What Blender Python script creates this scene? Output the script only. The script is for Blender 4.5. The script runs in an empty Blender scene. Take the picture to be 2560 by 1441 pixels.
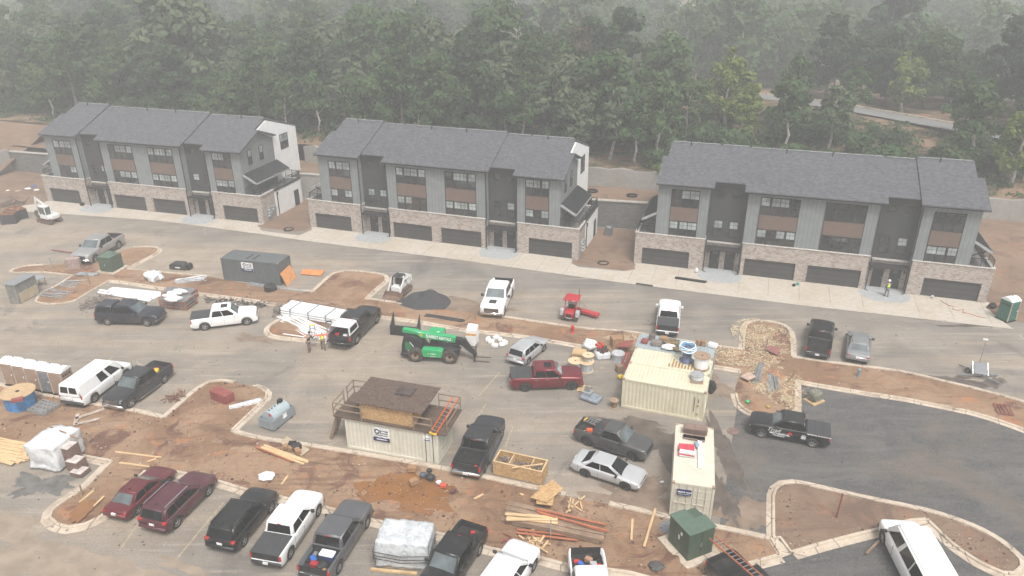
import bpy, bmesh, math, random
from mathutils import Vector, Matrix, noise, geometry, Euler
random.seed(11)
S = bpy.context.scene
COL = S.collection
PI = math.pi
# ------------------------------------------------------------------ camera geometry (metres, ground z = 0)
FPX, PITCH, ROLL, CAMH = 1855.44, 0.429975, -0.0039526, 30.8956

def G(u, v, z=0.0):
    """world point at height z under pixel (u, v) of the 2560 x 1441 photograph"""
    du, dv = u - 1280, v - 720.5
    c, s = math.cos(ROLL), math.sin(ROLL)
    x, y = (c * du + s * dv) / FPX, -(-s * du + c * dv) / FPX
    d = Vector((x, math.cos(PITCH) + y * math.sin(PITCH), -math.sin(PITCH) + y * math.cos(PITCH)))
    t = (z - CAMH) / d.z
    return Vector((d.x * t, d.y * t, z))

ROW = -0.31
RO = Vector((-23.75, 85.16, 0))
def R(l, d, z=0.0):
    """row frame: l along the townhouse fronts, d away from the road"""
    c, s = math.cos(ROW), math.sin(ROW)
    return Vector((RO.x + c * l - s * d, RO.y + s * l + c * d, z))

# ------------------------------------------------------------------ objects
def tag(o, label=None, cat=None, group=None, kind=None):
    if label: o['label'] = label
    if cat: o['category'] = cat
    if group: o['group'] = group
    if kind: o['kind'] = kind
    return o

def empty(name, loc=(0, 0, 0), rz=0.0, label=None, cat=None, group=None, scale=None):
    o = bpy.data.objects.new(name, None)
    o.empty_display_size = .3
    COL.objects.link(o)
    o.location = loc
    o.rotation_euler = (0, 0, rz)
    if scale: o.scale = scale
    return tag(o, label, cat, group)

def kids(o):
    return [c for c in ALLK.get(o.name, [])]
ALLK = {}
def copy_tree(o, parent=None):
    c = o.copy()
    COL.objects.link(c)
    if parent is not None:
        c.parent = parent
        ALLK.setdefault(parent.name, []).append(c)
    for ch in kids(o):
        copy_tree(ch, c)
    return c

class MB:
    def __init__(s):
        s.v = []; s.f = []; s.sm = []
    def add(s, vs, fs, smooth=False, mx=None):
        n = len(s.v)
        for p in vs:
            p = Vector(p)
            s.v.append(mx @ p if mx is not None else p)
        for f in fs:
            s.f.append([i + n for i in f]); s.sm.append(smooth)
        return s
    def box(s, a, b, mx=None):
        (x0, y0, z0), (x1, y1, z1) = a, b
        vs = [(x, y, z) for z in (z0, z1) for y in (y0, y1) for x in (x0, x1)]
        return s.add(vs, [(0, 2, 3, 1), (4, 5, 7, 6), (0, 1, 5, 4), (2, 6, 7, 3), (0, 4, 6, 2), (1, 3, 7, 5)], mx=mx)
    def cbox(s, c, size, rz=0, rx=0, ry=0):
        h = [k / 2 for k in size]
        mx = Matrix.Translation(c) @ Euler((rx, ry, rz)).to_matrix().to_4x4()
        return s.box([-k for k in h], h, mx)
    def bar(s, p, q, w, h=None, roll=0):
        """square bar from p to q"""
        p, q = Vector(p), Vector(q); h = h or w
        d = q - p; L = d.length
        if L < 1e-6: return s
        mx = Matrix.Translation(p) @ d.to_track_quat('X', 'Z').to_matrix().to_4x4()
        return s.box((0, -w / 2, -h / 2), (L, w / 2, h / 2), mx)
    def tube(s, p, q, r, n=8, r2=None, cap=True):
        p, q = Vector(p), Vector(q); d = q - p
        if d.length < 1e-6: return s
        r2 = r if r2 is None else r2
        mx = d.to_track_quat('Z', 'X').to_matrix()
        vs = []
        for c, rr in ((p, r), (q, r2)):
            for k in range(n):
                a = 2 * PI * k / n
                vs.append(c + mx @ Vector((math.cos(a) * rr, math.sin(a) * rr, 0)))
        fs = [(k, (k + 1) % n, n + (k + 1) % n, n + k) for k in range(n)]
        s.add(vs, fs, True)
        if cap:
            s.add(vs[:n], [tuple(reversed(range(n)))]); s.add(vs[n:], [tuple(range(n))])
        return s
    def path(s, pts, r, n=6):
        pts = [Vector(p) for p in pts]
        vs = []
        for i, p in enumerate(pts):
            d = (pts[min(i + 1, len(pts) - 1)] - pts[max(i - 1, 0)])
            mx = d.to_track_quat('Z', 'X').to_matrix()
            rr = r[i] if isinstance(r, (list, tuple)) else r
            for k in range(n):
                a = 2 * PI * k / n
                vs.append(p + mx @ Vector((math.cos(a) * rr, math.sin(a) * rr, 0)))
        fs = []
        for i in range(len(pts) - 1):
            for k in range(n):
                fs.append((i * n + k, i * n + (k + 1) % n, (i + 1) * n + (k + 1) % n, (i + 1) * n + k))
        fs += [tuple(reversed(range(n))), tuple(range((len(pts) - 1) * n, len(pts) * n))]
        return s.add(vs, fs, True)
    def lathe(s, prof, n=20, mx=None, smooth=True, closed=False):
        """prof: (r, z) list turned round z"""
        vs = []
        for r, z in prof:
            for k in range(n):
                a = 2 * PI * k / n
                vs.append((math.cos(a) * r, math.sin(a) * r, z))
        m = len(prof); fs = []
        for i in range(m - 1 + (1 if closed else 0)):
            j = (i + 1) % m
            for k in range(n):
                fs.append((i * n + k, i * n + (k + 1) % n, j * n + (k + 1) % n, j * n + k))
        s.add(vs, fs, smooth, mx)
        if not closed:
            if prof[0][0] > 1e-4: s.add(vs[:n], [tuple(reversed(range(n)))], False, mx)
            if prof[-1][0] > 1e-4: s.add(vs[-n:], [tuple(range(n))], False, mx)
        return s
    def prism(s, poly, h0, h1, mx=None):
        """poly (x, y) extruded z h0..h1"""
        n = len(poly)
        vs = [(x, y, h0) for x, y in poly] + [(x, y, h1) for x, y in poly]
        fs = [tuple(reversed(range(n))), tuple(range(n, 2 * n))] + [(k, (k + 1) % n, n + (k + 1) % n, n + k) for k in range(n)]
        return s.add(vs, fs, mx=mx)
    def side(s, poly, y0, y1, mx=None):
        """poly (x, z) extruded along y"""
        n = len(poly)
        vs = [(x, y0, z) for x, z in poly] + [(x, y1, z) for x, z in poly]
        fs = [tuple(range(n)), tuple(reversed(range(n, 2 * n)))] + [(k, n + k, n + (k + 1) % n, (k + 1) % n) for k in range(n)]
        return s.add(vs, fs, mx=mx)
    def quad(s, *p, mx=None):
        return s.add(p, [tuple(range(len(p)))], mx=mx)
    def mesh(s, name, mat, bevel=0, smooth=False, seg=2):
        me = bpy.data.meshes.new(name)
        me.from_pydata([tuple(p) for p in s.v], [], s.f)
        me.polygons.foreach_set('use_smooth', [True] * len(s.f) if smooth else s.sm)
        bm = bmesh.new(); bm.from_mesh(me)
        if bevel or smooth:
            bmesh.ops.remove_doubles(bm, verts=bm.verts, dist=1e-4)
        bmesh.ops.recalc_face_normals(bm, faces=bm.faces)
        if bevel:
            es = [e for e in bm.edges if len(e.link_faces) == 2 and e.calc_face_angle(0) > .5]
            for f in bm.faces: f.smooth = False
            for f in bmesh.ops.bevel(bm, geom=es, offset=bevel, segments=seg, affect='EDGES', clamp_overlap=True)['faces']: f.smooth = True
        bm.to_mesh(me); bm.free()
        me.materials.append(mat)
        return me
    def build(s, name, mat, parent=None, loc=(0, 0, 0), rz=0.0, bevel=0, smooth=False, seg=2):
        o = bpy.data.objects.new(name, s.mesh(name, mat, bevel, smooth, seg))
        COL.objects.link(o)
        o.location = loc; o.rotation_euler = (0, 0, rz)
        if parent is not None:
            o.parent = parent
            ALLK.setdefault(parent.name, []).append(o)
        return o

def obj(name, me, parent=None, loc=(0, 0, 0), rz=0.0, scale=None):
    o = bpy.data.objects.new(name, me); COL.objects.link(o)
    o.location = loc; o.rotation_euler = (0, 0, rz)
    if scale: o.scale = scale
    if parent is not None:
        o.parent = parent; ALLK.setdefault(parent.name, []).append(o)
    return o

def text(s, size, mat, parent, mx, name='lettering', ext=.004, shear=0, bold=0, sx=1.0):
    cu = bpy.data.curves.new('tmp', 'FONT')
    cu.body = s; cu.size = size; cu.extrude = ext; cu.align_x = 'CENTER'; cu.align_y = 'CENTER'; cu.shear = shear; cu.offset = bold
    to = bpy.data.objects.new('tmp', cu); COL.objects.link(to)
    dg = bpy.context.evaluated_depsgraph_get()
    me = bpy.data.meshes.new_from_object(to.evaluated_get(dg))
    bpy.data.objects.remove(to); bpy.data.curves.remove(cu)
    me.name = name
    me.transform(mx @ Matrix.Diagonal((sx, 1, 1, 1)))
    me.materials.clear(); me.materials.append(mat)
    return obj(name, me, parent)

# ------------------------------------------------------------------ materials
class NT:
    def __init__(s, m):
        m.use_nodes = True
        s.t = m.node_tree; s.t.nodes.clear()
        s.out = s.t.nodes.new('ShaderNodeOutputMaterial')
        s.b = s.t.nodes.new('ShaderNodeBsdfPrincipled')
        s.t.links.new(s.b.outputs[0], s.out.inputs[0])
        s.geo = None
    def n(s, ty, **k):
        nd = s.t.nodes.new('ShaderNode' + ty)
        for a, b in k.items(): setattr(nd, a, b)
        return nd
    def put(s, sock, val):
        if hasattr(val, 'is_output') or isinstance(val, bpy.types.NodeSocket): s.t.links.new(val, sock)
        elif isinstance(val, (tuple, list)) and len(val) == 3 and sock.type == 'RGBA': sock.default_value = (*val, 1)
        else: sock.default_value = val
    def pos(s, world=True):
        if world:
            return s.n('NewGeometry').outputs['Position']
        return s.n('TexCoord').outputs['Object']
    def mapv(s, vec, rz=0, sc=(1, 1, 1), loc=(0, 0, 0)):
        m = s.n('Mapping'); m.inputs['Rotation'].default_value = (0, 0, rz); m.inputs['Scale'].default_value = sc
        m.inputs['Location'].default_value = loc
        s.put(m.inputs['Vector'], vec); return m.outputs[0]
    def noise(s, vec, scale, detail=4, rough=.55, dist=0):
        nd = s.n('TexNoise'); s.put(nd.inputs['Vector'], vec)
        nd.inputs['Scale'].default_value = scale; nd.inputs['Detail'].default_value = detail
        nd.inputs['Roughness'].default_value = rough; nd.inputs['Distortion'].default_value = dist
        return nd.outputs['Fac']
    def ramp(s, fac, a, b, lo=0.0, hi=1.0):
        nd = s.n('MapRange', interpolation_type='SMOOTHSTEP'); s.put(nd.inputs['Value'], fac)
        nd.inputs['From Min'].default_value = a; nd.inputs['From Max'].default_value = b
        nd.inputs['To Min'].default_value = lo; nd.inputs['To Max'].default_value = hi
        return nd.outputs[0]
    def mix(s, fac, a, b, mode='MIX'):
        nd = s.n('Mix', data_type='RGBA', blend_type=mode)
        s.put(nd.inputs['Factor'], fac); s.put(nd.inputs[6], a); s.put(nd.inputs[7], b)
        return nd.outputs[2]
    def math(s, op, a, b=0.0):
        nd = s.n('Math', operation=op); s.put(nd.inputs[0], a); s.put(nd.inputs[1], b); return nd.outputs[0]
    def sep(s, vec):
        nd = s.n('SeparateXYZ'); s.put(nd.inputs[0], vec); return nd.outputs
    def bump(s, h, strength=.3, dist=.02):
        nd = s.n('Bump'); nd.inputs['Strength'].default_value = strength; nd.inputs['Distance'].default_value = dist
        s.put(nd.inputs['Height'], h); s.put(s.b.inputs['Normal'], nd.outputs[0])
    def set(s, **k):
        nm = {'col': 'Base Color', 'rough': 'Roughness', 'metal': 'Metallic', 'coat': 'Coat Weight', 'spec': 'Specular IOR Level', 'trans': 'Transmission Weight', 'sheen': 'Sheen Weight', 'alpha': 'Alpha'}
        for a, b in k.items(): s.put(s.b.inputs[nm[a]], b)

MATS = {}
def M(name, col=(.5, .5, .5), rough=.6, metal=0.0, var=.25, scale=3.0, bump=0.0, coat=0.0, dirt=None, spec=.4, world=False):
    """plain surface with some colour variation, wear and bump"""
    if name in MATS: return MATS[name]
    m = bpy.data.materials.new(name); t = NT(m)
    p = t.pos(world)
    f = t.ramp(t.noise(p, scale, 5, .6), .3, .7)
    c = t.mix(f, tuple(k * (1 - var) for k in col), tuple(min(1, k * (1 + var)) for k in col))
    if dirt:
        g = t.ramp(t.noise(p, scale * .45, 6, .65), .48, .75, 0, dirt[1])
        c = t.mix(g, c, dirt[0])
    t.set(col=c, rough=rough, metal=metal, coat=coat, spec=spec)
    if bump: t.bump(t.noise(p, scale * 9, 4), bump, .02)
    MATS[name] = m
    return m
def paint(name, col, metal=.0, rough=.34, coat=.3):
    return M(name, col, rough, metal, .05, 1.2, 0, coat, ((.30, .25, .20), .16), .5)

def mat_asphalt():
    m = bpy.data.materials.new('dusty_asphalt'); t = NT(m); p = t.pos()
    st = t.mapv(p, -ROW, (.035, .55, 1))
    st2 = t.mapv(p, -ROW + .06, (.12, 1.6, 1), (4, 2, 0))
    big = t.noise(p, .035, 5, .6, .8); mid = t.noise(p, .22, 6, .65, .5); streak = t.noise(st, 1, 6, .62, .6); s2 = t.noise(st2, 1, 5, .6, .4)
    fine = t.noise(p, 9, 4, .7); grit = t.noise(p, 45, 2, .6)
    base = t.mix(t.ramp(mid, .36, .64), (.150, .139, .127), (.220, .203, .184))
    X = t.sep(t.mapv(p, -ROW, (1, 1, 1)))
    # the newer lane in front of the driveways is greyer, the lower yard is dusted with clay
    lane = t.ramp(X[1], 64, 68)
    cov = t.math('ADD', t.math('MULTIPLY', t.ramp(big, .38, .58), .62), t.math('MULTIPLY', t.ramp(streak, .42, .62), .55))
    cov = t.math('ADD', cov, t.ramp(t.sep(p)[0], 0, -35, .0, .35))
    cov = t.math('MULTIPLY', cov, t.ramp(lane, 0, 1, 1.0, .40))
    dusty = t.mix(t.ramp(t.noise(p, .5, 5, .7), .35, .65), (.315, .25, .186), (.39, .322, .25))
    c = t.mix(t.math('MINIMUM', t.math('MULTIPLY', cov, .72), .9), base, dusty)
    c = t.mix(t.ramp(s2, .55, .68, 0, .55), c, (.40, .34, .275))
    c = t.mix(t.ramp(t.noise(t.mapv(p, -ROW + .1, (.3, 2.4, 1), (7, 7, 0)), 1, 6, .7, .5), .58, .70, 0, .5), c, (.105, .098, .092))
    c = t.mix(t.ramp(t.noise(p, .13, 6, .66, 1.4), .58, .68, 0, .55), c, (.112, .102, .094))
    c = t.mix(t.ramp(t.noise(t.mapv(p, .5, (1, 1, 1), (9, 3, 1)), .42, 7, .75, 1.2), .61, .70, 0, .75), c, (.44, .38, .31))
    c = t.mix(t.ramp(t.noise(t.mapv(p, .2, (1, 1, 1), (2, 3, 8)), .75, 7, .75, .8), .64, .72, 0, .7), c, (.24, .15, .095))
    c = t.mix(t.ramp(fine, .36, .66, .0, .42), c, (.095, .088, .080))
    c = t.mix(t.ramp(grit, .60, .74, 0, .45), c, (.50, .45, .38))
    c = t.mix(t.ramp(t.noise(t.mapv(p, 1, (1, 1, 1), (4, 4, 4)), 3.2, 2, .5), .74, .78, 0, .8), c, (.055, .05, .045))
    t.set(col=c, rough=t.ramp(mid, .3, .7, .72, .92), spec=.25)
    t.bump(t.math('ADD', fine, t.math('MULTIPLY', grit, .5)), .25, .02)
    return m
def mat_clay(name='red_clay', dry=0.0, moss=0.0):
    m = bpy.data.materials.new(name); t = NT(m); p = t.pos()
    a = t.noise(p, .16, 6, .62, .9); b = t.noise(p, .55, 6, .66, .7); c3 = t.noise(p, 2.6, 5, .68, .4); f = t.noise(p, 14, 4, .7)
    c = t.mix(t.ramp(a, .38, .60), (.215, .130, .078), (.305, .203, .130))
    c = t.mix(t.ramp(b, .56, .64, 0, .8), c, (.36, .165, .085))
    c = t.mix(t.ramp(t.noise(t.mapv(p, .3, (1, 1, 1), (7, 1, 3)), .33, 6, .68, 1), .53, .64, 0, .85), c, (.118, .056, .043))
    c = t.mix(t.ramp(c3, .42, .72, 0, .45), c, (.155, .092, .066))
    c = t.mix(t.ramp(t.noise(t.mapv(p, .9, (1, 1, 1), (3, 8, 3)), .9, 5, .7), .58, .72, 0, .55), c, (.30, .225, .165))
    c = t.mix(t.ramp(f, .60, .78, 0, .5), c, (.36, .28, .21))
    c = t.mix(t.ramp(f, .40, .25, 0, .55), c, (.085, .05, .038))
    tr = t.noise(t.mapv(p, -ROW - .12, (.10, 1.5, 1), (3, 5, 0)), 1, 5, .65, .9)
    c = t.mix(t.ramp(tr, .55, .64, 0, .5), c, (.125, .070, .050)); c = t.mix(t.ramp(tr, .40, .32, 0, .4), c, (.345, .265, .19))
    if dry: c = t.mix(dry, c, (.155, .115, .09))
    if moss: c = t.mix(t.ramp(t.noise(p, .3, 5, .7), .4, .6, 0, moss), c, (.035, .045, .022))
    t.set(col=c, rough=.93, spec=.15)
    t.bump(t.math('ADD', c3, t.math('MULTIPLY', f, .6)), .85, .07)
    return m
def mat_gravel():
    m = bpy.data.materials.new('dark_gravel'); t = NT(m); p = t.pos()
    v = t.n('TexVoronoi'); t.put(v.inputs['Vector'], p); v.inputs['Scale'].default_value = 13
    sp = t.noise(p, 22, 3, .7); st = t.noise(t.mapv(p, .38, (.12, .6, 1)), 1, 7, .72, 1.4); big = t.noise(p, .12, 5, .6, .8)
    c = t.mix(t.ramp(v.outputs['Color'], .2, .8), (.074, .073, .072), (.112, .109, .107))
    c = t.mix(t.ramp(st, .40, .68, 0, .5), c, (.165, .155, .145))
    c = t.mix(t.ramp(t.noise(t.mapv(p, .36, (.5, 1.6, 1), (3, 3, 0)), 1, 7, .8, .6), .60, .72, 0, .5), c, (.28, .262, .24))
    c = t.mix(t.ramp(big, .50, .68, 0, .7), c, (.175, .142, .115))
    c = t.mix(t.ramp(t.noise(t.mapv(p, .3, (.5, 1, 1), (8, 1, 0)), .35, 7, .75, 1.2), .48, .64, 0, .55), c, (.165, .155, .143))
    c = t.mix(t.ramp(t.noise(t.mapv(p, 0, (1, 1, 1), (5, 9, 0)), .3, 5, .7, 1), .68, .76, 0, .6), c, (.30, .205, .14))
    c = t.mix(t.ramp(sp, .66, .8, 0, .6), c, (.33, .32, .31))
    t.set(col=c, rough=.9, spec=.2)
    t.bump(t.math('ADD', v.outputs['Distance'], sp), .8, .05)
    return m
def mat_concrete(name, col, joint=0.0, dirt=.5, joint_col=(.25, .22, .19)):
    m = bpy.data.materials.new(name); t = NT(m); p = t.pos()
    a = t.noise(p, .25, 6, .65, .6); b = t.noise(p, 2.2, 5, .65); f = t.noise(p, 18, 3, .7)
    c = t.mix(t.ramp(b, .3, .7), tuple(k * .88 for k in col), tuple(k * 1.08 for k in col))
    c = t.mix(t.ramp(a, .45, .7, 0, dirt), c, (col[0] * .80, col[1] * .70, col[2] * .58))
    c = t.mix(t.ramp(t.noise(p, .8, 5, .75, 1), .62, .72, 0, dirt * .8), c, (col[0] * .52, col[1] * .47, col[2] * .42))
    c = t.mix(t.ramp(f, .62, .8, 0, .25), c, tuple(k * .6 for k in col))
    t.set(col=c, rough=.88, spec=.25); t.bump(f, .2, .01)
    return m
def mat_kerb():
    m = bpy.data.materials.new('kerb_concrete'); t = NT(m); p = t.pos()
    a = t.noise(p, .45, 6, .7, .6); b = t.noise(p, 2.2, 5, .7); f = t.noise(p, 12, 4, .7)
    c = t.mix(t.ramp(b, .3, .7), (.43, .36, .285), (.55, .465, .375))
    c = t.mix(t.ramp(a, .46, .64, 0, .6), c, (.28, .215, .16))
    c = t.mix(t.ramp(t.noise(p, .9, 6, .75, 1), .60, .70, 0, .65), c, (.19, .14, .10))
    v = t.n('TexVoronoi', feature='DISTANCE_TO_EDGE'); t.put(v.inputs['Vector'], p); v.inputs['Scale'].default_value = .38
    c = t.mix(t.ramp(v.outputs['Distance'], .0, .018, .75, 0), c, (.10, .08, .065))
    c = t.mix(t.ramp(f, .60, .78, 0, .5), c, (.16, .125, .10))
    t.set(col=c, rough=.9, spec=.2); t.bump(f, .4, .02)
    return m
def mat_brick():
    m = bpy.data.materials.new('pale_mixed_brick'); t = NT(m)
    o = t.pos(False); x = t.sep(o)
    cmb = t.n('CombineXYZ'); t.put(cmb.inputs[0], t.math('ADD', x[0], x[1])); t.put(cmb.inputs[1], x[2])
    br = t.n('TexBrick'); t.put(br.inputs['Vector'], cmb.outputs[0])
    br.inputs['Scale'].default_value = 1.0; br.inputs['Brick Width'].default_value = .30; br.inputs['Row Height'].default_value = .105
    br.inputs['Mortar Size'].default_value = .012; br.inputs['Bias'].default_value = -.1
    br.inputs['Color1'].default_value = (.40, .35, .31, 1); br.inputs['Color2'].default_value = (.185, .115, .085, 1); br.inputs['Mortar'].default_value = (.36, .325, .295, 1)
    nz = t.noise(cmb.outputs[0], 1.3, 6, .7)
    c = t.mix(t.ramp(nz, .36, .66, 0, .6), br.outputs['Color'], (.46, .42, .385))
    c = t.mix(t.ramp(t.noise(t.mapv(cmb.outputs[0], 0, (3.3, 9.5, 1)), 1, 2, .5), .60, .66, 0, .75), c, (.13, .088, .07))
    t.set(col=c, rough=.9, spec=.2); t.bump(br.outputs['Fac'], -.4, .01)
    return m
def mat_lines(name, col, period, axis=0, depth=.5, dark=.72, var=.08, world=False, rough=.7, metal=0.0, width=.12):
    """siding, battens or corrugation: regular grooves along one object axis"""
    m = bpy.data.materials.new(name); t = NT(m); o = t.pos(world); x = t.sep(o)
    k = t.math('ADD', x[0], x[1]) if axis == 3 else x[axis]
    fr = t.math('FRACT', t.math('DIVIDE', k, period))
    g = t.ramp(t.math('ABSOLUTE', t.math('SUBTRACT', fr, .5)), .5 - width, .5 - width * .3)
    nz = t.ramp(t.noise(o, 1.1, 5, .6), .3, .7)
    c = t.mix(nz, tuple(q * (1 - var) for q in col), tuple(q * (1 + var) for q in col))
    c = t.mix(g, c, tuple(q * dark for q in col))
    t.set(col=c, rough=rough, metal=metal, spec=.3); t.bump(g, -depth, .02)
    return m
def mat_shingle():
    m = bpy.data.materials.new('grey_shingles'); t = NT(m); o = t.pos(False)
    a = t.noise(o, .35, 5, .6, .5); f = t.noise(t.mapv(o, 0, (2.2, 4.5, 4.5)), 1, 5, .8); g = t.noise(t.mapv(o, 0, (7, 13, 13)), 1, 3, .8)
    x = t.sep(o)
    fr = t.math('FRACT', t.math('DIVIDE', x[1], .19))
    c = t.mix(t.ramp(f, .34, .66), (.050, .052, .058), (.128, .131, .143))
    c = t.mix(t.ramp(g, .4, .75, 0, .5), c, (.135, .138, .146))
    c = t.mix(t.ramp(fr, .8, 1.0, 0, .35), c, (.035, .035, .04))
    c = t.mix(t.ramp(a, .5, .75, 0, .3), c, (.05, .05, .055))
    t.set(col=c, rough=.95, spec=.15); t.bump(f, .5, .02)
    return m
def mat_wood(name, a, b, scale=(1, 14, 14), rough=.8):
    m = bpy.data.materials.new(name); t = NT(m); o = t.pos(False)
    g = t.noise(t.mapv(o, 0, scale), 1.2, 5, .65, .6); l = t.noise(o, .9, 4, .6)
    c = t.mix(t.ramp(g, .32, .7), a, b)
    c = t.mix(t.ramp(l, .5, .75, 0, .45), c, tuple(k * .6 for k in a))
    t.set(col=c, rough=rough, spec=.2); t.bump(g, .3, .01)
    return m
def mat_osb(name='osb_board', a=(.36, .215, .10), b=(.52, .35, .18)):
    m = bpy.data.materials.new(name); t = NT(m); o = t.pos(False)
    v = t.n('TexVoronoi'); t.put(v.inputs['Vector'], t.mapv(o, .4, (9, 16, 14))); v.inputs['Scale'].default_value = 1
    c = t.mix(t.ramp(v.outputs['Color'], .1, .9), a, b)
    c = t.mix(t.ramp(t.noise(o, 1.4, 5, .7), .55, .75, 0, .5), c, tuple(k * .55 for k in a))
    t.set(col=c, rough=.85, spec=.2)
    return m
def mat_glass(name, col, rough=.08, spec=.8, coat=.5):
    m = bpy.data.materials.new(name); t = NT(m); o = t.pos(False)
    nz = t.noise(o, .8, 3, .5)
    t.set(col=t.mix(t.ramp(nz, .35, .65), tuple(k * .7 for k in col), tuple(k * 1.25 for k in col)), rough=rough, spec=spec, coat=coat)
    return m
def mat_leaf(name, a, b):
    m = bpy.data.materials.new(name); t = NT(m)
    oi = t.n('ObjectInfo'); p = t.pos()
    f = t.noise(p, .55, 4, .6); g = t.noise(p, 6, 2, .6)
    c = t.mix(t.ramp(f, .3, .7), a, b)
    c = t.mix(t.ramp(oi.outputs['Random'], 0, 1, 0, .55), c, (a[0] * .75, a[1] * .8, a[2] * 1.0))
    c = t.mix(t.ramp(g, .35, .7, 0, .5), c, tuple(k * 1.55 for k in b))
    t.set(col=c, rough=.75, spec=.2)
    tr = t.n('BsdfTranslucent'); t.put(tr.inputs['Color'], c)
    ms = t.n('MixShader'); ms.inputs[0].default_value = .28
    t.t.links.new(t.b.outputs[0], ms.inputs[1]); t.t.links.new(tr.outputs[0], ms.inputs[2]); t.t.links.new(ms.outputs[0], t.out.inputs[0])
    return m

ASPHALT = mat_asphalt(); CLAY = mat_clay(); CLAYD = mat_clay('dark_brown_clay', .55); FLOOR = mat_clay('forest_floor', .35, .8); GRAVEL = mat_gravel()
DRIVE = mat_concrete('driveway_concrete', (.44, .395, .335)); PAD = mat_concrete('entry_pad_concrete', (.33, .345, .35), dirt=.15)
KERB = mat_kerb(); WALLC = mat_concrete('wall_concrete', (.30, .285, .265), dirt=.4)
BRICK = mat_brick(); SHING = mat_shingle()
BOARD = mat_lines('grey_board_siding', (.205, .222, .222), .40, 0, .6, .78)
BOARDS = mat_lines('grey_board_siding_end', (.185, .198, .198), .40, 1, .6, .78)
DARKS = mat_lines('charcoal_lap_siding', (.048, .050, .053), .16, 2, .5, .75)
PANEL = mat_lines('brown_lap_panel', (.155, .108, .088), .14, 2, .5, .8)
WHITEW = mat_lines('white_painted_brick', (.76, .76, .75), .10, 2, .3, .93, .05)
GDOOR = mat_lines('charcoal_garage_door', (.050, .048, .047), .53, 2, .6, .55, .12)
TRIM = M('black_trim', (.025, .025, .026), .5, var=.15); BLACK = M('black_metal', (.02, .02, .021), .45, var=.2)
STONE = M('pale_coping', (.46, .43, .395), .8, var=.12)
GLASS = mat_glass('dark_window_glass', (.022, .026, .027)); BLIND_SKY = mat_glass('blind_and_sky_reflection', (.33, .37, .36), .12)  # pale upper-sash colour paints blinds together with the sky's reflection
STEEL = M('galvanised_steel', (.42, .43, .44), .38, .75, .2, 4); WHITEP = M('white_plastic', (.78, .78, .77), .45, var=.05)
RUBBER = M('tyre_rubber', (.028, .027, .026), .85, var=.25, scale=6, dirt=((.16, .115, .085), .55))
LUMBER = mat_wood('fresh_lumber', (.46, .31, .165), (.66, .48, .28)); OLDWOOD = mat_wood('weathered_wood', (.18, .12, .082), (.35, .25, .175))
REDWOOD = mat_wood('red_stained_wood', (.28, .09, .05), (.42, .16, .085)); OSB = mat_osb()
PLAS = M('clear_plastic_wrap', (.62, .645, .66), .25, var=.15, scale=2.5, spec=.7, coat=.3)
CARD = M('brown_cardboard', (.30, .175, .095), .85, var=.2); DKBRICK = M('brown_brick_pack', (.165, .105, .085), .9, var=.4, scale=14)
ORANGE = M('orange_paint', (.75, .12, .02), .5, var=.1); YELLOW = M('yellow_plastic', (.75, .48, .03), .45, var=.1); REDP = M('red_plastic', (.50, .02, .018), .4, var=.1); BLUEP = M('blue_plastic', (.03, .12, .42), .4, var=.1)
GREYP = M('grey_paint', (.25, .27, .285), .5, var=.1, dirt=((.2, .17, .14), .3)); RUSTR = M('red_oxide_steel', (.235, .06, .05), .65, var=.2)
STRAW = M('straw', (.62, .515, .35), .9, var=.35, scale=9); WHITEF = M('white_fabric', (.72, .71, .69), .85, var=.08, scale=5)
TARP = M('dark_grey_tarp', (.075, .072, .07), .8, var=.3)
# ------------------------------------------------------------------ world, sun, camera
W = bpy.data.worlds.new('World'); S.world = W; W.use_nodes = True
wt = W.node_tree; bg = wt.nodes['Background']
sky = wt.nodes.new('ShaderNodeTexSky'); sky.sky_type = 'NISHITA'; sky.sun_disc = False
SUN_EL, SUN_AZ = math.radians(60), math.radians(160)
sky.sun_elevation = SUN_EL; sky.sun_rotation = SUN_AZ; sky.air_density = 1.2; sky.dust_density = 6; sky.ozone_density = 1
hs = wt.nodes.new('ShaderNodeHueSaturation'); hs.inputs['Saturation'].default_value = .22
wt.links.new(sky.outputs[0], hs.inputs['Color']); wt.links.new(hs.outputs[0], bg.inputs['Color'])
bg.inputs['Strength'].default_value = .135
sl = bpy.data.lights.new('sun', 'SUN'); sl.energy = 1.5; sl.angle = math.radians(13); sl.color = (1, .965, .92)
so = bpy.data.objects.new('sun', sl); COL.objects.link(so)
dirv = Vector((math.sin(SUN_AZ) * math.cos(SUN_EL), math.cos(SUN_AZ) * math.cos(SUN_EL), math.sin(SUN_EL)))
so.rotation_euler = (-dirv).to_track_quat('-Z', 'Y').to_euler(); so.location = dirv * 200
cd = bpy.data.cameras.new('camera'); cam = bpy.data.objects.new('camera', cd); COL.objects.link(cam)
cd.sensor_width = 36; cd.lens = FPX / 2560 * 36; cd.clip_end = 3000; cd.clip_start = .5
cam.location = (0, 0, CAMH)
cam.rotation_euler = (Euler((PI / 2 - PITCH, 0, 0)).to_matrix() @ Euler((0, 0, ROLL)).to_matrix()).to_euler()
S.camera = cam
S.view_settings.view_transform = 'Standard'; S.view_settings.look = 'None'; S.view_settings.gamma = 1; S.view_settings.exposure = 0.58
S.cycles.volume_bounces = 2; S.cycles.max_bounces = 6; S.cycles.diffuse_bounces = 3; S.cycles.volume_step_rate = 4

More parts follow.
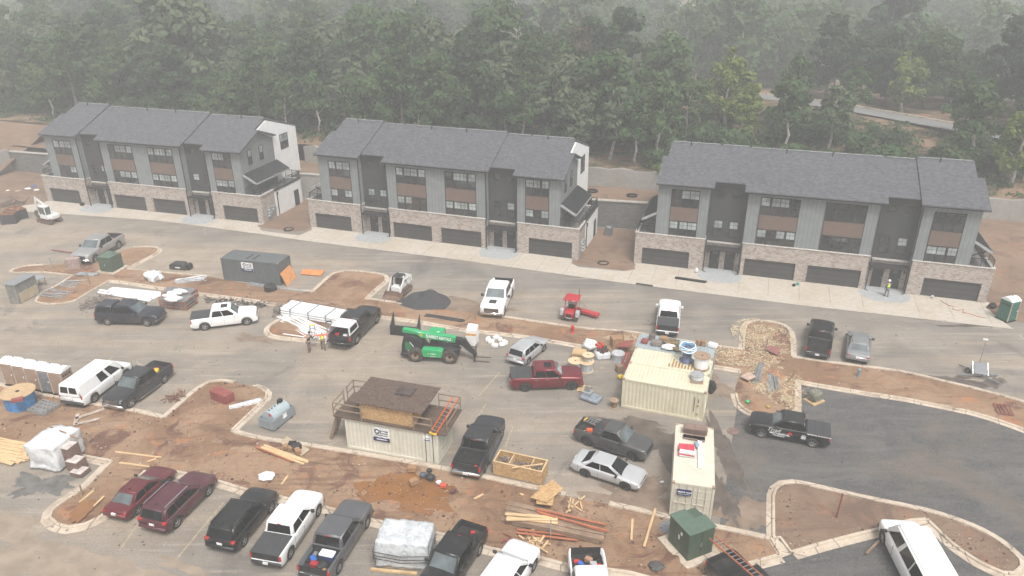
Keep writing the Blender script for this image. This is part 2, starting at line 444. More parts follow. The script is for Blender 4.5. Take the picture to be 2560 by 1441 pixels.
# ------------------------------------------------------------------ haze
hm = bpy.data.materials.new('haze_air'); hm.use_nodes = True; ht = hm.node_tree; ht.nodes.clear()
ho = ht.nodes.new('ShaderNodeOutputMaterial'); hv = ht.nodes.new('ShaderNodeVolumePrincipled')
hv.inputs['Color'].default_value = (.93, .95, .95, 1); hv.inputs['Density'].default_value = .0019; hv.inputs['Anisotropy'].default_value = .0
ht.links.new(hv.outputs[0], ho.inputs['Volume'])
hz = MB().box((-470, -60, -19), (470, 540, 42)).build('haze', hm); tag(hz, kind='stuff')

# ------------------------------------------------------------------ ground
def struct(o): return tag(o, kind='structure')
def catmull(pts, step=.5, closed=False):
    pts = [Vector(p) for p in pts]; n = len(pts); out = []
    rng = n if closed else n - 1
    for i in range(rng):
        p1, p2 = pts[i], pts[(i + 1) % n]
        p0 = pts[(i - 1) % n] if (closed or i > 0) else p1 * 2 - p2
        p3 = pts[(i + 2) % n] if (closed or i < n - 2) else p2 * 2 - p1
        k = max(1, int((p2 - p1).length / step))
        for j in range(k):
            t = j / k
            # centripetal-ish: damp tangents so sharp corners stay sharp
            L = (p2 - p1).length
            m1 = (p2 - p0); m1 = m1.normalized() * min(L, (p1 - p0).length or L) if m1.length > 1e-6 else m1
            m2 = (p3 - p1); m2 = m2.normalized() * min(L, (p3 - p2).length or L) if m2.length > 1e-6 else m2
            t2, t3 = t * t, t * t * t
            out.append(p1 * (2 * t3 - 3 * t2 + 1) + m1 * (t3 - 2 * t2 + t) + p2 * (-2 * t3 + 3 * t2) + m2 * (t3 - t2))
    if not closed: out.append(pts[-1])
    return out
DIPS = [(G(1020, 1237).xy, 2.7, .20)]
def inside(p, poly):
    r = False; n = len(poly)
    for i in range(n):
        a, b = poly[i], poly[i - 1]
        if (a[1] > p[1]) != (b[1] > p[1]) and p[0] < (b[0] - a[0]) * (p[1] - a[1]) / (b[1] - a[1]) + a[0]: r = not r
    return r
def sheet(name, poly, mat, z=.004, relief=0.0, step=.8, edge=.0, nsc=.5, crown=0.0, kind='structure'):
    """flat or bumpy sheet filling a polygon (world xy)"""
    poly = [Vector((p[0], p[1])) for p in poly]; n = len(poly)
    pts = list(poly)
    if relief or crown:
        x0, x1 = min(p.x for p in poly), max(p.x for p in poly); y0, y1 = min(p.y for p in poly), max(p.y for p in poly)
        y = y0 + step / 2
        while y < y1:
            x = x0 + step / 2
            while x < x1:
                q = Vector((x + random.uniform(-.2, .2) * step, y + random.uniform(-.2, .2) * step))
                if inside(q, poly): pts.append(q)
                x += step
            y += step
    vs, es, fs, *_ = geometry.delaunay_2d_cdt(pts, [(i, (i + 1) % n) for i in range(n)], [], 1, 1e-4)
    out = []
    for v in vs:
        h = z
        if relief or crown:
            dm = min((v - geometry.intersect_point_line(v, poly[i - 1], poly[i])[0].to_2d()).length if 0 <= geometry.intersect_point_line(v, poly[i - 1], poly[i])[1] <= 1 else (v - poly[i]).length for i in range(n))
            k = min(1, dm / .9)
            h = z + edge * min(1, dm / .25) + k * (crown + relief * (noise.fractal(Vector((v.x * nsc, v.y * nsc, 3.3)), .9, 2.1, 5) + .15) + relief * .35 * noise.noise(Vector((v.x * 2.3, v.y * 2.3, 0))))
            for dc, dr, dd in DIPS: q = v - dc; q = Vector((q.x * .952 - q.y * .305, (q.x * .305 + q.y * .952) * 2.2)); h -= dd * math.exp(-(q.length / dr) ** 2)
            h = max(h, z)
        out.append((v.x, v.y, h))
    b = MB(); b.add(out, fs, True)
    return tag(b.build(name, mat), kind=kind)
def P(pts): return [G(*p) for p in pts]
def kerb(pts, gutter=1, closed=False, step=.45, px=True, h=.14, gw=.30):
    """kerb swept along pixel points; gutter +1 = on the right of travel, -1 = left, 0 = none"""
    w = catmull(P(pts) if px else pts, step, closed)
    n = len(w); vs = []; fs = []
    prof = [(-.16, .01), (-.14, h), (.0, h), (.03, h - .02), (.05, .03), (.05 + gw, .018), (.05 + gw, .0)] if gutter else [(-.16, .01), (-.14, h), (.0, h), (.03, 0)]
    sg = gutter or 1
    for i, p in enumerate(w):
        a, c = (w[(i - 1) % n], w[(i + 1) % n]) if closed else (w[max(i - 1, 0)], w[min(i + 1, n - 1)])
        d = (c - a); d.z = 0; d.normalize(); r = Vector((d.y, -d.x, 0)) * sg
        jit = .012 * noise.noise(p * .7)
        for o, z in prof: vs.append(p + r * o + Vector((0, 0, max(.012, z + jit))))
    k = len(prof)
    for i in range(n if closed else n - 1):
        j = (i + 1) % n
        for q in range(k - 1): fs.append((i * k + q, i * k + q + 1, j * k + q + 1, j * k + q))
    b = MB(); b.add(vs, fs)
    if not closed: b.add(vs[:k], [tuple(range(k))]); b.add(vs[-k:], [tuple(reversed(range(k)))])
    return struct(b.build('kerb', KERB))

gb = MB(); gb.quad((-330, -60, 0), (330, -60, 0), (330, 200, 0), (-330, 200, 0))
struct(gb.build('ground', ASPHALT))
# clay strips and islands, traced on the ground plane
S1_UP = [(110, 664), (62, 667), (38, 674), (26, 680), (45, 683), (112, 682), (160, 687), (184, 690)]
ISL1 = [(184, 690), (150, 712), (112, 732), (97, 745), (91, 754), (105, 759), (130, 761), (162, 759), (190, 751), (225, 730), (270, 704)]
S1_LO1 = [(270, 704), (305, 707), (382, 719), (492, 735), (550, 742), (640, 754), (690, 763)]
ISL2 = [(707, 796), (684, 810), (670, 822), (669, 831), (680, 841), (712, 847), (765, 852), (830, 855)]
S1_LO2 = [(950, 794), (1047, 806), (1147, 824), (1302, 842), (1365, 852), (1490, 874), (1640, 898), (1785, 918), (1853, 929)]
ISL3 = [(1838, 970), (1838, 986), (1846, 1013), (1871, 1032), (1902, 1040), (1940, 1040), (1991, 1032), (1991, 955)]
S1_LO3 = [(1991, 955), (2046, 965), (2159, 984), (2269, 1001), (2421, 1032), (2498, 1055), (2600, 1092)]
S1_UP3 = [(2600, 1020), (2560, 1006), (2452, 977), (2360, 955), (2269, 934), (2155, 917), (2085, 909), (1981, 894)]
ISL4 = [(1981, 894), (1980, 851), (1975, 830), (1960, 816), (1933, 807), (1902, 804), (1878, 806), (1864, 815), (1859, 833), (1857, 876)]
S1_UP2 = [(1857, 876), (1775, 865), (1570, 831), (1472, 824), (1402, 815), (1262, 794), (1210, 786), (1082, 772), (1024, 764), (930, 750), (915, 749)]
ISL5 = [(915, 749), (940, 725), (962, 707), (966, 697), (960, 690), (937, 684), (890, 679), (860, 679), (837, 684), (825, 692), (782, 731)]
S1_UP1 = [(782, 731), (692, 722), (605, 707), (520, 692), (370, 679), (320, 674)]
ISL6 = [(320, 674), (350, 657), (392, 635), (398, 626), (387, 620), (362, 618), (332, 620)]
clay1 = P(S1_UP + ISL1[1:] + S1_LO1[1:] + ISL2 + S1_LO2 + ISL3 + S1_LO3[1:] + S1_UP3 + ISL4[1:] + S1_UP2[1:] + ISL5[1:] + S1_UP1[1:] + ISL6[1:] + [(250, 645), (200, 655)])
sheet('soil_strip', clay1, CLAY, .02, .10, .7, .06)
S2_UP1 = [(-40, 956), (0, 964), (40, 975), (85, 986), (160, 997), (225, 1011), (325, 1027), (410, 1046)]
S2_UP2 = [(410, 1046), (475, 990), (497, 972), (522, 957), (550, 953), (585, 957)]
S2_UP3 = [(635, 966), (657, 974), (669, 985), (667, 997), (655, 1008), (580, 1080)]
S2_UP4 = [(580, 1080), (617, 1091), (660, 1100), (745, 1112), (870, 1132), (1060, 1165), (1135, 1180), (1200, 1193)]
S2_UP5 = [(1200, 1193), (1300, 1215), (1412, 1240), (1522, 1262), (1677, 1297), (1798, 1322), (1924, 1349)]
S2_LO1 = [(-40, 1085), (90, 1118), (210, 1144), (278, 1156)]
ISL7 = [(278, 1156), (215, 1220), (150, 1260), (128, 1280), (123, 1298), (140, 1313), (173, 1322), (213, 1315), (250, 1298), (300, 1255), (365, 1180), (385, 1174)]
S2_LO2 = [(385, 1174), (438, 1183), (536, 1205), (621, 1230), (709, 1249), (815, 1273), (932, 1305), (1112, 1342), (1225, 1376), (1345, 1398), (1414, 1416), (1576, 1437), (1700, 1475)]
clay2 = P(S2_UP1 + S2_UP2[1:] + S2_UP3 + S2_UP4[1:] + S2_UP5[1:] + [(1950, 1392), (1834, 1424), (1700, 1475)] + list(reversed(S2_LO2))[1:] + list(reversed(ISL7))[1:] + list(reversed(S2_LO1))[1:])
sheet('soil_yard', clay2, CLAY, .02, .17, .5, .05)
S3 = [(1931, 1345), (1931, 1241), (1938, 1223), (1956, 1211), (1985, 1208), (2028, 1216), (2154, 1245), (2323, 1281), (2430, 1317), (2502, 1356), (2553, 1403), (2556, 1421), (2538, 1437), (2509, 1437), (2448, 1410), (2380, 1363), (2315, 1302), (2272, 1306), (2193, 1328), (2082, 1356), (1981, 1385), (1951, 1345)]
sheet('soil_island', P(S3), CLAYD, .02, .13, .5, .08)
# kerbs
kerb(S1_UP, -1); kerb(ISL1, -1); kerb(S1_LO1, 1); kerb(ISL2[:6], 1); kerb(ISL2[5:], 1); kerb(S1_LO2[:6], 1); kerb(S1_LO2[7:], 1)
kerb(ISL3[1:6], 1); kerb(ISL3[5:7], 1); kerb(ISL3[6:], 1); kerb(S1_LO3, 1)
kerb(S1_UP3, 1); kerb(ISL4[:2] + ISL4[1:], 1); kerb(S1_UP2[:7], 1); kerb(S1_UP2[7:], 1); kerb(ISL5, 1); kerb(S1_UP1[:2], 1); kerb(S1_UP1[3:], 1); kerb(ISL6, 1)
kerb(S2_UP1, -1); kerb(S2_UP2[:2], -1); kerb(S2_UP2[1:], -1); kerb(S2_UP3[:5], -1); kerb(S2_UP3[4:], -1); kerb(S2_UP4, -1); kerb(S2_UP5[:3], -1); kerb(S2_UP5[3:], -1)
kerb(S2_LO1[1:], 1, gw=.42); kerb(ISL7[:2], 1, gw=.42); kerb(ISL7[1:11], 1, gw=.42); kerb(S2_LO2[:9], 1, gw=.38); kerb(S2_LO2[8:], 1, gw=.38)
kerb(S3[:14], -1, gw=.3); kerb(S3[13:17], -1, gw=.38); kerb(S3[16:18], -1, gw=.38); kerb(S3[17:21], -1, gw=.42); kerb([S3[20], S3[21], S3[0]], 0)
kerb([(1951, 1392), (1834, 1424), (1700, 1470)], -1, gw=.42); kerb([(1924, 1349), (1951, 1392)], 0)
sheet('concrete_flume', P([(1922, 1352), (1936, 1343), (1984, 1384), (1950, 1397)]), KERB, .03)
# unpaved gravel on the right
gp = P([(1855, 932), (1838, 975), (1846, 1015), (1871, 1034), (1902, 1042), (1991, 1034), (1991, 957), (2159, 986), (2269, 1003), (2421, 1034), (2600, 1094)])
gp += [Vector((40, 40, 0)), Vector((60, 10, 0)), Vector((12, 10, 0))] + P([(1700, 1475), (1834, 1424), (1950, 1392), (1924, 1349), (1798, 1322)])
gravel = sheet('gravel_base', gp, GRAVEL, .005)
SANDY = M('sandy_wash', (.262, .208, .158), .92, var=.16, scale=.9, world=True); DAMP = M('damp_asphalt', (.125, .118, .11), .7, var=.3, scale=1.5, world=True); WET = M('wet_silt', (.098, .078, .064), .35, var=.3, scale=1.2, spec=.5, world=True); SILT = M('brown_silt', (.20, .148, .108), .85, var=.22, scale=.9, bump=.3, world=True); PALE = M('pale_dust', (.36, .32, .275), .9, var=.18, scale=1.1, world=True)
def blob(cx, cy, rx, ry, rz=0, n=28, seed=0, j=.35):
    c = G(cx, cy); out = []
    for k in range(n):
        a = 2 * PI * k / n
        q = 1 + j * noise.fractal(Vector((math.cos(a) * 1.6 + seed, math.sin(a) * 1.6, seed * 1.7)), .8, 2, 4)
        x, y = rx * q * math.cos(a), ry * q * math.sin(a)
        out.append(Vector((c.x + x * math.cos(rz) - y * math.sin(rz), c.y + x * math.sin(rz) + y * math.cos(rz))))
    return out
for i, (cx, cy, rx, ry, rz, m) in enumerate([(1600, 1065, 2.6, .7, -.3, WET), (1660, 1110, 1.4, 1.9, .4, WET), (1810, 1130, .75, 3.2, .1, WET), (1760, 960, 1.5, 3.0, .6, SILT), (1870, 1290, 2.0, 1.2, -.3, SILT), (1805, 1240, .6, 2.6, 0, WET), (1180, 770, 3.4, 1.2, -.3, SILT), (1600, 1255, 3.2, 1.3, -.3, SILT), (1590, 1215, 1.6, 1.0, .3, SILT), (1060, 782, 3.0, .9, -.3, SILT), (2270, 940, 3.0, .55, -.3, SILT), (2380, 950, 2.2, .6, -.2, WET), (2480, 960, 1.4, .6, .2, WET), (2400, 815, 1.6, .25, 0, WET), (640, 850, 2.2, .7, -.2, SILT), (60, 1345, 3.2, .55, -.3, SANDY), (150, 1385, 3.6, .45, -.33, SANDY), (60, 1405, 2.6, .8, -.3, SANDY), (330, 1425, 3.4, .5, -.35, SANDY), (210, 1432, 1.6, .4, -.2, SANDY), (30, 1300, 2.0, .35, -.25, SANDY), (450, 1415, 1.4, .3, -.35, SANDY), (100, 1210, 2.0, 1.2, .2, DAMP), (2045, 925, 2.4, .5, -.3, SILT), (1640, 810, 1.0, .5, 0, WET)]):
    sheet('stain_patch', blob(cx, cy, rx, ry, rz, 90, i * 3.1, .85), m, .009 + .0004 * (i % 7))
# joints and parking stripes
def stripe(a, b, w, mat, z=.012, name='painted_line'):
    p, q = G(*a), G(*b); d = (q - p).normalized(); r = Vector((d.y, -d.x, 0)) * w / 2
    return MB().quad((*(p - r).xy, z), (*(q - r).xy, z), (*(q + r).xy, z), (*(p + r).xy, z))
LINE = M('worn_yellow_paint', (.33, .27, .19), .85, var=.3, scale=6, world=True)
for a, b in [((1115, 1180), (1215, 1010)), ((1262, 1120), (1285, 1062)), ((1198, 990), (1250, 930)), ((300, 1375), (360, 1290)), ((440, 1400), (560, 1255)), ((480, 920), (560, 905)), ((890, 900), (975, 860))]:
    struct(stripe(a, b, .11, LINE).build('painted_line', LINE))
# driveways
def rowpts(b, pts): return [BW(b, l, d) for l, d in pts]
BL = {1: (-61.88, 95.96, -.29), 2: (-23.75, 85.16, -.33), 3: (13.85, 73.42, -.31)}
def BW(b, l, d, z=0):
    x, y, a = BL[b]; c, s = math.cos(a), math.sin(a)
    return Vector((x + c * l - s * d, y + s * l + c * d, z))
fr = [(BW(1, -2.4, -4.6)), G(400, 553), G(650, 586), G(770, 604), G(1150, 651), G(1540, 706), G(2000, 764), G(2330, 801), G(2535, 824)]
bk = [G(2500, 800), G(2465, 770), BW(3, 33.2, .3), BW(3, -.8, .3), G(1590, 664), G(1573, 676), G(1560, 679), G(1445, 668), G(1429, 660), G(1430, 650), BW(2, 32.8, .3), BW(2, -.9, .3), G(780, 576), G(770, 580), G(748, 589), G(700, 584), G(655, 578), G(648, 572), BW(1, 32.8, .3), BW(1, -2.4, .3)]
sheet('driveway', [p.xy for p in fr + bk], DRIVE, .03)
jb = MB()
JOINT = M('concrete_joint', (.20, .175, .15), .9)
for b in (1, 2, 3):
    for l in (-.6, 1.7, 4.1, 10.2, 13, 15.9, 18.7, 21.6, 26.4, 29.2, 32.2):
        p, q = BW(b, l, -4.4), BW(b, l + .05, -.2 if not (6 < l < 10 or 22 < l < 26) else -3)
        r = Vector((math.cos(ROW), math.sin(ROW), 0)) * .02
        jb.quad((*(p - r).xy, .036), (*(p + r).xy, .036), (*(q + r).xy, .036), (*(q - r).xy, .036))
struct(jb.build('driveway_joint', JOINT))
def ring(b, c, w, r, d0, n=10):
    """stadium-shaped entry pad outline in building coords"""
    pts = [BW(b, c - w, 1.0), BW(b, c - w, d0)]
    for k in range(n + 1):
        a = PI + PI * k / n
        pts.append(BW(b, c + w * 1.28 * math.copysign(abs(math.cos(a)) ** .55, math.cos(a)), d0 - .2 + (r + d0 - .2 + .2) * 0 + r * math.sin(a) * 1.0))
    pts += [BW(b, c + w, d0), BW(b, c + w, 1.0)]
    return pts
for b in (1, 2, 3):
    for c in (8.2, 23.85):
        pts = ring(b, c, 1.8, 2.25, -.1)
        sheet('entry_pad', [p.xy for p in ring(b, c, 1.92, 2.5, -.1)], DRIVE, .045)
        sheet('entry_pad', [p.xy for p in pts], PAD, .055)
# soil between the townhouses, terraces and the wooded hillside
for pts in [[BW(1, 32.6, 10.5), BW(1, 32.6, -.2), BW(1, 32.2, -.7), BW(1, 32.6, -1.25), BW(1, 38, -1.3), BW(1, 38.8, -.6), BW(2, -.8, .2), BW(2, -.8, 10.8)],
            [BW(2, 32.6, 10.5), BW(2, 32.6, -.2), BW(2, 32.2, -.6), BW(2, 32.5, -1.2), BW(2, 38.3, -1.35), BW(2, 39.2, -.5), BW(3, -.7, .2), BW(3, -.7, 10.8)],
            [BW(3, 33, 10.8), BW(3, 33, .2), G(2462, 766), G(2500, 797), G(2600, 815), BW(3, 80, -4), BW(3, 80, 11)],
            [BW(1, -.8, 10.8), BW(1, -.8, -1.0), BW(1, -3.5, -4.0), G(0, 563), BW(1, -60, -12), BW(1, -60, 11)]]:
    sheet('soil_gap', [p.xy for p in pts], CLAYD, .02, .10, .9, .05)
# upper strips as (l, d) grids
def grid(name, l0, l1, ds, zf, mat, dl=4.0):
    b = MB(); n = int((l1 - l0) / dl) + 1; vs = []; fs = []
    for d in ds:
        for i in range(n):
            l = l0 + (l1 - l0) * i / (n - 1)
            p = R(l, d); p.z = zf(l, d); vs.append(p)
    for j in range(len(ds) - 1):
        for i in range(n - 1): fs.append((j * n + i, j * n + i + 1, (j + 1) * n + i + 1, (j + 1) * n + i))
    b.add(vs, fs, True)
    return struct(b.build(name, mat))
D1, D2, ZT, ZU = 10.95, 16.5, 3.3, 5.6
grid('terrace', -60, 130, [D1 + .1, 12, 13, 14, 15, 16, D2 + .1], lambda l, d: ZT + .08 * noise.noise(Vector((l * .3, d, 0))), CLAYD, 1.5)
def hill(l, d):
    up = ZU + max(0, min(1, (d - 17) / 26)) * 2.4 + .3 * noise.noise(Vector((l * .07, d * .07, 2))) * min(1, max(0, (d - 20) / 20))
    k = max(0, min(1, (d - 64) / 46)); k = k * k * (3 - 2 * k)
    f = max(0, min(1, (d - 165) / 170)); f = f * f * (3 - 2 * f)
    return up - 8 * k + 9 * f + (2.5 * noise.noise(Vector((l * .012, d * .012, 5))) if d > 64 else 0) * k
grid('hillside', -420, 430, [D2 + .1, 18, 20, 23, 26, 30, 35, 40, 46, 52, 58, 64, 70, 76, 82, 88, 95, 103, 112, 125, 140, 160, 185, 210, 240, 270, 300, 340, 390, 430], hill, FLOOR, 5)
# far-left ground beside the first townhouse rises to the wood
grid('bank', -260, -57, [-2, 2, 6, 8, 10, 11, 12, 13, 14, 15, 16, 16.6], lambda l, d: .03 + max(0, (d - 4)) * .43 + .1 * noise.noise(Vector((l * .4, d * .4, 0))), CLAYD, 2)
grid('bank', 73.2, 140, [3.2, 4.5, 6, 7.5, 9, 10.2, 11.15], lambda l, d: .03 + 3.3 * max(0, min(1, (d - 3.4) / 7.6)) + .12 * noise.noise(Vector((l * .5, d * .5, 0))), CLAYD, 1.5)
# forest road
RD = [(-180, 60), (-110, 53), (-70, 50), (-36, 56), (10, 61), (47, 60), (58, 55), (68, 47.5), (75, 42), (83, 37.5), (110, 24), (150, 5)]
rc = catmull([R(l, d) for l, d in RD], 3)
RROAD = mat_concrete('pale_wet_road', (.19, .19, .185), dirt=.4)
rb = MB(); vs = []; fs = []
RDL = [((p - RO).x * math.cos(ROW) + (p - RO).y * math.sin(ROW), -(p - RO).x * math.sin(ROW) + (p - RO).y * math.cos(ROW)) for p in rc]
RDZ = [max(hill(l, d), hill(l, d - 2.5), hill(l, d + 2.5)) + .15 for l, d in RDL]
for i, p in enumerate(rc):
    d = (rc[min(i + 1, len(rc) - 1)] - rc[max(i - 1, 0)]).normalized(); r = Vector((d.y, -d.x, 0))
    for o in (-2.0, 2.0): q = p + r * o; vs.append((q.x, q.y, RDZ[i]))
for i in range(len(rc) - 1): fs.append((2 * i, 2 * i + 1, 2 * i + 3, 2 * i + 2))
rb.add(vs, fs); struct(rb.build('road', RROAD))
kb = MB()
for i in range(len(rc) - 1):
    d = (rc[i + 1] - rc[i]).normalized(); r = Vector((d.y, -d.x, 0)) * -2.15
    kb.bar((*(rc[i] + r).xy, RDZ[i] + .08), (*(rc[i + 1] + r).xy, RDZ[i + 1] + .08), .3, .3)
struct(kb.build('kerb', KERB))
# ------------------------------------------------------------------ townhouses
def win(par, l0, z0, l1, z1, sash, d=.1, blind=.5, blinds=None, facing='f', top=True):
    """window: frame with mullions, one glass sheet, pale upper panels painting blinds plus reflected sky. facing f: -d, r: +l, k: -l"""
    def T(b):
        if facing == 'f': return b
        for i, p in enumerate(b.v):
            b.v[i] = Vector((d - (p.y - 0), 0, 0)) if 0 else Vector((p.y, p.x, p.z))
        return b
    o = .05; b = MB(); y0, y1 = d - o, d + .01
    if facing == 'r': y0, y1 = d - .01, d + o
    w = .085
    def bx(a, c, e, f, t=0): b.box((a, y0 + t, c), (e, y1 - t, f))
    bx(l0, z0, l0 + w, z1); bx(l1 - w, z0, l1, z1); bx(l0 + w, z1 - w, l1 - w, z1); bx(l0 + w, z0, l1 - w, z0 + w)
    tot = sum(abs(s) for s in sash); x = l0 + w; W_ = l1 - l0 - 2 * w; zm = (z0 + z1) / 2
    g = MB(); bls = []; gy = d - .008 if facing == 'f' else d + .008
    by = d - .014 if facing == 'f' else d + .014
    for i, s in enumerate(sash):
        x1 = x + W_ * abs(s) / tot
        if i:
            ww = .11 if s < 0 else .04
            bx(x - ww, z0 + w, x + ww, z1 - w, .004)
        if top:
            bx(x, zm - .035, x1, zm + .035, .012)
            xm = (x + x1) / 2; zq = (zm + z1) / 2
            bx(xm - .013, zm, xm + .013, z1 - w, .018); bx(x, zq - .013, x1, zq + .013, .018)
            on = blinds[i] if blinds else random.random() < .85
            if on: bls.append(MB().quad((x + .004, by, zm + .03), (x1 - .004, by, zm + .03), (x1 - .004, by, z1 - w), (x + .004, by, z1 - w)))
        x = x1
    g.quad((l0 + w, gy, z0 + w), (l1 - w, gy, z0 + w), (l1 - w, gy, z1 - w), (l0 + w, gy, z1 - w))
    if facing != 'f': [T(q) for q in [b, g] + bls]
    f = b.build('window', TRIM, par)
    g.build('pane', GLASS, f)
    for q in bls: q.build('blind', BLIND_SKY, f)
    return f

def railing(pts, z, h=1.0):
    b = MB()
    for p, q in zip(pts, pts[1:]):
        p, q = Vector((*p, z)), Vector((*q, z)); L = (q - p).length; n = max(1, int(L / .13))
        up = Vector((0, 0, h))
        b.bar(p + up, q + up, .06, .05); b.bar(p + up * .12, q + up * .12, .04, .04)
        for i in range(n + 1): b.bar(p + (q - p) * i / n, p + (q - p) * i / n + up, .016, .016)
        for i in range(int(L / 1.8) + 2): k = min(1, i / max(1, int(L / 1.8) + 1)); b.bar(p + (q - p) * k, p + (q - p) * k + up * 1.04, .06, .06)
    return b

SL = .405
def townhouse(idx, label, dz, dark_right):
    x, y, a = BL[idx]
    B = empty('townhouse_row', (x, y, 0), a, label, 'townhouse', 'grey townhouse rows in front of the wood')
    gd = [(0, 4.92), (10.47, 15.4), (16.55, 21.48), (27.05, 31.98)]
    blocks = [(-.8, 6.4, [gd[0]]), (10.1, 22.0, gd[1:3]), (25.75, 32.7, [gd[3]])]
    HZ = 3.5
    for l0, l1, ds in blocks:
        b = MB(); x = l0
        for g0, g1 in ds:
            b.box((x, 0, -.05), (g0, .3, 1.92)); x = g1
        b.box((x, 0, -.05), (l1, .3, 1.92)); b.box((l0, 0, 1.92), (l1, .3, HZ))
        # soldier course lintels and returns
        for g0, g1 in ds: b.box((g0 - .1, -.018, 1.93), (g1 + .1, .02, 2.2))
        ld, rd = (2.9 if l0 < 0 else 1.0), (2.9 if l1 > 32 else 1.0)
        b.box((l0, .3, -.05), (l0 + .3, ld, HZ)); b.box((l1 - .3, .3, -.05), (l1, rd, HZ))
        b.build('brick_wall', BRICK, B)
        c = MB(); c.box((l0 - .05, -.06, HZ), (l1 + .05, .12, HZ + .1))
        c.box((l0 - .05, .12, HZ), (l0 + .3, ld, HZ + .1)); c.box((l1 - .3, .12, HZ), (l1 + .05, rd, HZ + .1))
        c.build('coping', STONE, B, bevel=.015)
        for g0, g1 in ds:
            b = MB(); b.box((g0, .16, 0), (g1, .22, 1.92)); b.build('garage_door', GDOOR, B)
    # upper walls, clad in vertical boards
    up = [(1.45, 6.35, 0), (10.05, 22.05, 0), (25.7, 30.5, 0)]
    for i, (l0, l1, _) in enumerate(up):
        b = MB(); b.box((l0, .1, HZ - .3), (l1, 1.2, 9.05 + dz[2 * i])); b.build('board_wall', BOARD, B)
        e = MB()
        if i == 0: e.box((1.2, .1, 3.2), (1.45, 7.3, 9.0))
        if i == 2: e.box((30.5, .1, 3.2), (30.52, 7.3, 9.0))
        # gable ends of the bump-outs
        s = -1 if i == 0 else 1; lx = 1.2 if i == 0 else 30.52
        if i != 1:
            e.side([(0, 0)] * 0 or [(lx, 9.0), (lx, 9.0), (lx, 9.0)], 0, 0) if 0 else None
            g = MB(); g.add([(lx, .1, 9.0), (lx, 3.95, 10.5), (lx, 7.3, 9.0), (lx - s * .6, .1, 9.0), (lx - s * .6, 3.95, 10.5), (lx - s * .6, 7.3, 9.0)], [(0, 1, 2), (3, 5, 4), (0, 3, 4, 1), (1, 4, 5, 2)])
            e.v += []; e.add(g.v, g.f)
            e.build('end_wall', BOARDS, B)
    # recessed entries: charcoal siding over brick
    for i, (l0, l1) in enumerate([(6.35, 10.05), (22.05, 25.7)]):
        b = MB(); b.box((l0, 1.0, 2.95), (l1, 1.3, 9.45)); b.build('charcoal_wall', DARKS, B)
        b = MB(); b.box((l0, 1.03, -.05), (l1, 1.3, 2.95)); b.build('entry_brick_wall', BRICK, B)
        c = MB(); c.box((l0 + .05, .84, 2.93), (l1 - .05, 1.0, 3.1)); c.build('coping', STONE, B)
        c = MB(); c.box((l0 + .06, -.05, 2.42), (l1 - .06, 1.0, 2.60)); c.bar((l0 + .2, 0, 2.6), (l0 + .2, .95, 3.3), .03); c.bar((l1 - .2, 0, 2.6), (l1 - .2, .95, 3.3), .03)
        c.build('entry_canopy', BLACK, B)
        for k, (q0, q1) in enumerate([(.6, 1.6), (2.15, 3.15)]):
            dr = MB(); dr.box((l0 + q0, .96, .03), (l0 + q1, 1.03, 2.1))
            d = dr.build('front_door', TRIM, B)
            g = MB(); [g.quad((l0 + q0 + .2 + .21 * j, .955, 1.72), (l0 + q0 + .36 + .21 * j, .955, 1.72), (l0 + q0 + .36 + .21 * j, .955, 1.95), (l0 + q0 + .2 + .21 * j, .955, 1.95)) for j in range(3)]
            g.build('door_light', GLASS, d)
            h = MB(); h.bar((l0 + q1 - .12, .93, .95), (l0 + q1 - .12, .93, 1.2), .03); h.build('handle', STEEL, d)
            lx = l0 + (.35 if k == 0 else 3.4)
            s = MB(); s.box((lx - .05, .9, 1.75), (lx + .05, 1.03, 2.0)); s.build('wall_lamp', BLACK, B)
        for q0, q1 in ((.62, 1.55), (2.18, 3.1)):
            win(B, l0 + q0, 7.85, l0 + q1, 8.68, [1], 1.0, top=False)
            win(B, l0 + q0, 3.7, l0 + q1, 5.42, [1], 1.0)
        for q in (.2, 1.86, 3.5):
            s = MB(); s.tube((l0 + q, .88, 3.95), (l0 + q, 1.0, 3.95), .07); s.build('vent_cap', BLACK, B)
    # front windows and brown panels
    WL = [(2.55, 5.4, [1, -1, 1]), (11.25, 14.95, [1, -1, 1, -1]), (17.25, 20.95, [1, -1, 1, -1]), (26.62, 29.3, [1, 1, -1])]
    for i, (l0, l1, sh) in enumerate(WL):
        bl = None
        if dark_right and i >= 2: bl = [False] * len(sh)
        win(B, l0, 6.7, l1, 8.55, sh, .1, blinds=bl); win(B, l0, 3.5, l1, 5.22, sh, .1, blinds=bl if i != 3 else None)
        p = MB(); p.box((l0 + .05, .06, 5.24), (l1 - .05, .1, 6.68)); p.build('panel', PANEL, B)
        for x0 in (l0, l1 - .06): t = MB(); t.box((x0, .045, 5.22), (x0 + .06, .1, 6.7)); t.build('panel_trim', TRIM, B)
    # main volume behind, with the white gable ends
    v = MB(); v.box((1.5, 1.2, 3.0), (30.45, 12.8, 9.3)); v.build('rear_wall', BOARDS, B)
    for lx, s in ((1.45, -1), (30.5, 1)):
        g = MB(); pts = [(7.3, 3.0), (12.85, 3.0), (12.85, 9.25), (6.5, 11.3), (4.0, 10.4), (7.3, 9.0)]
        g.add([(lx, p, q) for p, q in pts] + [(lx - s * .3, p, q) for p, q in pts], [(0, 1, 2, 3, 4, 5), (11, 10, 9, 8, 7, 6)] + [(k, (k + 1) % 6, 6 + (k + 1) % 6, 6 + k) for k in range(6)])
        g.build('white_gable_wall', WHITEW, B)
        f = 'r' if s > 0 else 'k'
        win(B, 8.85, 7.0, 10.7, 8.95, [1, 1], lx if s > 0 else lx, facing='r' if s > 0 else 'f2') if s > 0 else None
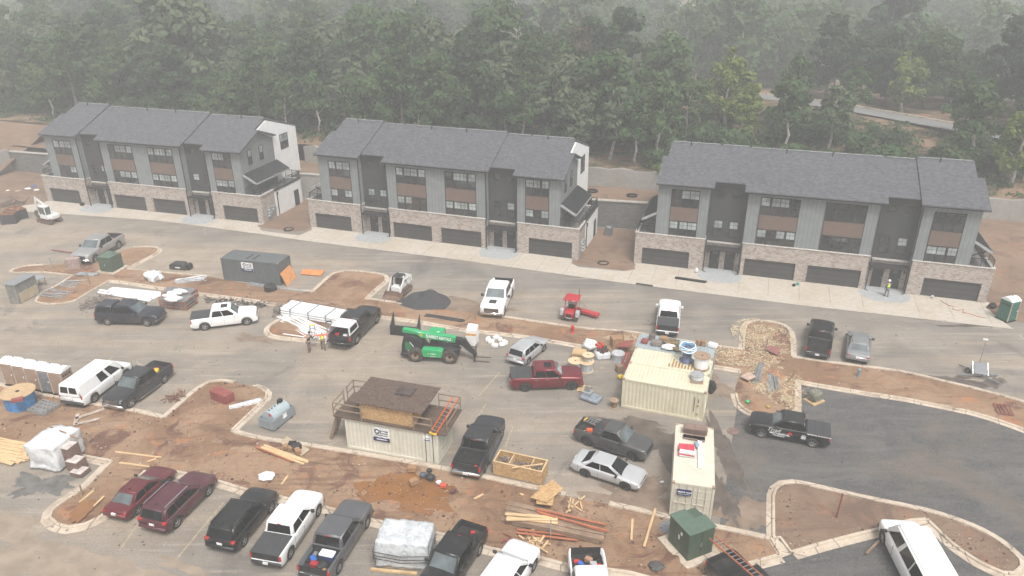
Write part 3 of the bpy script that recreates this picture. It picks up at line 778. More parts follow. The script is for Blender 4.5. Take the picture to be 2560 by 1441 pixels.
    for q0, q1 in ((1.7, 2.5), (4.1, 4.9)):
        win(B, q0, 6.85, q1, 8.65, [1], 30.53, facing='r')
    # lower end walls, decks, awnings
    for e0, e1, s in ((-.8, 1.45, -1), (32.7, 30.5, 1)):
        lo, hi = min(e0, e1), max(e0, e1)
        w = MB(); xx = e0 if s < 0 else e0 - .28
        w.box((xx, 2.9, -.05), (xx + .28, 9.2, 3.3)); w.box((lo, 9.0, -.05), (hi, 9.2, 3.3))
        w.build('white_end_wall', WHITEW, B)
        c = MB(); c.box((xx - .04, 2.9, 3.3), (xx + .32, 9.25, 3.42)); c.build('coping', BLACK, B)
        d = MB(); d.box((lo + .3, .3, 3.1), (hi - .0, 9.0, 3.28)); d.build('deck', M('deck_boards', (.17, .165, .16), .8), B)
        railing([(e1, .35), (e0 - s * .12, .35), (e0 - s * .12, 9.1), (e1, 9.1)], 3.42 if 0 else 3.3).build('railing', BLACK, B)
        b = MB(); t0, t1, z0, z1 = e1, e1 + s * 1.75, 6.05, 5.05
        b.add([(t0, .35, z0), (t0, 7.6, z0), (t1, 7.6, z1), (t1, .35, z1)] + [(t0, .35, z0 - .1), (t0, 7.6, z0 - .1), (t1, 7.6, z1 - .1), (t1, .35, z1 - .1)], [(0, 1, 2, 3), (7, 6, 5, 4), (0, 3, 7, 4), (1, 5, 6, 2), (2, 6, 7, 3)])
        for k in range(19): yy = .37 + k * .4; b.bar((t0, yy, z0 + .02), (t1, yy, z1 + .02), .04, .05)
        aw = b.build('metal_awning', M('black_seam_metal', (.032, .034, .037), .42, .3), B)
        tr = MB(); tr.bar((t0, .3, z0 - .12), (t1, .3, z1 - .12), .09, .24); tr.bar((t1, .35, z1 - .1), (t1, 7.6, z1 - .1), .1, .16)
        tr.build('awning_trim', M('grey_trim_board', (.30, .31, .31), .7), B)
        br = MB()
        for yy in (.7, 4, 7.3): br.bar((t0, yy, 4.3), (t1 - s * .25, yy, 5.05), .1)
        br.build('awning_bracket', TRIM, B)
        sd = MB(); sx = e1 + s * .03
        sd.box((min(sx, sx + s * .03), 5.3, 3.3), (max(sx, sx + s * .03), 7.0, 5.35)); sd.build('patio_door', GLASS, B)
        bw = MB(); bw.box((min(sx, sx + s * .03), 2.0, 3.9), (max(sx, sx + s * .03), 3.4, 5.1)); bw.build('deck_window', GLASS, B)
    mb = MB()
    for k, (q0, q1, z0, z1) in enumerate([(.85, 1.6, .55, 1.75), (1.65, 2.35, .75, 1.7), (2.45, 2.75, .9, 1.5)]): mb.box((32.7, q0, z0), (32.86, q1, z1))
    m_ = mb.build('meter_box', GREYP, B)
    mt = MB()
    for k in range(3): mt.tube((32.86, 1.1, .75 + .36 * k), (32.99, 1.1, .75 + .36 * k), .12, 10)
    mt.tube((32.86, 2.0, 1.3), (32.99, 2.0, 1.3), .12, 10); mt.build('meter', M('meter_glass', (.55, .57, .58), .2, .3), m_)
    dd = MB(); dd.box((32.68, 7.2, 0), (32.72, 8.3, 2.1)); dd.build('side_door', TRIM, B)
    # downpipes
    for l in (6.48, 9.96, 22.12, 25.62):
        d = MB(); d.bar((l, -.12, 0.05), (l, -.12, 3.45), .09); d.bar((l, -.12, 3.45), (l + (.0), .02, 3.7), .09); d.bar((l, .02, 3.7), (l, .02, 8.95), .09); d.bar((l, -.12, .05), (l + (.25 if l in (6.48, 22.12) else -.25), -.3, .04), .09)
        d.build('downpipe', TRIM, B)
    d = MB(); d.bar((32.76, 3.4, .1), (32.76, 3.4, 2.7), .09); d.bar((32.76, 3.4, 2.7), (32.78, 3.5, 3.1), .16); d.build('downpipe', TRIM, B)
    # roofs: front slope, back slope, stepped between the blocks
    def roof(l0, l1, d0, z, nl=0, nr=0):
        zr = 9.1 + SL * 6.8 + z; ze = 9.1 + SL * (d0 + .4) + z; t = .2
        b = MB()
        prof = [(d0, ze), (6.4, zr), (13.1, zr - 2.25), (13.1, zr - 2.25 - t), (6.4, zr - t), (d0, ze - t)]
        n = 6
        b.add([(l0, p, q) for p, q in prof] + [(l1, p, q) for p, q in prof], [tuple(range(n)), tuple(reversed(range(n, 2 * n)))] + [(k, n + k, n + (k + 1) % n, (k + 1) % n) for k in range(n)])
        r = b.build('roof', SHING, B)
        g = MB(); g.box((l0, d0 - .1, ze - .17), (l1, d0, ze - .04)); g.build('gutter', TRIM, r)
        rv = MB(); rv.bar((l0 + .15, 6.4, zr + .03), (l1 - .15, 6.4, zr + .03), .28, .06); rv.build('ridge_vent', M('ridge_vent', (.21, .215, .22), .8), r)
        return r, zr
    rl = [(1.55, 6.75, -.4, dz[0]), (6.75, 9.65, .6, dz[1]), (9.65, 22.55, -.4, dz[2]), (22.55, 25.35, .6, dz[3]), (25.35, 30.4, -.4, dz[4])]
    for k, (l0, l1, d0, z) in enumerate(rl):
        r, zr = roof(l0, l1, d0, z)
        vp = MB()
        for q in ([.4] if k in (0, 4) else [.28, .62] if k == 2 else []): vp.tube((l0 + (l1 - l0) * q, 5.9, zr - .3), (l0 + (l1 - l0) * q, 5.9, zr + .22), .06)
        if vp.v: vp.build('vent_pipe', TRIM, r)
    for l0, l1, z in ((1.0, 1.55, dz[0]), (30.4, 31.0, dz[4])):
        zp = 9.1 + SL * 4.35 + z; b = MB(); t = .2
        prof = [(-.4, 9.1 + z), (3.95, zp), (7.45, zp - 1.3), (7.45, zp - 1.3 - t), (3.95, zp - t), (-.4, 9.1 + z - t)]
        b.add([(l0, p, q) for p, q in prof] + [(l1, p, q) for p, q in prof], [tuple(range(6)), tuple(reversed(range(6, 12)))] + [(k, 6 + k, 6 + (k + 1) % 6, (k + 1) % 6) for k in range(6)])
        b.build('roof', SHING, B)
    return B
townhouse(1, 'leftmost grey townhouse row, paler in the fog, with a white gable end showing', (.22, .0, 0, -.2, -.2), False)
townhouse(2, 'middle grey townhouse row, behind the white skid steer and black gravel heap', (.2, 0, 0, -.16, -.16), False)
townhouse(3, 'rightmost grey townhouse row, with a worker in a yellow vest on its entry pad', (.06, .04, -.04, -.06, .12), True)

# ------------------------------------------------------------------ retaining walls
BLOCK = M('grey_block', (.17, .165, .155), .9)
def mat_block():
    m = bpy.data.materials.new('split_face_block'); t = NT(m); o = t.pos(False); x = t.sep(o)
    c = t.n('CombineXYZ'); t.put(c.inputs[0], t.math('ADD', x[0], x[1])); t.put(c.inputs[1], x[2])
    br = t.n('TexBrick'); t.put(br.inputs['Vector'], c.outputs[0]); br.inputs['Scale'].default_value = 1; br.inputs['Brick Width'].default_value = .46; br.inputs['Row Height'].default_value = .21; br.inputs['Mortar Size'].default_value = .02
    br.inputs['Color1'].default_value = (.19, .185, .175, 1); br.inputs['Color2'].default_value = (.145, .14, .135, 1); br.inputs['Mortar'].default_value = (.075, .072, .07, 1)
    n = t.noise(o, .8, 5, .65)
    t.set(col=t.mix(t.ramp(n, .45, .7, 0, .4), br.outputs['Color'], (.11, .10, .095)), rough=.95, spec=.15); t.bump(t.math('ADD', br.outputs['Fac'], t.noise(o, 7, 4)), -.5, .05)
    return m
SPLIT = mat_block(); CAPB = M('block_cap', (.36, .335, .30), .85)
def wall(pts, z0, z1, th, mat, label, cap=None, name='retaining_wall', wavy=0):
    pts = [Vector((p[0], p[1], 0)) for p in pts]
    mid = pts[0]
    e = empty(name, (mid.x, mid.y, z0), ROW, label, 'retaining wall')
    inv = (Matrix.Translation((mid.x, mid.y, z0)) @ Matrix.Rotation(ROW, 4, 'Z')).inverted()
    pts = [inv @ Vector((p.x, p.y, z0)) for p in pts]
    b = MB(); cb = MB()
    for p, q in zip(pts, pts[1:]):
        n = max(1, int((q - p).length / 1.6)) if wavy else 1
        for k in range(n):
            a, c = p + (q - p) * k / n, p + (q - p) * (k + 1) / n
            h0 = z1 - z0 + wavy * (noise.noise(a * .35) * .9 - .2); h1 = z1 - z0 + wavy * (noise.noise(c * .35) * .9 - .2)
            d = (c - a).normalized(); r = Vector((-d.y, d.x, 0)) * th
            b.add([a, c, c + r, a + r, a + Vector((0, 0, h0)), c + Vector((0, 0, h1)), c + r + Vector((0, 0, h1)), a + r + Vector((0, 0, h0))], [(0, 3, 2, 1), (4, 5, 6, 7), (0, 1, 5, 4), (2, 3, 7, 6), (0, 4, 7, 3), (1, 2, 6, 5)])
            if cap:
                u = Vector((0, 0, z1 - z0 + .06)); cb.bar(a + u - r * .1 + r * .5, c + u - r * .1 + r * .5, th * 1.25, .12)
    b.build('wall_face', mat, e)
    if cap: cb.build('cap', cap, e)
    return e
wall([BW(1, 31.5, 10.7), BW(1, 36.3, 10.9)], -.1, 3.3, .5, WALLC, 'smooth grey concrete wall corner between the left and middle townhouse rows', CAPB)
wall([BW(1, 36.3, 10.9), BW(2, 2, 10.9)], -.1, 3.3, .5, SPLIT, 'textured block retaining wall just left of the middle townhouse row', CAPB)
wall([BW(2, 31.5, 10.95), BW(3, 1.5, 10.95)], -.1, 3.3, .5, SPLIT, 'grey block retaining wall across the gap between the middle and right townhouse rows', CAPB)
wall([BW(1, -18.2, 10.4), BW(1, 1.5, 10.9)], -.1, 3.0, .5, SPLIT, 'grey block retaining wall left of the leftmost townhouse row', CAPB)
wall([BW(1, -30, 6.6), BW(1, -18.4, 7.4), BW(1, -18.0, 10.2)], -.1, 3.4, .5, WALLC, 'pale concrete wall corner at the left edge of the site', None)
wall([BW(3, 32.9, 9), BW(3, 33.2, 12.5), BW(3, 33.0, 16)], -.1, 3.3, .5, SPLIT, 'stepped block retaining wall at the right end of the rightmost townhouse row', CAPB)
wall([BW(2, 24, 16.5), BW(3, 3, 16.4)], 3.2, 5.75, .4, WALLC, 'long plain concrete retaining wall between middle and right rows, above the red terrace', None, wavy=.5)
wall([BW(3, 29.5, 16.3), BW(3, 75, 16.3)], 3.2, 5.75, .4, WALLC, 'plain concrete retaining wall at the right edge, behind the right townhouse row', None, wavy=.4)
wall([BW(1, 29, 16.5), BW(2, 8, 16.5)], 3.2, 5.6, .4, WALLC, 'dim concrete wall behind the gap between left and middle rows', None, wavy=.5)
# ------------------------------------------------------------------ woodland
LEAF = [mat_leaf('dark_leaves', (.022, .046, .020), (.042, .078, .030)), mat_leaf('green_leaves', (.040, .078, .028), (.072, .120, .042)),
        mat_leaf('yellow_green_leaves', (.105, .150, .032), (.165, .205, .050)), mat_leaf('pale_leaves', (.072, .100, .052), (.120, .150, .078)), mat_leaf('brown_needles', (.075, .058, .042), (.115, .090, .066))]
BARK = M('grey_bark', (.15, .125, .10), .95, var=.35, scale=2); BARKP = M('pale_bark', (.36, .33, .29), .9, var=.3, scale=2)
rnd = random.Random(5)
def leaf_cloud(b, c, rx, rz, n, size, flat=.35):
    for _ in range(n):
        while True:
            q = Vector((rnd.uniform(-1, 1), rnd.uniform(-1, 1), rnd.uniform(-1, 1)))
            if .25 < q.length <= 1: break
        q = q * (.55 + .45 * rnd.random()) / max(.5, q.length) if rnd.random() < .6 else q
        p = Vector((c[0] + q.x * rx, c[1] + q.y * rx, c[2] + q.z * rz))
        n_ = Vector((q.x * .6 + rnd.uniform(-.7, .7), q.y * .6 + rnd.uniform(-.7, .7), flat + q.z * .6 + rnd.uniform(-.5, .7)))
        if n_.length < .1: continue
        mx = n_.to_track_quat('Z', 'X').to_matrix()
        s = size * rnd.uniform(.55, 1.3); a = rnd.random() * 6.28; e = rnd.uniform(.5, 1)
        u, w = mx @ Vector((math.cos(a), math.sin(a), 0)) * s, mx @ Vector((-math.sin(a), math.cos(a), 0)) * s * e
        b.add([p - u, p + w * .8, p + u, p - w * .8], [(0, 1, 2, 3)])
def trunk_mesh(h, r, lean=.03, limbs=7, up=.45, crown_r=3.5, wig=.25):
    b = MB(); pts = []; x = y = 0.0
    for k in range(9):
        t = k / 8; pts.append((x, y, h * t)); x += rnd.uniform(-wig, wig) + lean * h / 8; y += rnd.uniform(-wig, wig)
    b.path(pts, [r * (1.25 - .0) if k == 0 else r * (1 - k / 9.5) for k in range(9)], 7)
    tips = []
    for i in range(limbs):
        t = up + (1 - up) * i / limbs; k = min(7, int(t * 8)); f = t * 8 - k
        p = Vector(pts[k]).lerp(Vector(pts[k + 1]), f); a = i * 2.4 + rnd.random(); L = crown_r * rnd.uniform(.55, 1) * (1.15 - .6 * t)
        q = p + Vector((math.cos(a) * L, math.sin(a) * L, L * rnd.uniform(.25, .7)))
        m = p.lerp(q, .5) + Vector((0, 0, .15 * L))
        b.path([p, m, q], [r * .35, r * .22, r * .07], 5); tips.append(q)
    return b, tips, Vector(pts[-1])
def broadleaf(h, cr, mat, base=.35, clumps=34, per=120, size=.46, bark=None, lean=.01):
    tb, tips, top = trunk_mesh(h * .92, .16 + h * .010, lean, 9, base, cr)
    tr = tb.mesh('trunk', bark or BARK)
    b = MB(); z0 = h * base
    cs = [(t.x, t.y, t.z) for t in tips]
    for i in range(clumps):
        t = rnd.random(); zz = z0 + (h - z0) * t; prof = math.sin(PI * min(1, .14 + .86 * t) ** .8) ** .7
        a = rnd.random() * 6.28; q = cr * prof * math.sqrt(rnd.random())
        cs.append((math.cos(a) * q + top.x * t, math.sin(a) * q + top.y * t, zz))
    for c in cs:
        k = rnd.uniform(.55, 1.25); leaf_cloud(b, c, cr * .34 * k, cr * .26 * k, int(per * k), size)
    return tr, b.mesh('crown', mat)
def pine(h, cr, mat, base=.6, bark=None, per=60):
    tb, tips, top = trunk_mesh(h, .15 + h * .009, .004, 14, base * .75, cr, .10)
    tr = tb.mesh('trunk', bark or BARK); b = MB()
    for q in tips: leaf_cloud(b, q, cr * .36, cr * .2, per, .30, .6)
    for i in range(16):
        t = i / 15; zz = h * (base + (1.02 - base) * t); a = i * 2.4; q = cr * (1 - t) * .75
        leaf_cloud(b, (math.cos(a) * q + top.x * t, math.sin(a) * q + top.y * t, zz), cr * .36 * (1.2 - .6 * t), cr * .24, per, .30, .6)
    return tr, b.mesh('crown', mat)
def deadtree(h, bark):
    tb, tips, top = trunk_mesh(h, .2, .01, 22, .3, 3.2, .16)
    for q in tips:
        for _ in range(5): tb.path([q, q + Vector((rnd.uniform(-1, 1), rnd.uniform(-1, 1), rnd.uniform(-.3, .8)))], [.03, .01], 4)
    return tb.mesh('trunk', bark)
def shrub(h, r, mat, per=70):
    b = MB()
    for i in range(9): a = rnd.random() * 6.28; q = r * .65 * math.sqrt(rnd.random()); leaf_cloud(b, (math.cos(a) * q, math.sin(a) * q, h * rnd.uniform(.25, .75)), r * .5, h * .32, per, .26)
    return b.mesh('foliage', mat)
KINDS = []
def reg(tr, cr, name, label, group): KINDS.append((tr, cr, name, label, group))
for h, r, mt, bs in ((12, 4.4, 0, .16), (13.5, 5.0, 1, .2), (10.5, 4.2, 1, .14), (13, 4.3, 0, .22), (11.5, 4.8, 3, .15), (14, 4.6, 1, .24)):
    lab = {0: 'dark green broadleaf tree in the foggy wood', 1: 'mid green broadleaf tree in the foggy wood', 3: 'pale grey green broadleaf tree in the foggy wood'}[mt]
    reg(*broadleaf(h, r, LEAF[mt], bs), 'broadleaf_tree', lab, 'broadleaf trees in the foggy wood')
for h, r, mt in ((15, 3.2, 0), (13.5, 2.9, 1)): reg(*pine(h, r, LEAF[mt]), 'pine_tree', 'tall thin pine with a bare trunk in the foggy wood', 'pines in the foggy wood')
for h, r, mt in ((10, 2.7, 1), (8.5, 2.4, 3)): reg(*broadleaf(h, r, LEAF[mt], .35, 16, 80, .34, BARKP, .03), 'young_tree', 'slim young tree with a pale trunk at the edge of the wood', 'young trees at the wood edge')
for h, r in ((11, 3.1), (8, 2.6)): reg(*broadleaf(h, r, LEAF[2], .22, 18, 90, .36, BARKP, .02), 'yellow_green_tree', 'yellow green tree standing out at the edge of the dark wood', 'yellow green trees')
def ld(p): q = p - RO; c, s = math.cos(ROW), math.sin(ROW); return q.x * c + q.y * s, -q.x * s + q.y * c
def plant(k, l, d, sc=1.0, label=None, rz=None):
    tr, cr, name, lab, grp = KINDS[k]
    p = R(l, d); p.z = hill(l, d) - .1
    e = empty(name, p, rnd.random() * 6.28 if rz is None else rz, label or lab, 'tree', grp, (sc, sc, sc * rnd.uniform(.92, 1.08)))
    obj('trunk', tr, e); obj('crown', cr, e)
    return e
def roadd(l):
    for (a, b), (c, d) in zip(RD, RD[1:]):
        if a <= l <= c: return b + (d - b) * (l - a) / (c - a)
    return 60
placed = []
def free(l, d, r):
    for a, b, q in placed:
        if (a - l) ** 2 + (b - d) ** 2 < ((r + q) * .5) ** 2: return False
    return True
# hand-placed trees that read in the photograph: pixel of the foot, kind, scale
for u, v, k, sc, lab in [(500, 275, 4, 1.5, 'large pale round-crowned tree above the leftmost townhouse roof'), (1000, 300, 10, .62, 'yellow green tree just above the middle townhouse roof'), (1810, 330, 10, .95, 'tall yellow green tree above the left part of the rightmost roof'), (1850, 350, 11, .9, 'low bushy yellow green tree at the rear edge of the rightmost roof'), (2250, 300, 10, .85, 'yellow green tree by the pale road on the right'), (1640, 385, 8, 1, 'slim pale-trunked tree left of the rightmost townhouse row'), (1590, 390, 8, .9, 'slim pale-trunked tree above the gap between middle and right rows'), (1525, 380, 9, 1, 'young tree with a white trunk above the concrete wall in the gap'), (875, 300, 9, 1.15, 'pale green tree at the left end of the middle roof'), (2120, 330, 8, .8, 'slim crooked tree leaning across the road verge'), (2290, 270, 8, 1.1, 'thin bare-trunked tree beyond the pale road'), (2400, 290, 2, .8, 'broad green tree standing at the road on the right')]:
    l, d = ld(G(u, v, 7.0)); plant(k, l, d, sc, lab); placed.append((l, d, 3.5))
count = 0
for tries in range(12000):
    if count >= 268: break
    far_ = count >= 172
    d = 80 + 130 * rnd.random() if far_ else 18.5 + 46 * rnd.random() ** 1.15
    l = rnd.uniform(-70 - d * .72, 82 + d * .78)
    rd_ = roadd(l)
    if abs(d - rd_) < 4: continue
    op = l > 38 and d < rd_ + 3
    if op and rnd.random() < .86: continue
    k = rnd.choice([8, 9, 8, 9, 10, 11] if op else [8, 9, 8, 2, 3, 7, 1] if d < 24 else [0, 1, 2, 3, 4, 5, 5, 0, 2, 7, 1, 3, 4, 1])
    r = {6: 2.6, 7: 2.6, 8: 2.6, 9: 2.6}.get(k, 3.7) * (1.6 if far_ else 1)
    if not free(l, d, r): continue
    placed.append((l, d, r)); plant(k, l, d, rnd.uniform(1.25, 1.65) if far_ else rnd.uniform(.70, 1.05)); count += 1
# one leafless brown pine and a few snags
for u, v, h, lab, m in [(1440, 345, 17, 'bare brown dead pine above the right end of the middle roof', BARK), (1290, 300, 13, 'leaning dead tree with pale forked limbs in the wood', BARKP), (2080, 255, 9, 'leafless crooked tree standing by the pale road', BARKP)]:
    l, d = ld(G(u, v, 7)); p = R(l, d); p.z = hill(l, d) - .1
    e = empty('dead_tree', p, 1.0, lab, 'tree'); obj('trunk', deadtree(h, m), e)
    if m is BARK:
        b = MB()
        for i in range(26): a = rnd.random() * 6.28; t = rnd.random(); leaf_cloud(b, (math.cos(a) * 2.6 * (1.1 - t), math.sin(a) * 2.6 * (1.1 - t), h * (.35 + .6 * t)), .9, .5, 26, .22)
        obj('crown', b.mesh('crown', LEAF[4]), e)
SHR = [shrub(1.9, 1.5, LEAF[0]), shrub(2.4, 1.7, LEAF[1]), shrub(1.6, 1.3, LEAF[2])]
def bush(l, d, k, sc, label='leafy green shrub on the bank behind the townhouses', grp='shrubs on the bank'):
    p = R(l, d); p.z = hill(l, d) - .15
    o = obj('shrub', SHR[k], None, p, rnd.random() * 6.28, (sc,) * 3); tag(o, label, 'shrub', grp)
n = 0
while n < 170:
    l = rnd.uniform(-75, 95); d = rnd.uniform(18, 40)
    if l < 32 and d > 27: continue
    if 31 < l < 42 and d < 23 and rnd.random() < .9: continue
    if abs(d - roadd(l)) < 3.6: continue
    bush(l, d, rnd.choice([0, 0, 1, 1, 0]), rnd.uniform(.7, 1.5)); n += 1
for u, v, sc in [(1640, 415, 1.1), (1655, 425, .8)]:
    l, d = ld(G(u, v, 5.8)); bush(l, max(d, 17.2), 2 if sc < 1 else 1, sc, 'bright green bush over the concrete wall left of the rightmost roof', 'bright bushes over the wall')
# ground cover and the far wood, each one mass
b = MB()
for _ in range(2600):
    l = rnd.uniform(-85, 105); d = 17.6 + 26 * rnd.random()
    if abs(d - roadd(l)) < 3.4 or (31 < l < 41 and d < 22 and rnd.random() < .8): continue
    p = R(l, d); leaf_cloud(b, (p.x, p.y, hill(l, d) + .25), rnd.uniform(.5, 1.3), rnd.uniform(.2, .6), 16, .24)
tag(b.build('undergrowth', LEAF[1]), kind='stuff')
b = MB()
for _ in range(680):
    d = 84 + 290 * rnd.random() ** .9; l = rnd.uniform(-125 - d * .66, 100 + d * .8); p = R(l, d); z = hill(l, d); h = rnd.uniform(15, 22); r = rnd.uniform(4.2, 6.5)
    for i in range(17):
        a = rnd.random() * 6.28; t = rnd.random(); q = r * (.35 + .6 * math.sin(PI * t)) * math.sqrt(rnd.random()); leaf_cloud(b, (p.x + math.cos(a) * q, p.y + math.sin(a) * q, z + h * (.2 + .75 * t)), r * .34, r * .26, 25, .72)
tag(b.build('far_wood', LEAF[1]), kind='stuff')
# ------------------------------------------------------------------ vehicles (x forward, y left, origin between the axles on the ground)
CHROME = M('chrome', (.70, .70, .71), .15, 1.0, .03); ALLOY = M('alloy_rim', (.46, .46, .47), .3, .85, .1); BLKRIM = M('black_rim', (.03, .03, .03), .4, .2); STEELRIM = M('grey_steel_rim', (.30, .30, .31), .4, .7)
DKPL = M('dark_plastic', (.030, .030, .031), .6, var=.2, dirt=((.15, .12, .1), .35)); UNDER = M('underbody', (.012, .012, .012), .9)
AUTOG = mat_glass('tinted_auto_glass', (.008, .009, .010), .12, .30, 0); CLRG = mat_glass('windscreen_glass', (.085, .105, .108), .05, .9)
TAIL = M('red_tail_lamp', (.42, .018, .018), .25, var=.1, coat=.6); HEAD = M('headlamp_lens', (.62, .64, .66), .12, .2, .1, coat=.6); PLATE = M('licence_plate', (.72, .72, .70), .5)
COVER = M('charcoal_bed_cover', (.045, .046, .049), .75, var=.12); BEDL = M('black_bed_liner', (.022, .022, .023), .9, var=.3, dirt=((.16, .13, .10), .4))
def lerp_tab(tab, x):
    for (a, p), (b, q) in zip(tab, tab[1:]):
        if x <= b: return p + (q - p) * max(0, (x - a)) / (b - a) if b > a else q
    return tab[-1][1]
def shell(x0, x1, w, sh, top, axles, ra, rw, bed=None, floor=.78, rock=.34, hoodx=99, endr=.32, endk=.13):
    """lower body: lofted sections with wheel arches, rounded ends and an open bed"""
    xs = {x0, x1}
    n = int((x1 - x0) / .11)
    for i in range(n + 1): xs.add(x0 + (x1 - x0) * i / n)
    for k in (.02, .06, .13, .22, .34): xs.add(x0 + k); xs.add(x1 - k)
    for a in axles:
        for i in range(13): xs.add(a + ra * math.cos(PI * i / 12) * .999)
        xs.add(a - ra - .004); xs.add(a + ra + .004)
    if bed:
        for b in bed: xs.add(b - .005); xs.add(b + .005)
    xs = sorted(x for x in xs if x0 - 1e-6 <= x <= x1 + 1e-6)
    rings = []
    for x in xs:
        e = min(x - x0, x1 - x); t = 1 - min(1, e / endr)
        hw = w / 2 * (1 - endk * t * t * (1 if x > 0 else .55))
        zs = lerp_tab(sh, x) - .05 * t ** 3; zt = lerp_tab(top, x) - .07 * t ** 3
        zb = rock + .10 * t * t
        for a in axles:
            if abs(x - a) < ra: zb = max(zb, rw + math.sqrt(max(0, ra * ra - (x - a) ** 2)))
        zb = min(zb, zs - .16); zm = zb + (zs - zb) * .55
        L = [(hw * .955, zb), (hw * .99, min(zb + .07, zm)), (hw, zm), (hw * .985, zs - .09), (hw * .955, zs - .015)]
        if bed and bed[0] < x < bed[1]: L += [(hw * .93, zs), (hw - .115, zs), (hw - .125, floor), (hw * .3, floor), (0, floor)]
        else: L += [(hw * .90, zs + (zt - zs) * .25), (hw * .80, zs + (zt - zs) * .55), (hw * .62, zs + (zt - zs) * .8), (hw * .3, zt - .005), (0, zt)]
        rings.append([(x, y, z) for y, z in L] + [(x, -y, z) for y, z in reversed(L[:-1])])
    b = MB(); m = len(rings[0]); vs = [p for r in rings for p in r]; fs = []
    for i in range(len(rings) - 1):
        for k in range(m - 1): fs.append((i * m + k, i * m + k + 1, (i + 1) * m + k + 1, (i + 1) * m + k))
    fs.append(tuple(range(m))); fs.append(tuple(reversed(range((len(rings) - 1) * m, len(rings) * m))))
    b.add(vs, fs, True)
    return b
def frustum(x0b, x1b, zb, x0t, x1t, zt, yb, yt, crown=.05):
    b = MB()
    v = [(x0b, yb, zb), (x1b, yb * .96, zb), (x1b, -yb * .96, zb), (x0b, -yb, zb), (x0t, yt, zt), (x1t, yt * .97, zt), (x1t, -yt * .97, zt), (x0t, -yt, zt)]
    b.add(v, [(0, 3, 2, 1), (4, 5, 6, 7), (0, 1, 5, 4), (2, 3, 7, 6), (1, 2, 6, 5), (3, 0, 4, 7)])
    return b, [Vector(p) for p in v]
def bil(A, B, C, D, s, t): return (A * (1 - s) + B * s) * (1 - t) + (D * (1 - s) + C * s) * t
def glassq(A, B, C, D, s0, s1, t0, t1, off=.012, s0t=None, s1t=None, flip=False):
    s0t = s0 if s0t is None else s0t; s1t = s1 if s1t is None else s1t
    n = (B - A).cross(D - A).normalized() * -abs(off)
    if flip: n = -n
    return [bil(A, B, C, D, s, t) + n for s, t in ((s0, t0), (s1, t0), (s1t, t1), (s0t, t1))]
WH = {}
def wheel_meshes(r, wd, style):
    key = (r, wd, style)
    if key in WH: return WH[key]
    mx = Matrix.Rotation(PI / 2, 4, 'X')
    t = MB(); h = wd / 2
    t.lathe([(r * .66, -h), (r * .93, -h), (r, -h * .6), (r, h * .6), (r * .93, h), (r * .66, h)], 26, mx, closed=True)
    tm = t.mesh('wheel', RUBBER)
    mat = {'alloy': ALLOY, 'black': BLKRIM, 'steel': STEELRIM, 'chrome': CHROME}[style]
    d = MB(); d.lathe([(r * .66, -h * .85), (r * .60, -h * .2), (.02, -h * .2), (.02, h * .2), (r * .60, h * .2), (r * .66, h * .85)], 22, mx, closed=True)
    dm = d.mesh('rim', M('rim_well', (.03, .03, .03), .6) if style != 'steel' else mat)
    s = MB()
    for sd in (-1, 1):
        y = sd * h * .62
        s.lathe([(r * .56, y - .012), (r * .655, y - .012), (r * .655, y + .012), (r * .56, y + .012)], 22, mx, closed=True)
        s.lathe([(.001, y), (r * .17, y), (r * .17, y + sd * .015), (.001, y + sd * .015)], 12, mx)
        for k in range(6 if style != 'alloy' else 5):
            a = 2 * PI * k / (6 if style != 'alloy' else 5); ca, sa = math.cos(a), math.sin(a)
            s.bar((ca * r * .12, y, sa * r * .12), (ca * r * .6, y, sa * r * .6), .02, r * .17) if 0 else s.add([Vector((ca * q - sa * e, y + f, sa * q + ca * e)) for f in (-.012, .012) for q, e in ((r * .1, -r * .07), (r * .6, -r * .10), (r * .6, r * .10), (r * .1, r * .07))], [(0, 1, 2, 3), (7, 6, 5, 4), (0, 4, 5, 1), (1, 5, 6, 2), (2, 6, 7, 3), (3, 7, 4, 0)])
    sm = s.mesh('spokes', mat)
    WH[key] = (tm, dm, sm)
    return WH[key]
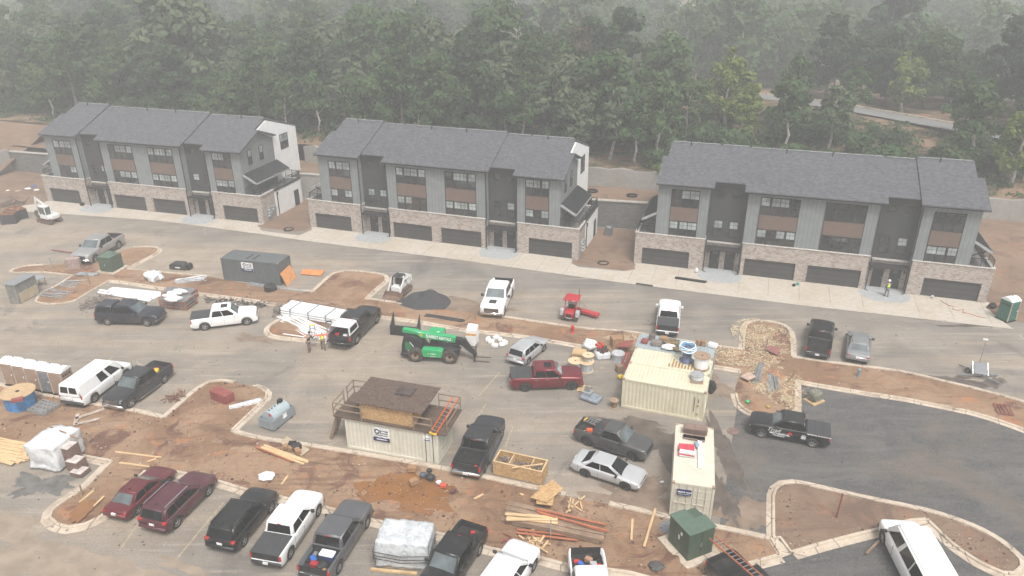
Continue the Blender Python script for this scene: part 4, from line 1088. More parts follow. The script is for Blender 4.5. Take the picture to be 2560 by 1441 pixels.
KP = dict(
 truck=dict(wb=3.68, fo=.97, ro=1.22, w=2.0, rw=.41, belt=1.25, roof=1.96, sh=[(-9, 1.30), (-1.0, 1.30), (1.1, 1.26), (2.1, 1.21), (2.7, 1.12), (9, 1.1)], top=[(-9, 1.30), (1.1, 1.33), (2.2, 1.31), (2.62, 1.23), (9, 1.18)], cab=(-1.30, 1.28, -1.10, .50, .955, .83), bed=(-2.98, -1.36), sides=(.06, .47, .93)),
 suv=dict(wb=2.78, fo=.92, ro=.98, w=1.92, rw=.37, belt=1.10, roof=1.74, sh=[(-9, 1.02), (-2.0, 1.10), (.9, 1.06), (1.7, 1.02), (2.2, .92), (9, .9)], top=[(-9, 1.05), (-2.0, 1.12), (.9, 1.15), (1.7, 1.10), (2.15, .99), (9, .97)], cab=(-2.28, 1.05, -1.92, .24, .90, .74), bed=None, sides=(.10, .36, .64, .93)),
 sedan=dict(wb=2.82, fo=.96, ro=1.10, w=1.86, rw=.34, belt=.95, roof=1.45, sh=[(-9, .95), (-1.6, .97), (.9, .93), (1.8, .86), (2.3, .76), (9, .75)], top=[(-9, 1.0), (-2.3, 1.04), (-1.5, 1.06), (.9, 1.02), (1.8, .95), (2.25, .83), (9, .8)], cab=(-2.0, 1.20, -1.10, .16, .86, .66), bed=None, sides=(.13, .50, .95), zmin=.92),
 van=dict(wb=3.43, fo=.86, ro=1.20, w=2.0, rw=.38, belt=1.16, roof=2.10, sh=[(-9, 1.16), (1.3, 1.16), (1.9, 1.10), (2.4, 1.0), (9, .98)], top=[(-9, 1.16), (1.4, 1.2), (2.0, 1.15), (2.4, 1.05), (9, 1.0)], cab=(-2.9, 1.72, -2.80, .95, .97, .80), bed=None, sides=(.50, .62, .95)))
def vehicle(kind, col, label, cat, side=None, rear=None, front=None, yaw=None, rim='alloy', cover=None, cap=None, bumper=None, glass=None, opts='', trim=None, group=None, z=0.0, sc=None):
    k = dict(KP[kind]); wb, w, rw = k['wb'], k['w'], k['rw']
    if yaw is None:
        a, b = G(*rear), G(*front); d = (b - a); q = d.length / wb; d.normalize()
        q = max(.90, min(1.12, q)) if sc is None else sc
        left = Vector((-d.y, d.x, 0)); c = (a + b) / 2 if 'anchorR' not in opts else a + d * wb * q / 2
        if 'anchorF' in opts: c = b - d * wb * q / 2
        c = c + left * (w / 2 - .06) * q * (1 if side == 'R' else -1)
        yaw = math.atan2(d.y, d.x)
    else:
        q = sc or 1.0; d = Vector((math.cos(yaw), math.sin(yaw), 0)); c = G(*rear)
        c = c + d * (wb / 2 + k['ro']) * q
        if front is not None: c = G(*front) - d * (wb / 2 + k['fo']) * q
    nm = {'truck': 'pickup_truck', 'suv': 'parked_car', 'sedan': 'parked_car', 'van': 'cargo_van'}[kind]
    V = empty(nm, (c.x, c.y, z), yaw, label, cat, group, (q, q, q * .95))
    pm = paint('car_paint_' + '_'.join('%d' % (x * 1000) for x in col), col, .0 if sum(col) > 1.8 or sum(col) < .12 else .35)
    x0, x1 = -wb / 2 - k['ro'], wb / 2 + k['fo']; ax = (-wb / 2, wb / 2)
    tone = trim or DKPL
    body = shell(x0 + .10, x1 - .06, w, k['sh'], k['top'], ax, rw + .085, rw, k['bed'], endr=.36).build('body', pm, V, smooth=False)
    u = MB(); u.box((x0 + .2, -w / 2 + .22, .24), (x1 - .25, w / 2 - .22, .66))  # dark box closing the underside, added to block light between the wheels
    for a in ax: u.box((a - rw - .06, -w / 2 + .09, rw + .02), (a + rw + .06, w / 2 - .09, rw * 2 + .06 if kind != 'sedan' else rw * 2 + .02))
    u.build('underbody', UNDER, V)
    # cab
    cx0, cx1, rx0, rx1, yb, yt = k['cab']; zb, zt = k['belt'] - .02, k['roof']
    if 'ext' in opts: cx0, rx0 = cx0 + .42, rx0 + .42
    fb, v = frustum(cx0, cx1, zb - .04, rx0, rx1, zt, yb, yt)
    cab = fb.build('cab', pm, V, bevel=.07 if kind == 'truck' else .095, seg=4)
    gm = glass or AUTOG
    def gl(name, qd, mat=gm): MB().quad(*qd).build(name, mat, V)
    A, B_, C, D = v[1], v[2], v[6], v[5]
    gl('windscreen', glassq(A, B_, C, D, .07, .93, .10, .90, .012), CLRG if 'darkws' not in opts else AUTOG)
    wp = MB(); p0 = glassq(A, B_, C, D, .1, .9, .055, .085, .02); wp.quad(*p0); wp.build('wiper_cowl', DKPL, V)
    A, B_, C, D = v[3], v[0], v[4], v[7]
    if kind == 'van':
        gl('rear_window', glassq(A, B_, C, D, .12, .47, .32, .82)); gl('rear_window', glassq(A, B_, C, D, .53, .88, .32, .82))
    elif kind == 'suv': gl('rear_window', glassq(A, B_, C, D, .09, .91, .16, .84))
    else: gl('rear_window', glassq(A, B_, C, D, .09, .91, .14, .86), CLRG if 'rearlight' in opts else gm)
    for s in (1, -1):
        A, B_, C, D = (v[0], v[1], v[5], v[4]) if s > 0 else (v[3], v[2], v[6], v[7])
        sd = k['sides']
        if kind == 'van' and 'pax' in opts: sd = (.04, .34, .62, .66, .95)
        for i in range(len(sd) - 1):
            if kind == 'van' and ((i == 1 and 'pax' not in opts) and False): continue
            a0, a1 = sd[i] + (.012 if i else 0), sd[i + 1] - .012
            if kind == 'van' and i == 0 and 'pax' not in opts: a0, a1 = .46, .64
            if kind == 'van' and i == 1 and 'pax' not in opts: a0, a1 = .70, .92
            if kind == 'van' and 'pax' in opts and i == 2: continue
            t1 = .87; lo = .13
            e1 = a1 - (.06 if i == len(sd) - 2 else 0)
            qd = glassq(A, B_, C, D, a0, a1, lo, t1, .012, a0 + (.02 if i == 0 else 0), e1 - (.02 if i == len(sd) - 2 else 0), s < 0)
            gl('side_window', qd)
        if 'chromewin' in opts:
            t = MB(); t.bar((cx0 + .15, s * (yb + .0), zb + .03), (cx1 - .15, s * (yb * .97), zb + .03), .03, .03); t.build('window_trim', CHROME, V)
        # mirror, handles, sill
        mx_ = cx1 - .42
        m = MB(); m.cbox((mx_, s * (yb + .17), zb + .13), (.14, .22, .18 if kind != 'truck' else .24)); m.bar((mx_ + .02, s * (yb - .05), zb + .03), (mx_, s * (yb + .1), zb + .1), .05); m.build('mirror', DKPL if 'bodymirror' not in opts else pm, V, bevel=.03)
        hz = k['belt'] - .16
        for hx in ([cx0 + (cx1 - cx0) * .50 - .12, cx0 + .34] if kind != 'van' else [cx1 - 1.15]):
            if 'ext' in opts and hx == cx0 + .34: continue
            h = MB(); h.cbox((hx, s * (w / 2 + .012), hz), (.19, .03, .035)); h.build('door_handle', CHROME if 'chrome' in opts else DKPL if 'blackhandle' in opts else pm, V)
        for sx in ([cx0 + .06, cx0 + (cx1 - cx0) * .47, cx1 - .16] if kind != 'van' else [cx1 - .3, cx1 - 1.3]):
            g = MB(); g.cbox((sx, s * (w / 2 - .004), k['belt'] - .38), (.012, .016, .66)); g.build('door_seam', UNDER, V)
        if 'boards' in opts:
            r = MB(); r.box((-wb / 2 + rw + .2, min(s * (w / 2 - .03), s * (w / 2 + .12)), .33), (wb / 2 - rw - .2, max(s * (w / 2 - .03), s * (w / 2 + .12)), .40)); r.build('running_board', CHROME if 'chrome' in opts else DKPL, V)
        if 'clad' in opts:
            c_ = MB(); c_.box((-wb / 2 + rw + .1, min(s * (w / 2 - .02), s * (w / 2 + .008)), .34), (wb / 2 - rw - .1, max(s * (w / 2 - .02), s * (w / 2 + .008)), .58)); c_.build('side_cladding', tone, V)
        # flares
        if 'flare' in opts:
            for a in ax:
                f = MB(); pts = [(a + (rw + .10) * math.cos(PI * i / 14), s * (w / 2 + .005), rw + (rw + .10) * math.sin(PI * i / 14)) for i in range(15)]; f.path(pts, .045, 6); f.build('wheel_flare', DKPL, V)
    # bumpers, lamps, grille, plates
    fz, hz = k['sh'][-1][1], lerp_tab(k['sh'], x1 - .1)
    bm_ = {'chrome': CHROME, 'body': pm, 'dark': DKPL}[bumper or ('chrome' if kind == 'truck' else 'body')]
    def rounded_bar(xa, xb, hw_, za, zc, mat, nm_, r=.05): MB().box((xa, -hw_, za), (xb, hw_, zc)).build(nm_, mat, V, bevel=r)
    rounded_bar(x1 - .20, x1, w / 2 * .94, .40, .66, bm_, 'bumper'); rounded_bar(x0, x0 + .20, w / 2 * .94, .46, .70 if kind != 'sedan' else .78, bm_, 'bumper')
    gz0, gz1 = (.66, hz - .08) if kind in ('truck', 'van') else (.58, hz - .10)
    g = MB(); g.box((x1 - .11, -w * .30, gz0), (x1 - .03, w * .30, gz1)); gr = g.build('grille', BLACK if 'bgrille' in opts else DKPL, V, bevel=.02)
    if 'chrome' in opts or 'cgrille' in opts:
        g = MB()
        for q_ in (.25, .55, .85): zz = gz0 + (gz1 - gz0) * q_; g.bar((x1 - .035, -w * .29, zz), (x1 - .035, w * .29, zz), .03, .035)
        g.build('grille_bar', CHROME, gr)
    for s in (1, -1):
        h = MB(); h.cbox((x1 - .22, s * w * .395, hz - .16), (.30, .26, .17), rz=-s * .38); h.build('headlight', HEAD, V, bevel=.03)
        if kind == 'truck': t = MB(); t.cbox((x0 + .12, s * (w / 2 - .10), 1.02), (.09, .15, .36)); t.build('tail_light', TAIL, V, bevel=.02)
        elif kind == 'sedan': t = MB(); t.cbox((x0 + .17, s * (w / 2 - .28), .83), (.16, .42, .15), rz=s * .22); t.build('tail_light', TAIL, V, bevel=.02)
        elif kind == 'suv': t = MB(); t.cbox((x0 + .18, s * (w / 2 - .20), 1.00), (.18, .34, .18), rz=s * .22); t.build('tail_light', TAIL, V, bevel=.02)
        else: t = MB(); t.cbox((x0 + .12, s * (w / 2 - .10), 1.12), (.10, .10, .30)); t.build('tail_light', TAIL, V, bevel=.02)
    p = MB(); pz = {'truck': .60, 'sedan': .74, 'suv': .80, 'van': .98}[kind]; p.box((x0 - .012 if kind != 'suv' else x0 + .06, -.16, pz - .08), (x0 + .08, .16, pz + .08)); p.build('licence_plate', PLATE, V)
    if kind == 'truck':
        tg = MB(); tg.cbox((x0 + .085, 0, 1.16), (.03, .22, .05)); tg.build('tailgate_handle', DKPL, V)
        bl = MB(); bx0, bx1 = k['bed']; hw_ = w / 2 - .118
        if 'ext' in opts: bx1 += .0
        bl.quad((bx0 + .01, -hw_, .792), (bx1 - .01, -hw_, .792), (bx1 - .01, hw_, .792), (bx0 + .01, hw_, .792))
        for s in (1, -1): bl.quad((bx0 + .01, s * hw_, .79), (bx1 - .01, s * hw_, .79), (bx1 - .01, s * (hw_ + .006), 1.27), (bx0 + .01, s * (hw_ + .006), 1.27))
        bl.quad((bx0 + .012, -hw_, .79), (bx0 + .012, hw_, .79), (bx0 + .012, hw_, 1.29), (bx0 + .012, -hw_, 1.29)); bl.quad((bx1 - .012, -hw_, .79), (bx1 - .012, hw_, .79), (bx1 - .012, hw_, 1.29), (bx1 - .012, -hw_, 1.29))
        bl.build('bed_liner', BEDL, V)
        if cover:
            c_ = MB(); c_.box((bx0 - .04, -w / 2 + .07, 1.295), (bx1 + .03, w / 2 - .07, 1.345)); cv = c_.build('bed_cover', cover, V, bevel=.02)
            if 'seams' in opts:
                for q_ in (.33, .66): sm_ = MB(); xx = bx0 + (bx1 - bx0) * q_; sm_.box((xx - .012, -w / 2 + .09, 1.34), (xx + .012, w / 2 - .09, 1.352)); sm_.build('cover_seam', UNDER, cv)
        if cap:
            cb, cv_ = frustum(x0 + .14, bx1 + .06, 1.29, x0 + .32, bx1 + .04, zt - .01, .92, .77)
            if 'openrear' in opts:
                cb = MB(); v8 = cv_; cb.add(v8, [(4, 5, 6, 7), (0, 1, 5, 4), (2, 3, 7, 6), (1, 2, 6, 5)])
                inn = [Vector((p.x, p.y * .94, p.z - (.05 if i > 3 else 0))) for i, p in enumerate(v8)]; cb.add(inn, [(7, 6, 5, 4), (4, 5, 1, 0), (6, 7, 3, 2)])
            co = cb.build('bed_cap', cap, V, bevel=0 if 'openrear' in opts else .06)
            for s in (1, -1):
                A, B_, C, D = (cv_[0], cv_[1], cv_[5], cv_[4]) if s > 0 else (cv_[3], cv_[2], cv_[6], cv_[7])
                n = (B_ - A).cross(D - A).normalized(); n = n * (.012 if n.y * s > 0 else -.012)
                MB().quad(*[bil(A, B_, C, D, a_, t_) + n for a_, t_ in ((.1, .18), (.92, .18), (.92, .82), (.16, .82))]).build('cap_window', AUTOG, co)
            if 'openrear' not in opts:
                A, B_, C, D = cv_[3], cv_[0], cv_[4], cv_[7]; MB().quad(*glassq(A, B_, C, D, .1, .9, .15, .85)).build('cap_window', AUTOG, co)
    if 'tailgate_down' in opts:
        t = MB(); t.box((x0 - .42, -w / 2 + .12, .80), (x0 + .10, w / 2 - .12, .88)); t.build('tailgate', pm, V, bevel=.02)
    if 'rack' in opts:
        for s in (1, -1):
            r = MB(); r.bar((rx0 + .1, s * (yt - .06), zt + .07), (rx1 - .15, s * (yt - .06), zt + .07), .05, .04)
            for q_ in (0, .5, 1): xx = rx0 + .12 + (rx1 - rx0 - .3) * q_; r.bar((xx, s * (yt - .06), zt - .02), (xx, s * (yt - .06), zt + .07), .04)
            r.build('roof_rail', CHROME if 'chromewin' in opts else DKPL, V)
    if 'sunroof' in opts:
        MB().box((rx1 - .80, -.38, zt - .01), (rx1 - .22, .38, zt + .012)).build('sunroof', AUTOG, V)
    if kind == 'suv':
        sp = MB(); sp.box((rx0 - .16, -yt + .06, zt - .07), (rx0 + .14, yt - .06, zt + .0)); sp.build('spoiler', pm, V, bevel=.02)
    if 'antenna' in opts:
        a_ = MB(); a_.add([(rx0 + .2, 0, zt + .10), (rx0 + .45, .03, zt - .01), (rx0 + .45, -.03, zt - .01), (rx0 + .16, .03, zt - .01), (rx0 + .16, -.03, zt - .01)], [(0, 1, 2), (0, 3, 1), (0, 2, 4), (0, 4, 3)]); a_.build('roof_antenna', pm, V)
    if 'scoop' in opts:
        MB().box((wb / 2 - .2, -.3, 1.31), (wb / 2 + .45, .3, 1.345)).build('hood_vent', DKPL, V, bevel=.015)
    # third brake lamp
    if kind in ('truck',): MB().box((rx0 - .05, -.11, zt - .10), (rx0 - .0, .11, zt - .065)).build('brake_light', TAIL, V)
    tm, dm, sm_ = wheel_meshes(rw, .27 if kind in ('truck', 'van') else .23, rim)
    for a in ax:
        for s in (1, -1):
            wo = obj('wheel', tm, V, (a, s * (w / 2 - .16), rw)); obj('rim', dm, wo); obj('spokes', sm_, wo)
    V['_q'] = q; V['_x0'] = x0; V['_zt'] = zt
    return V
WHITE, SILVER, BLACKP, GREY, DGREY, NAVY, MAROON = (.78, .78, .77), (.40, .41, .42), (.007, .007, .008), (.075, .078, .082), (.018, .019, .022), (.010, .012, .022), (.115, .010, .016)
RP = ROW + PI / 2
GP = 'pickup trucks parked on the site'; GC = 'cars parked on the site'; GV = 'vans parked on the site'
v_silver = vehicle('truck', (.34, .34, .335), 'older silver pickup with orange gear in its open bed, at the upper left islands', 'pickup', 'L', (299, 622), (241, 657), rim='alloy', bumper='chrome', opts='clad', group=GP)
v_navy = vehicle('truck', NAVY, 'dark navy pickup with a matching bed cap and roof bars', 'pickup', 'R', (271, 814), (369, 817), cap=paint('car_paint_navy_cap', NAVY), bumper='body', opts='rack', group=GP)
v_wcov = vehicle('truck', WHITE, 'white pickup with black bed cover and sunroof, left of the white pipe stack', 'pickup', 'R', (514, 827), (619, 814), cover=COVER, bumper='body', opts='sunroof bodymirror', group=GP)
v_cap = vehicle('truck', BLACKP, 'black pickup with a white bed cap, its tailgate open', 'pickup', 'R', (894, 860), (944, 809), cap=paint('white_cap', WHITE), bumper='dark', opts='openrear tailgate_down rack', group=GP)
v_hd = vehicle('truck', WHITE, 'white heavy pickup facing the camera by the gravel heap, bed open', 'pickup', 'L', (1281, 741), (1261, 790), bumper='chrome', opts='scoop bgrille cgrille', rim='chrome', group=GP)
v_wf = vehicle('truck', WHITE, 'white pickup seen from behind with a black bed cover, behind the cluttered container', 'pickup', rear=(1666, 848), yaw=1.335, cover=COVER, bumper='dark', opts='bodymirror', group=GP)
v_bf = vehicle('truck', BLACKP, 'black pickup seen from behind, parked next to the silver sedan by the straw island', 'pickup', rear=(2040, 903), yaw=RP - .12, bumper='dark', rim='black', group=GP)
vehicle('sedan', (.27, .275, .28), 'silver sedan seen from behind with red tail lamps, right of the black pickup', 'car', rear=(2141, 914), yaw=RP - .12, opts='antenna rearlight', group=GC)
vehicle('suv', (.46, .47, .475), 'silver compact hatchback SUV beside the middle kerb, facing away', 'car', 'R', (1322, 912), (1360, 880), opts='antenna', group=GC)
v_mar = vehicle('truck', (.16, .010, .018), 'dark red crew cab pickup with folding bed cover and chrome window trim', 'pickup', 'R', (1314, 980), (1429, 976), cover=COVER, bumper='body', rim='black', opts='seams chromewin chrome sunroof', group=GP)
v_van = vehicle('van', WHITE, 'white panel van beside the row of portable toilets', 'van', 'R', (240, 1006), (317, 947), bumper='dark', opts='anchorR', sc=1.02, group=GV)
v_drk = vehicle('truck', DGREY, 'dark charcoal pickup with yellow cable in its bed, beside the white van', 'pickup', 'L', (414, 958), (331, 1019), rim='chrome', bumper='chrome', opts='chrome boards', group=GP)
v_ram = vehicle('truck', DGREY, 'dark pickup with a red can in its open bed, beside the scrap crate', 'pickup', 'R', (1214, 1180), (1255, 1097), rim='chrome', bumper='chrome', opts='chrome boards', group=GP)
v_gry = vehicle('truck', (.085, .085, .083), 'faded grey extended cab pickup with ladders and tools in its bed', 'pickup', 'R', (1470, 1116), (1579, 1152), rim='black', bumper='body', opts='flare ext boards', group=GP)
vehicle('sedan', (.50, .505, .51), 'silver sedan with black wheels, parked alongside the faded grey pickup', 'car', 'R', (1462, 1194), (1562, 1227), rim='black', opts='darkws', group=GC)
v_tri = vehicle('truck', BLACKP, 'black pickup with white company lettering on its door, on the dark gravel', 'pickup', 'L', (2022, 1118), (1908, 1096), rim='steel', cover=COVER, bumper='dark', opts='seams', group=GP)
vehicle('sedan', (.135, .018, .024), 'maroon sedan at the left end of the lower parking row', 'car', 'R', (349, 1286), (423, 1216), opts='rearlight antenna', group=GC)
vehicle('suv', (.070, .012, .020), 'dark maroon SUV with chrome roof rails, next to the maroon sedan', 'car', 'R', (447, 1319), (525, 1240), opts='rack chromewin antenna chrome', group=GC)
vehicle('suv', BLACKP, 'black SUV with bright alloy wheels in the lower parking row', 'car', 'R', (614, 1365), (681, 1281), opts='rack antenna', group=GC)
v_w4 = vehicle('truck', WHITE, 'white pickup with a soft black bed cover in the lower parking row', 'pickup', 'R', (729, 1396), (798, 1290), cover=COVER, bumper='dark', opts='clad', trim=paint('pewter_trim', (.20, .20, .195)), group=GP)
v_g4 = vehicle('truck', (.115, .118, .125), 'grey pickup with a white cooler and tools in its bed, lower parking row', 'pickup', 'R', (850, 1432), (920, 1319), bumper='dark', group=GP)
v_b4 = vehicle('truck', BLACKP, 'black pickup facing the camera at the lower edge, right of the wrapped pallet', 'pickup', 'L', (1200, 1388), (1128, 1500), bumper='dark', opts='chrome', group=GP)
vehicle('suv', (.66, .67, .675), 'white hatchback with a dark bonnet at the lower edge', 'car', 'R', (1262, 1545), (1336, 1428), bumper='dark', opts='anchorF', sc=1.02, group=GC)
v_wb = vehicle('truck', WHITE, 'white pickup cut by the lower edge, only its cluttered bed in view', 'pickup', rear=(1462, 1408), yaw=-PI / 2 + .02, bumper='dark', group=GP)
v_lad = vehicle('truck', BLACKP, 'black pickup cut by the lower edge with a ladder sticking out of its bed', 'pickup', rear=(1790, 1424), yaw=-PI / 2 + .45, bumper='dark', group=GP)
vehicle('van', WHITE, 'long white passenger van at the lower right corner', 'van', 'L', (2268, 1492), (2203, 1358), bumper='dark', opts='pax anchorF', sc=1.08, group=GV)
# far vehicles on the forest road
for u, v_, kd, col, lab in [(375, 168, 'truck', (.45, .45, .45), 'pale pickup half hidden by trees on the forest road'), (1972, 172, 'truck', (.75, .76, .76), 'white utility truck glimpsed far off among the trees')]:
    zz = 8
    for _ in range(25): zz = .5 * zz + .5 * (hill(*ld(G(u, v_, zz))) + .1)
    p = G(u, v_, zz); e = vehicle(kd, col, lab, 'pickup', rear=(u, v_), yaw=ROW + (PI if u < 999 else .1)); e.location = (p.x, p.y, p.z)
# lettering on the black pickup
WTXT = M('white_lettering', (.80, .80, .79), .5); RTXT = M('red_lettering', (.5, .03, .03), .5)
def side_mx(x, z, y): return Matrix.Translation((x, y, z)) @ Matrix.Rotation(PI, 4, 'Z') @ Matrix.Rotation(PI / 2, 4, 'X')
hw = 1.012
text('Triad', .44, WTXT, v_tri, side_mx(1.02, 1.02, hw), shear=.35); text('MECHANICAL', .23, WTXT, v_tri, side_mx(.55, .74, hw), bold=.006); text('770-622-0022', .15, WTXT, v_tri, side_mx(.6, .56, hw), bold=.004)
tri = MB(); tri.add([(.05, hw, .86), (-.38, hw, .86), (-.16, hw, 1.14)], [(0, 1, 2)]); tri.build('emblem', RTXT, v_tri)
for i in range(4): text('SERVICE', .08, WTXT, v_tri, side_mx(-1.16, .98 - i * .09, hw), bold=.003) if i == 0 else MB().box((-1.34 + .05 * (i % 2), hw - .01, .94 - i * .09), (-.98, hw + .003, .98 - i * .09)).build('lettering', WTXT, v_tri)
text('HEATING AND AIR CONDITIONING', .125, WTXT, v_tri, side_mx(-2.2, 1.20, hw - .012), bold=.004, sx=.82)
# ------------------------------------------------------------------ helpers for things standing on the ground
def footprint(a, b, c):
    """corner a, front edge a->b, side edge b->c (pixels on the ground): origin, yaw, length, depth"""
    A, B, C = G(*a), G(*b), G(*c); d = (B - A); L = d.length; d.normalize(); n = Vector((-d.y, d.x, 0)); return A, math.atan2(d.y, d.x), L, (C - B).dot(n)
def yaw_px(a, b): d = G(*b) - G(*a); return math.atan2(d.y, d.x)
def tex_panel(b, x0, x1, z0, z1, y, out, n, depth=.024):
    """corrugated wall between x0 and x1 in the plane y, bulging towards out"""
    pts = []
    p = (x1 - x0) / n
    for i in range(n):
        x = x0 + i * p
        for f, o in ((0, 0), (.30, 0), (.42, 1), (.88, 1)): pts.append((x + f * p, o))
    pts.append((x1, 0))
    vs = [(x, y + out * depth * o, z) for z in (z0, z1) for x, o in pts]; m = len(pts)
    b.add(vs, [(k, k + 1, m + k + 1, m + k) for k in range(m - 1)])
CW, CH_ = 2.44, 2.42
def container(label, o, yaw, L, col, door='x1', sign=None, marks=True, depth=CW, rust=.25, name='shipping_container'):
    E_ = empty(name, o, yaw, label, 'shipping container', 'shipping containers on the site')
    cm = M('container_paint_%d_%d' % (col[0] * 1000, col[2] * 1000), col, .55, 0, .07, 1.0, .05, .1, (tuple(k * .62 for k in (col[0], col[1] * .88, col[2] * .7)), rust), .35)
    H = CH_; n = int(L / .28)
    b = MB(); tex_panel(b, .12, L - .12, .14, H - .10, .07, -1, n); b.build('side_wall', cm, E_)
    b = MB(); tex_panel(b, .12, L - .12, .14, H - .10, depth - .07, 1, n); b.build('side_wall', cm, E_)
    b = MB(); m = []
    pr = []
    p = (L - .2) / n
    for i in range(n): pr += [(.1 + i * p, 0), (.1 + i * p + p * .35, 0), (.1 + i * p + p * .45, .022), (.1 + i * p + p * .9, .022)]
    pr.append((L - .1, 0)); k = len(pr)
    b.add([(x, y, H - .035 + z) for y in (.06, depth - .06) for x, z in pr], [(i, i + 1, k + i + 1, k + i) for i in range(k - 1)]); b.build('roof', cm, E_)
    b = MB()
    for x in (0, L - .14):
        for y in (0, depth - .14): b.box((x, y, 0), (x + .14, y + .14, H))
    b2 = MB()
    for x in (0, L - .14):
        for y in (0, depth - .14): q = MB(); q.box((x, y, 0), (x + .14, y + .14, H)); q.build('corner_post', cm, E_, bevel=.012)
    for y in (.01, depth - .09):
        for z0, z1 in ((.0, .15), (H - .13, H - .01)): q = MB(); q.box((.14, y, z0), (L - .14, y + .08, z1)); q.build('rail', cm, E_)
    for x in (.01, L - .09):
        for z0, z1 in ((.0, .15), (H - .13, H - .012)): q = MB(); q.box((x, .14, z0), (x + .08, depth - .14, z1)); q.build('rail', cm, E_)
    for x in (-.012, L - .168):
        for y in (-.012, depth - .168):
            q = MB(); q.box((x, y, H - .10), (x + .18, y + .18, H + .012)); q.build('corner_casting', M('rusty_casting', (.30, .22, .15), .8), E_)
    for xe, s in ((0, -1), (L, 1)):
        if door == ('x1' if s > 0 else 'x0'):
            for y0, y1 in ((.15, depth / 2 - .01), (depth / 2 + .01, depth - .15)):
                q = MB(); x = xe - s * .06; q.box((min(x, x + s * .03), y0, .16), (max(x, x + s * .03), y1, H - .14))
                for zz in (.45, .95, 1.45, 1.95): q.box((min(x, x + s * .05), y0 + .08, zz - .02), (max(x, x + s * .05), y1 - .08, zz + .05))
                d_ = q.build('door', cm, E_)
                for yy in (y0 + (y1 - y0) * .3, y0 + (y1 - y0) * .72):
                    r = MB(); r.tube((x + s * .075, yy, .10), (x + s * .075, yy, H - .06), .022, 6); r.cbox((x + s * .085, yy + .12, 1.0), (.03, .3, .05)); r.build('lock_bar', STEEL if col[0] < .4 else cm, d_)
        else:
            q = MB(); mx = Matrix.Translation((xe - s * .06, 0, 0)) @ Matrix.Rotation(PI / 2, 4, 'Z'); tex_panel(q, .14, depth - .14, .15, H - .12, 0, -s, 8)
            for i, v_ in enumerate(q.v): q.v[i] = Vector((xe - s * .06 - (v_.y if s < 0 else v_.y) * (1 if s < 0 else -1) * (1), v_.x, v_.z)) if 0 else Vector((xe - s * .06 + v_.y * (1 if s > 0 else 1) * (-1 if s > 0 else -1) * (-1), v_.x, v_.z))
            q.build('end_wall', cm, E_)
    if marks:
        INK = M('container_marking', (.10, .10, .09), .7)
        for x, z0, z1 in ((L - .75, .75, 1.9), (L - .48, 1.5, 1.8)):
            k = 0; z = z1
            while z > z0:
                q = MB(); q.box((x, -.006, z - .05), (x + .05, .03, z)); q.build('lettering', INK, E_); z -= .085
        for z in (1.25, .55): q = MB(); q.box((L - .54, -.008, z - .07), (L - .41, .03, z + .06)); q.build('lettering', M('warning_mark', (.30, .22, .06), .7), E_)
    if marks:
        for f in (.12, .32, .47, .57, .73): q = MB(); q.tube((L * f, .0, H - .2), (L * f, .04, H - .2), .05, 8); q.build('vent', cm, E_)
    return E_
NAVYS = M('navy_sign', (.018, .028, .10), .5); WSIGN = M('white_sign', (.72, .72, .72), .5); INKD = M('sign_ink', (.02, .03, .06), .5)
def rental_sign(E_, x0, x1, z0, z1, y=-.03):
    s = MB(); s.box((x0, y, z0), (x1, y + .03, z1)); sg = s.build('sign', WSIGN, E_)
    w, h = x1 - x0, z1 - z0; y -= .004
    b = MB(); pts = [(x0, z0), (x1, z0)] + [(x1 - w * t / 8, z0 + h * (.30 + .03 * math.sin(t * 2.2))) for t in range(9)]
    b.add([(px_, y, pz) for px_, pz in pts], [tuple(range(len(pts)))]); b.build('sign_band', NAVYS, sg)
    r = MB(); mx = Matrix.Translation((x0 + w * .26, y, z0 + h * .72)) @ Matrix.Rotation(PI / 2, 4, 'X')
    r.lathe([(h * .10, -.002), (h * .19, -.002), (h * .19, .004), (h * .10, .004)], 18, mx, closed=True); r.build('emblem', INKD, sg)
    fx = Matrix.Rotation(PI / 2, 4, 'X')
    for i, t_ in enumerate(('Storage', 'Rentals')): text(t_, h * .19, INKD, sg, Matrix.Translation((x0 + w * .68, y, z0 + h * (.80 - .17 * i))) @ fx, bold=.004)
    b = MB(); b.box((x0 + w * .15, y - .002, z0 + h * .43), (x0 + w * .88, y, z0 + h * .48)); b.build('lettering', INKD, sg)
    b = MB(); b.box((x0 + w * .2, y - .006, z0 + h * .12), (x0 + w * .85, y - .001, z0 + h * .19)); b.build('lettering', WSIGN, sg)
CREAM = (.58, .535, .40)
def span(a, b): A, B = G(*a), G(*b); d = B - A; return A, math.atan2(d.y, d.x), d.length
oA, yA, LA = span((869, 1119), (1098, 1162)); 
cA = container('cream shipping container carrying an OSB hut with railings on its roof', oA, yA, LA, (.60, .575, .485), 'x1', depth=2.6)
rental_sign(cA, 2.05, 3.25, 1.05, 2.1)
dd = MB(); 
for x0, x1 in ((LA - 1.12, LA - .6), (LA - .58, LA - .12)):
    q = MB(); q.box((x0, -.02, .16), (x1, .02, CH_ - .14))
    for zz in (.5, 1.0, 1.5): q.box((x0 + .06, -.035, zz), (x1 - .06, 0, zz + .05))
    d_ = q.build('door', MATS['container_paint_600_485'], cA)
    r = MB(); r.tube(((x0 + x1) / 2, -.05, .1), ((x0 + x1) / 2, -.05, CH_ - .05), .02, 6); r.build('lock_bar', DKPL, d_)
sg = MB(); sg.box((LA - 1.0, -.05, 1.75), (LA - .45, -.03, 2.15)); s2 = sg.build('sign', WSIGN, cA); q = MB(); q.box((LA - .95, -.055, 1.78), (LA - .5, -.05, 1.85)); q.build('sign_band', NAVYS, s2)
text('Storage', .12, INKD, s2, Matrix.Translation((LA - .68, -.056, 1.99)) @ Matrix.Rotation(PI / 2, 4, 'X'))
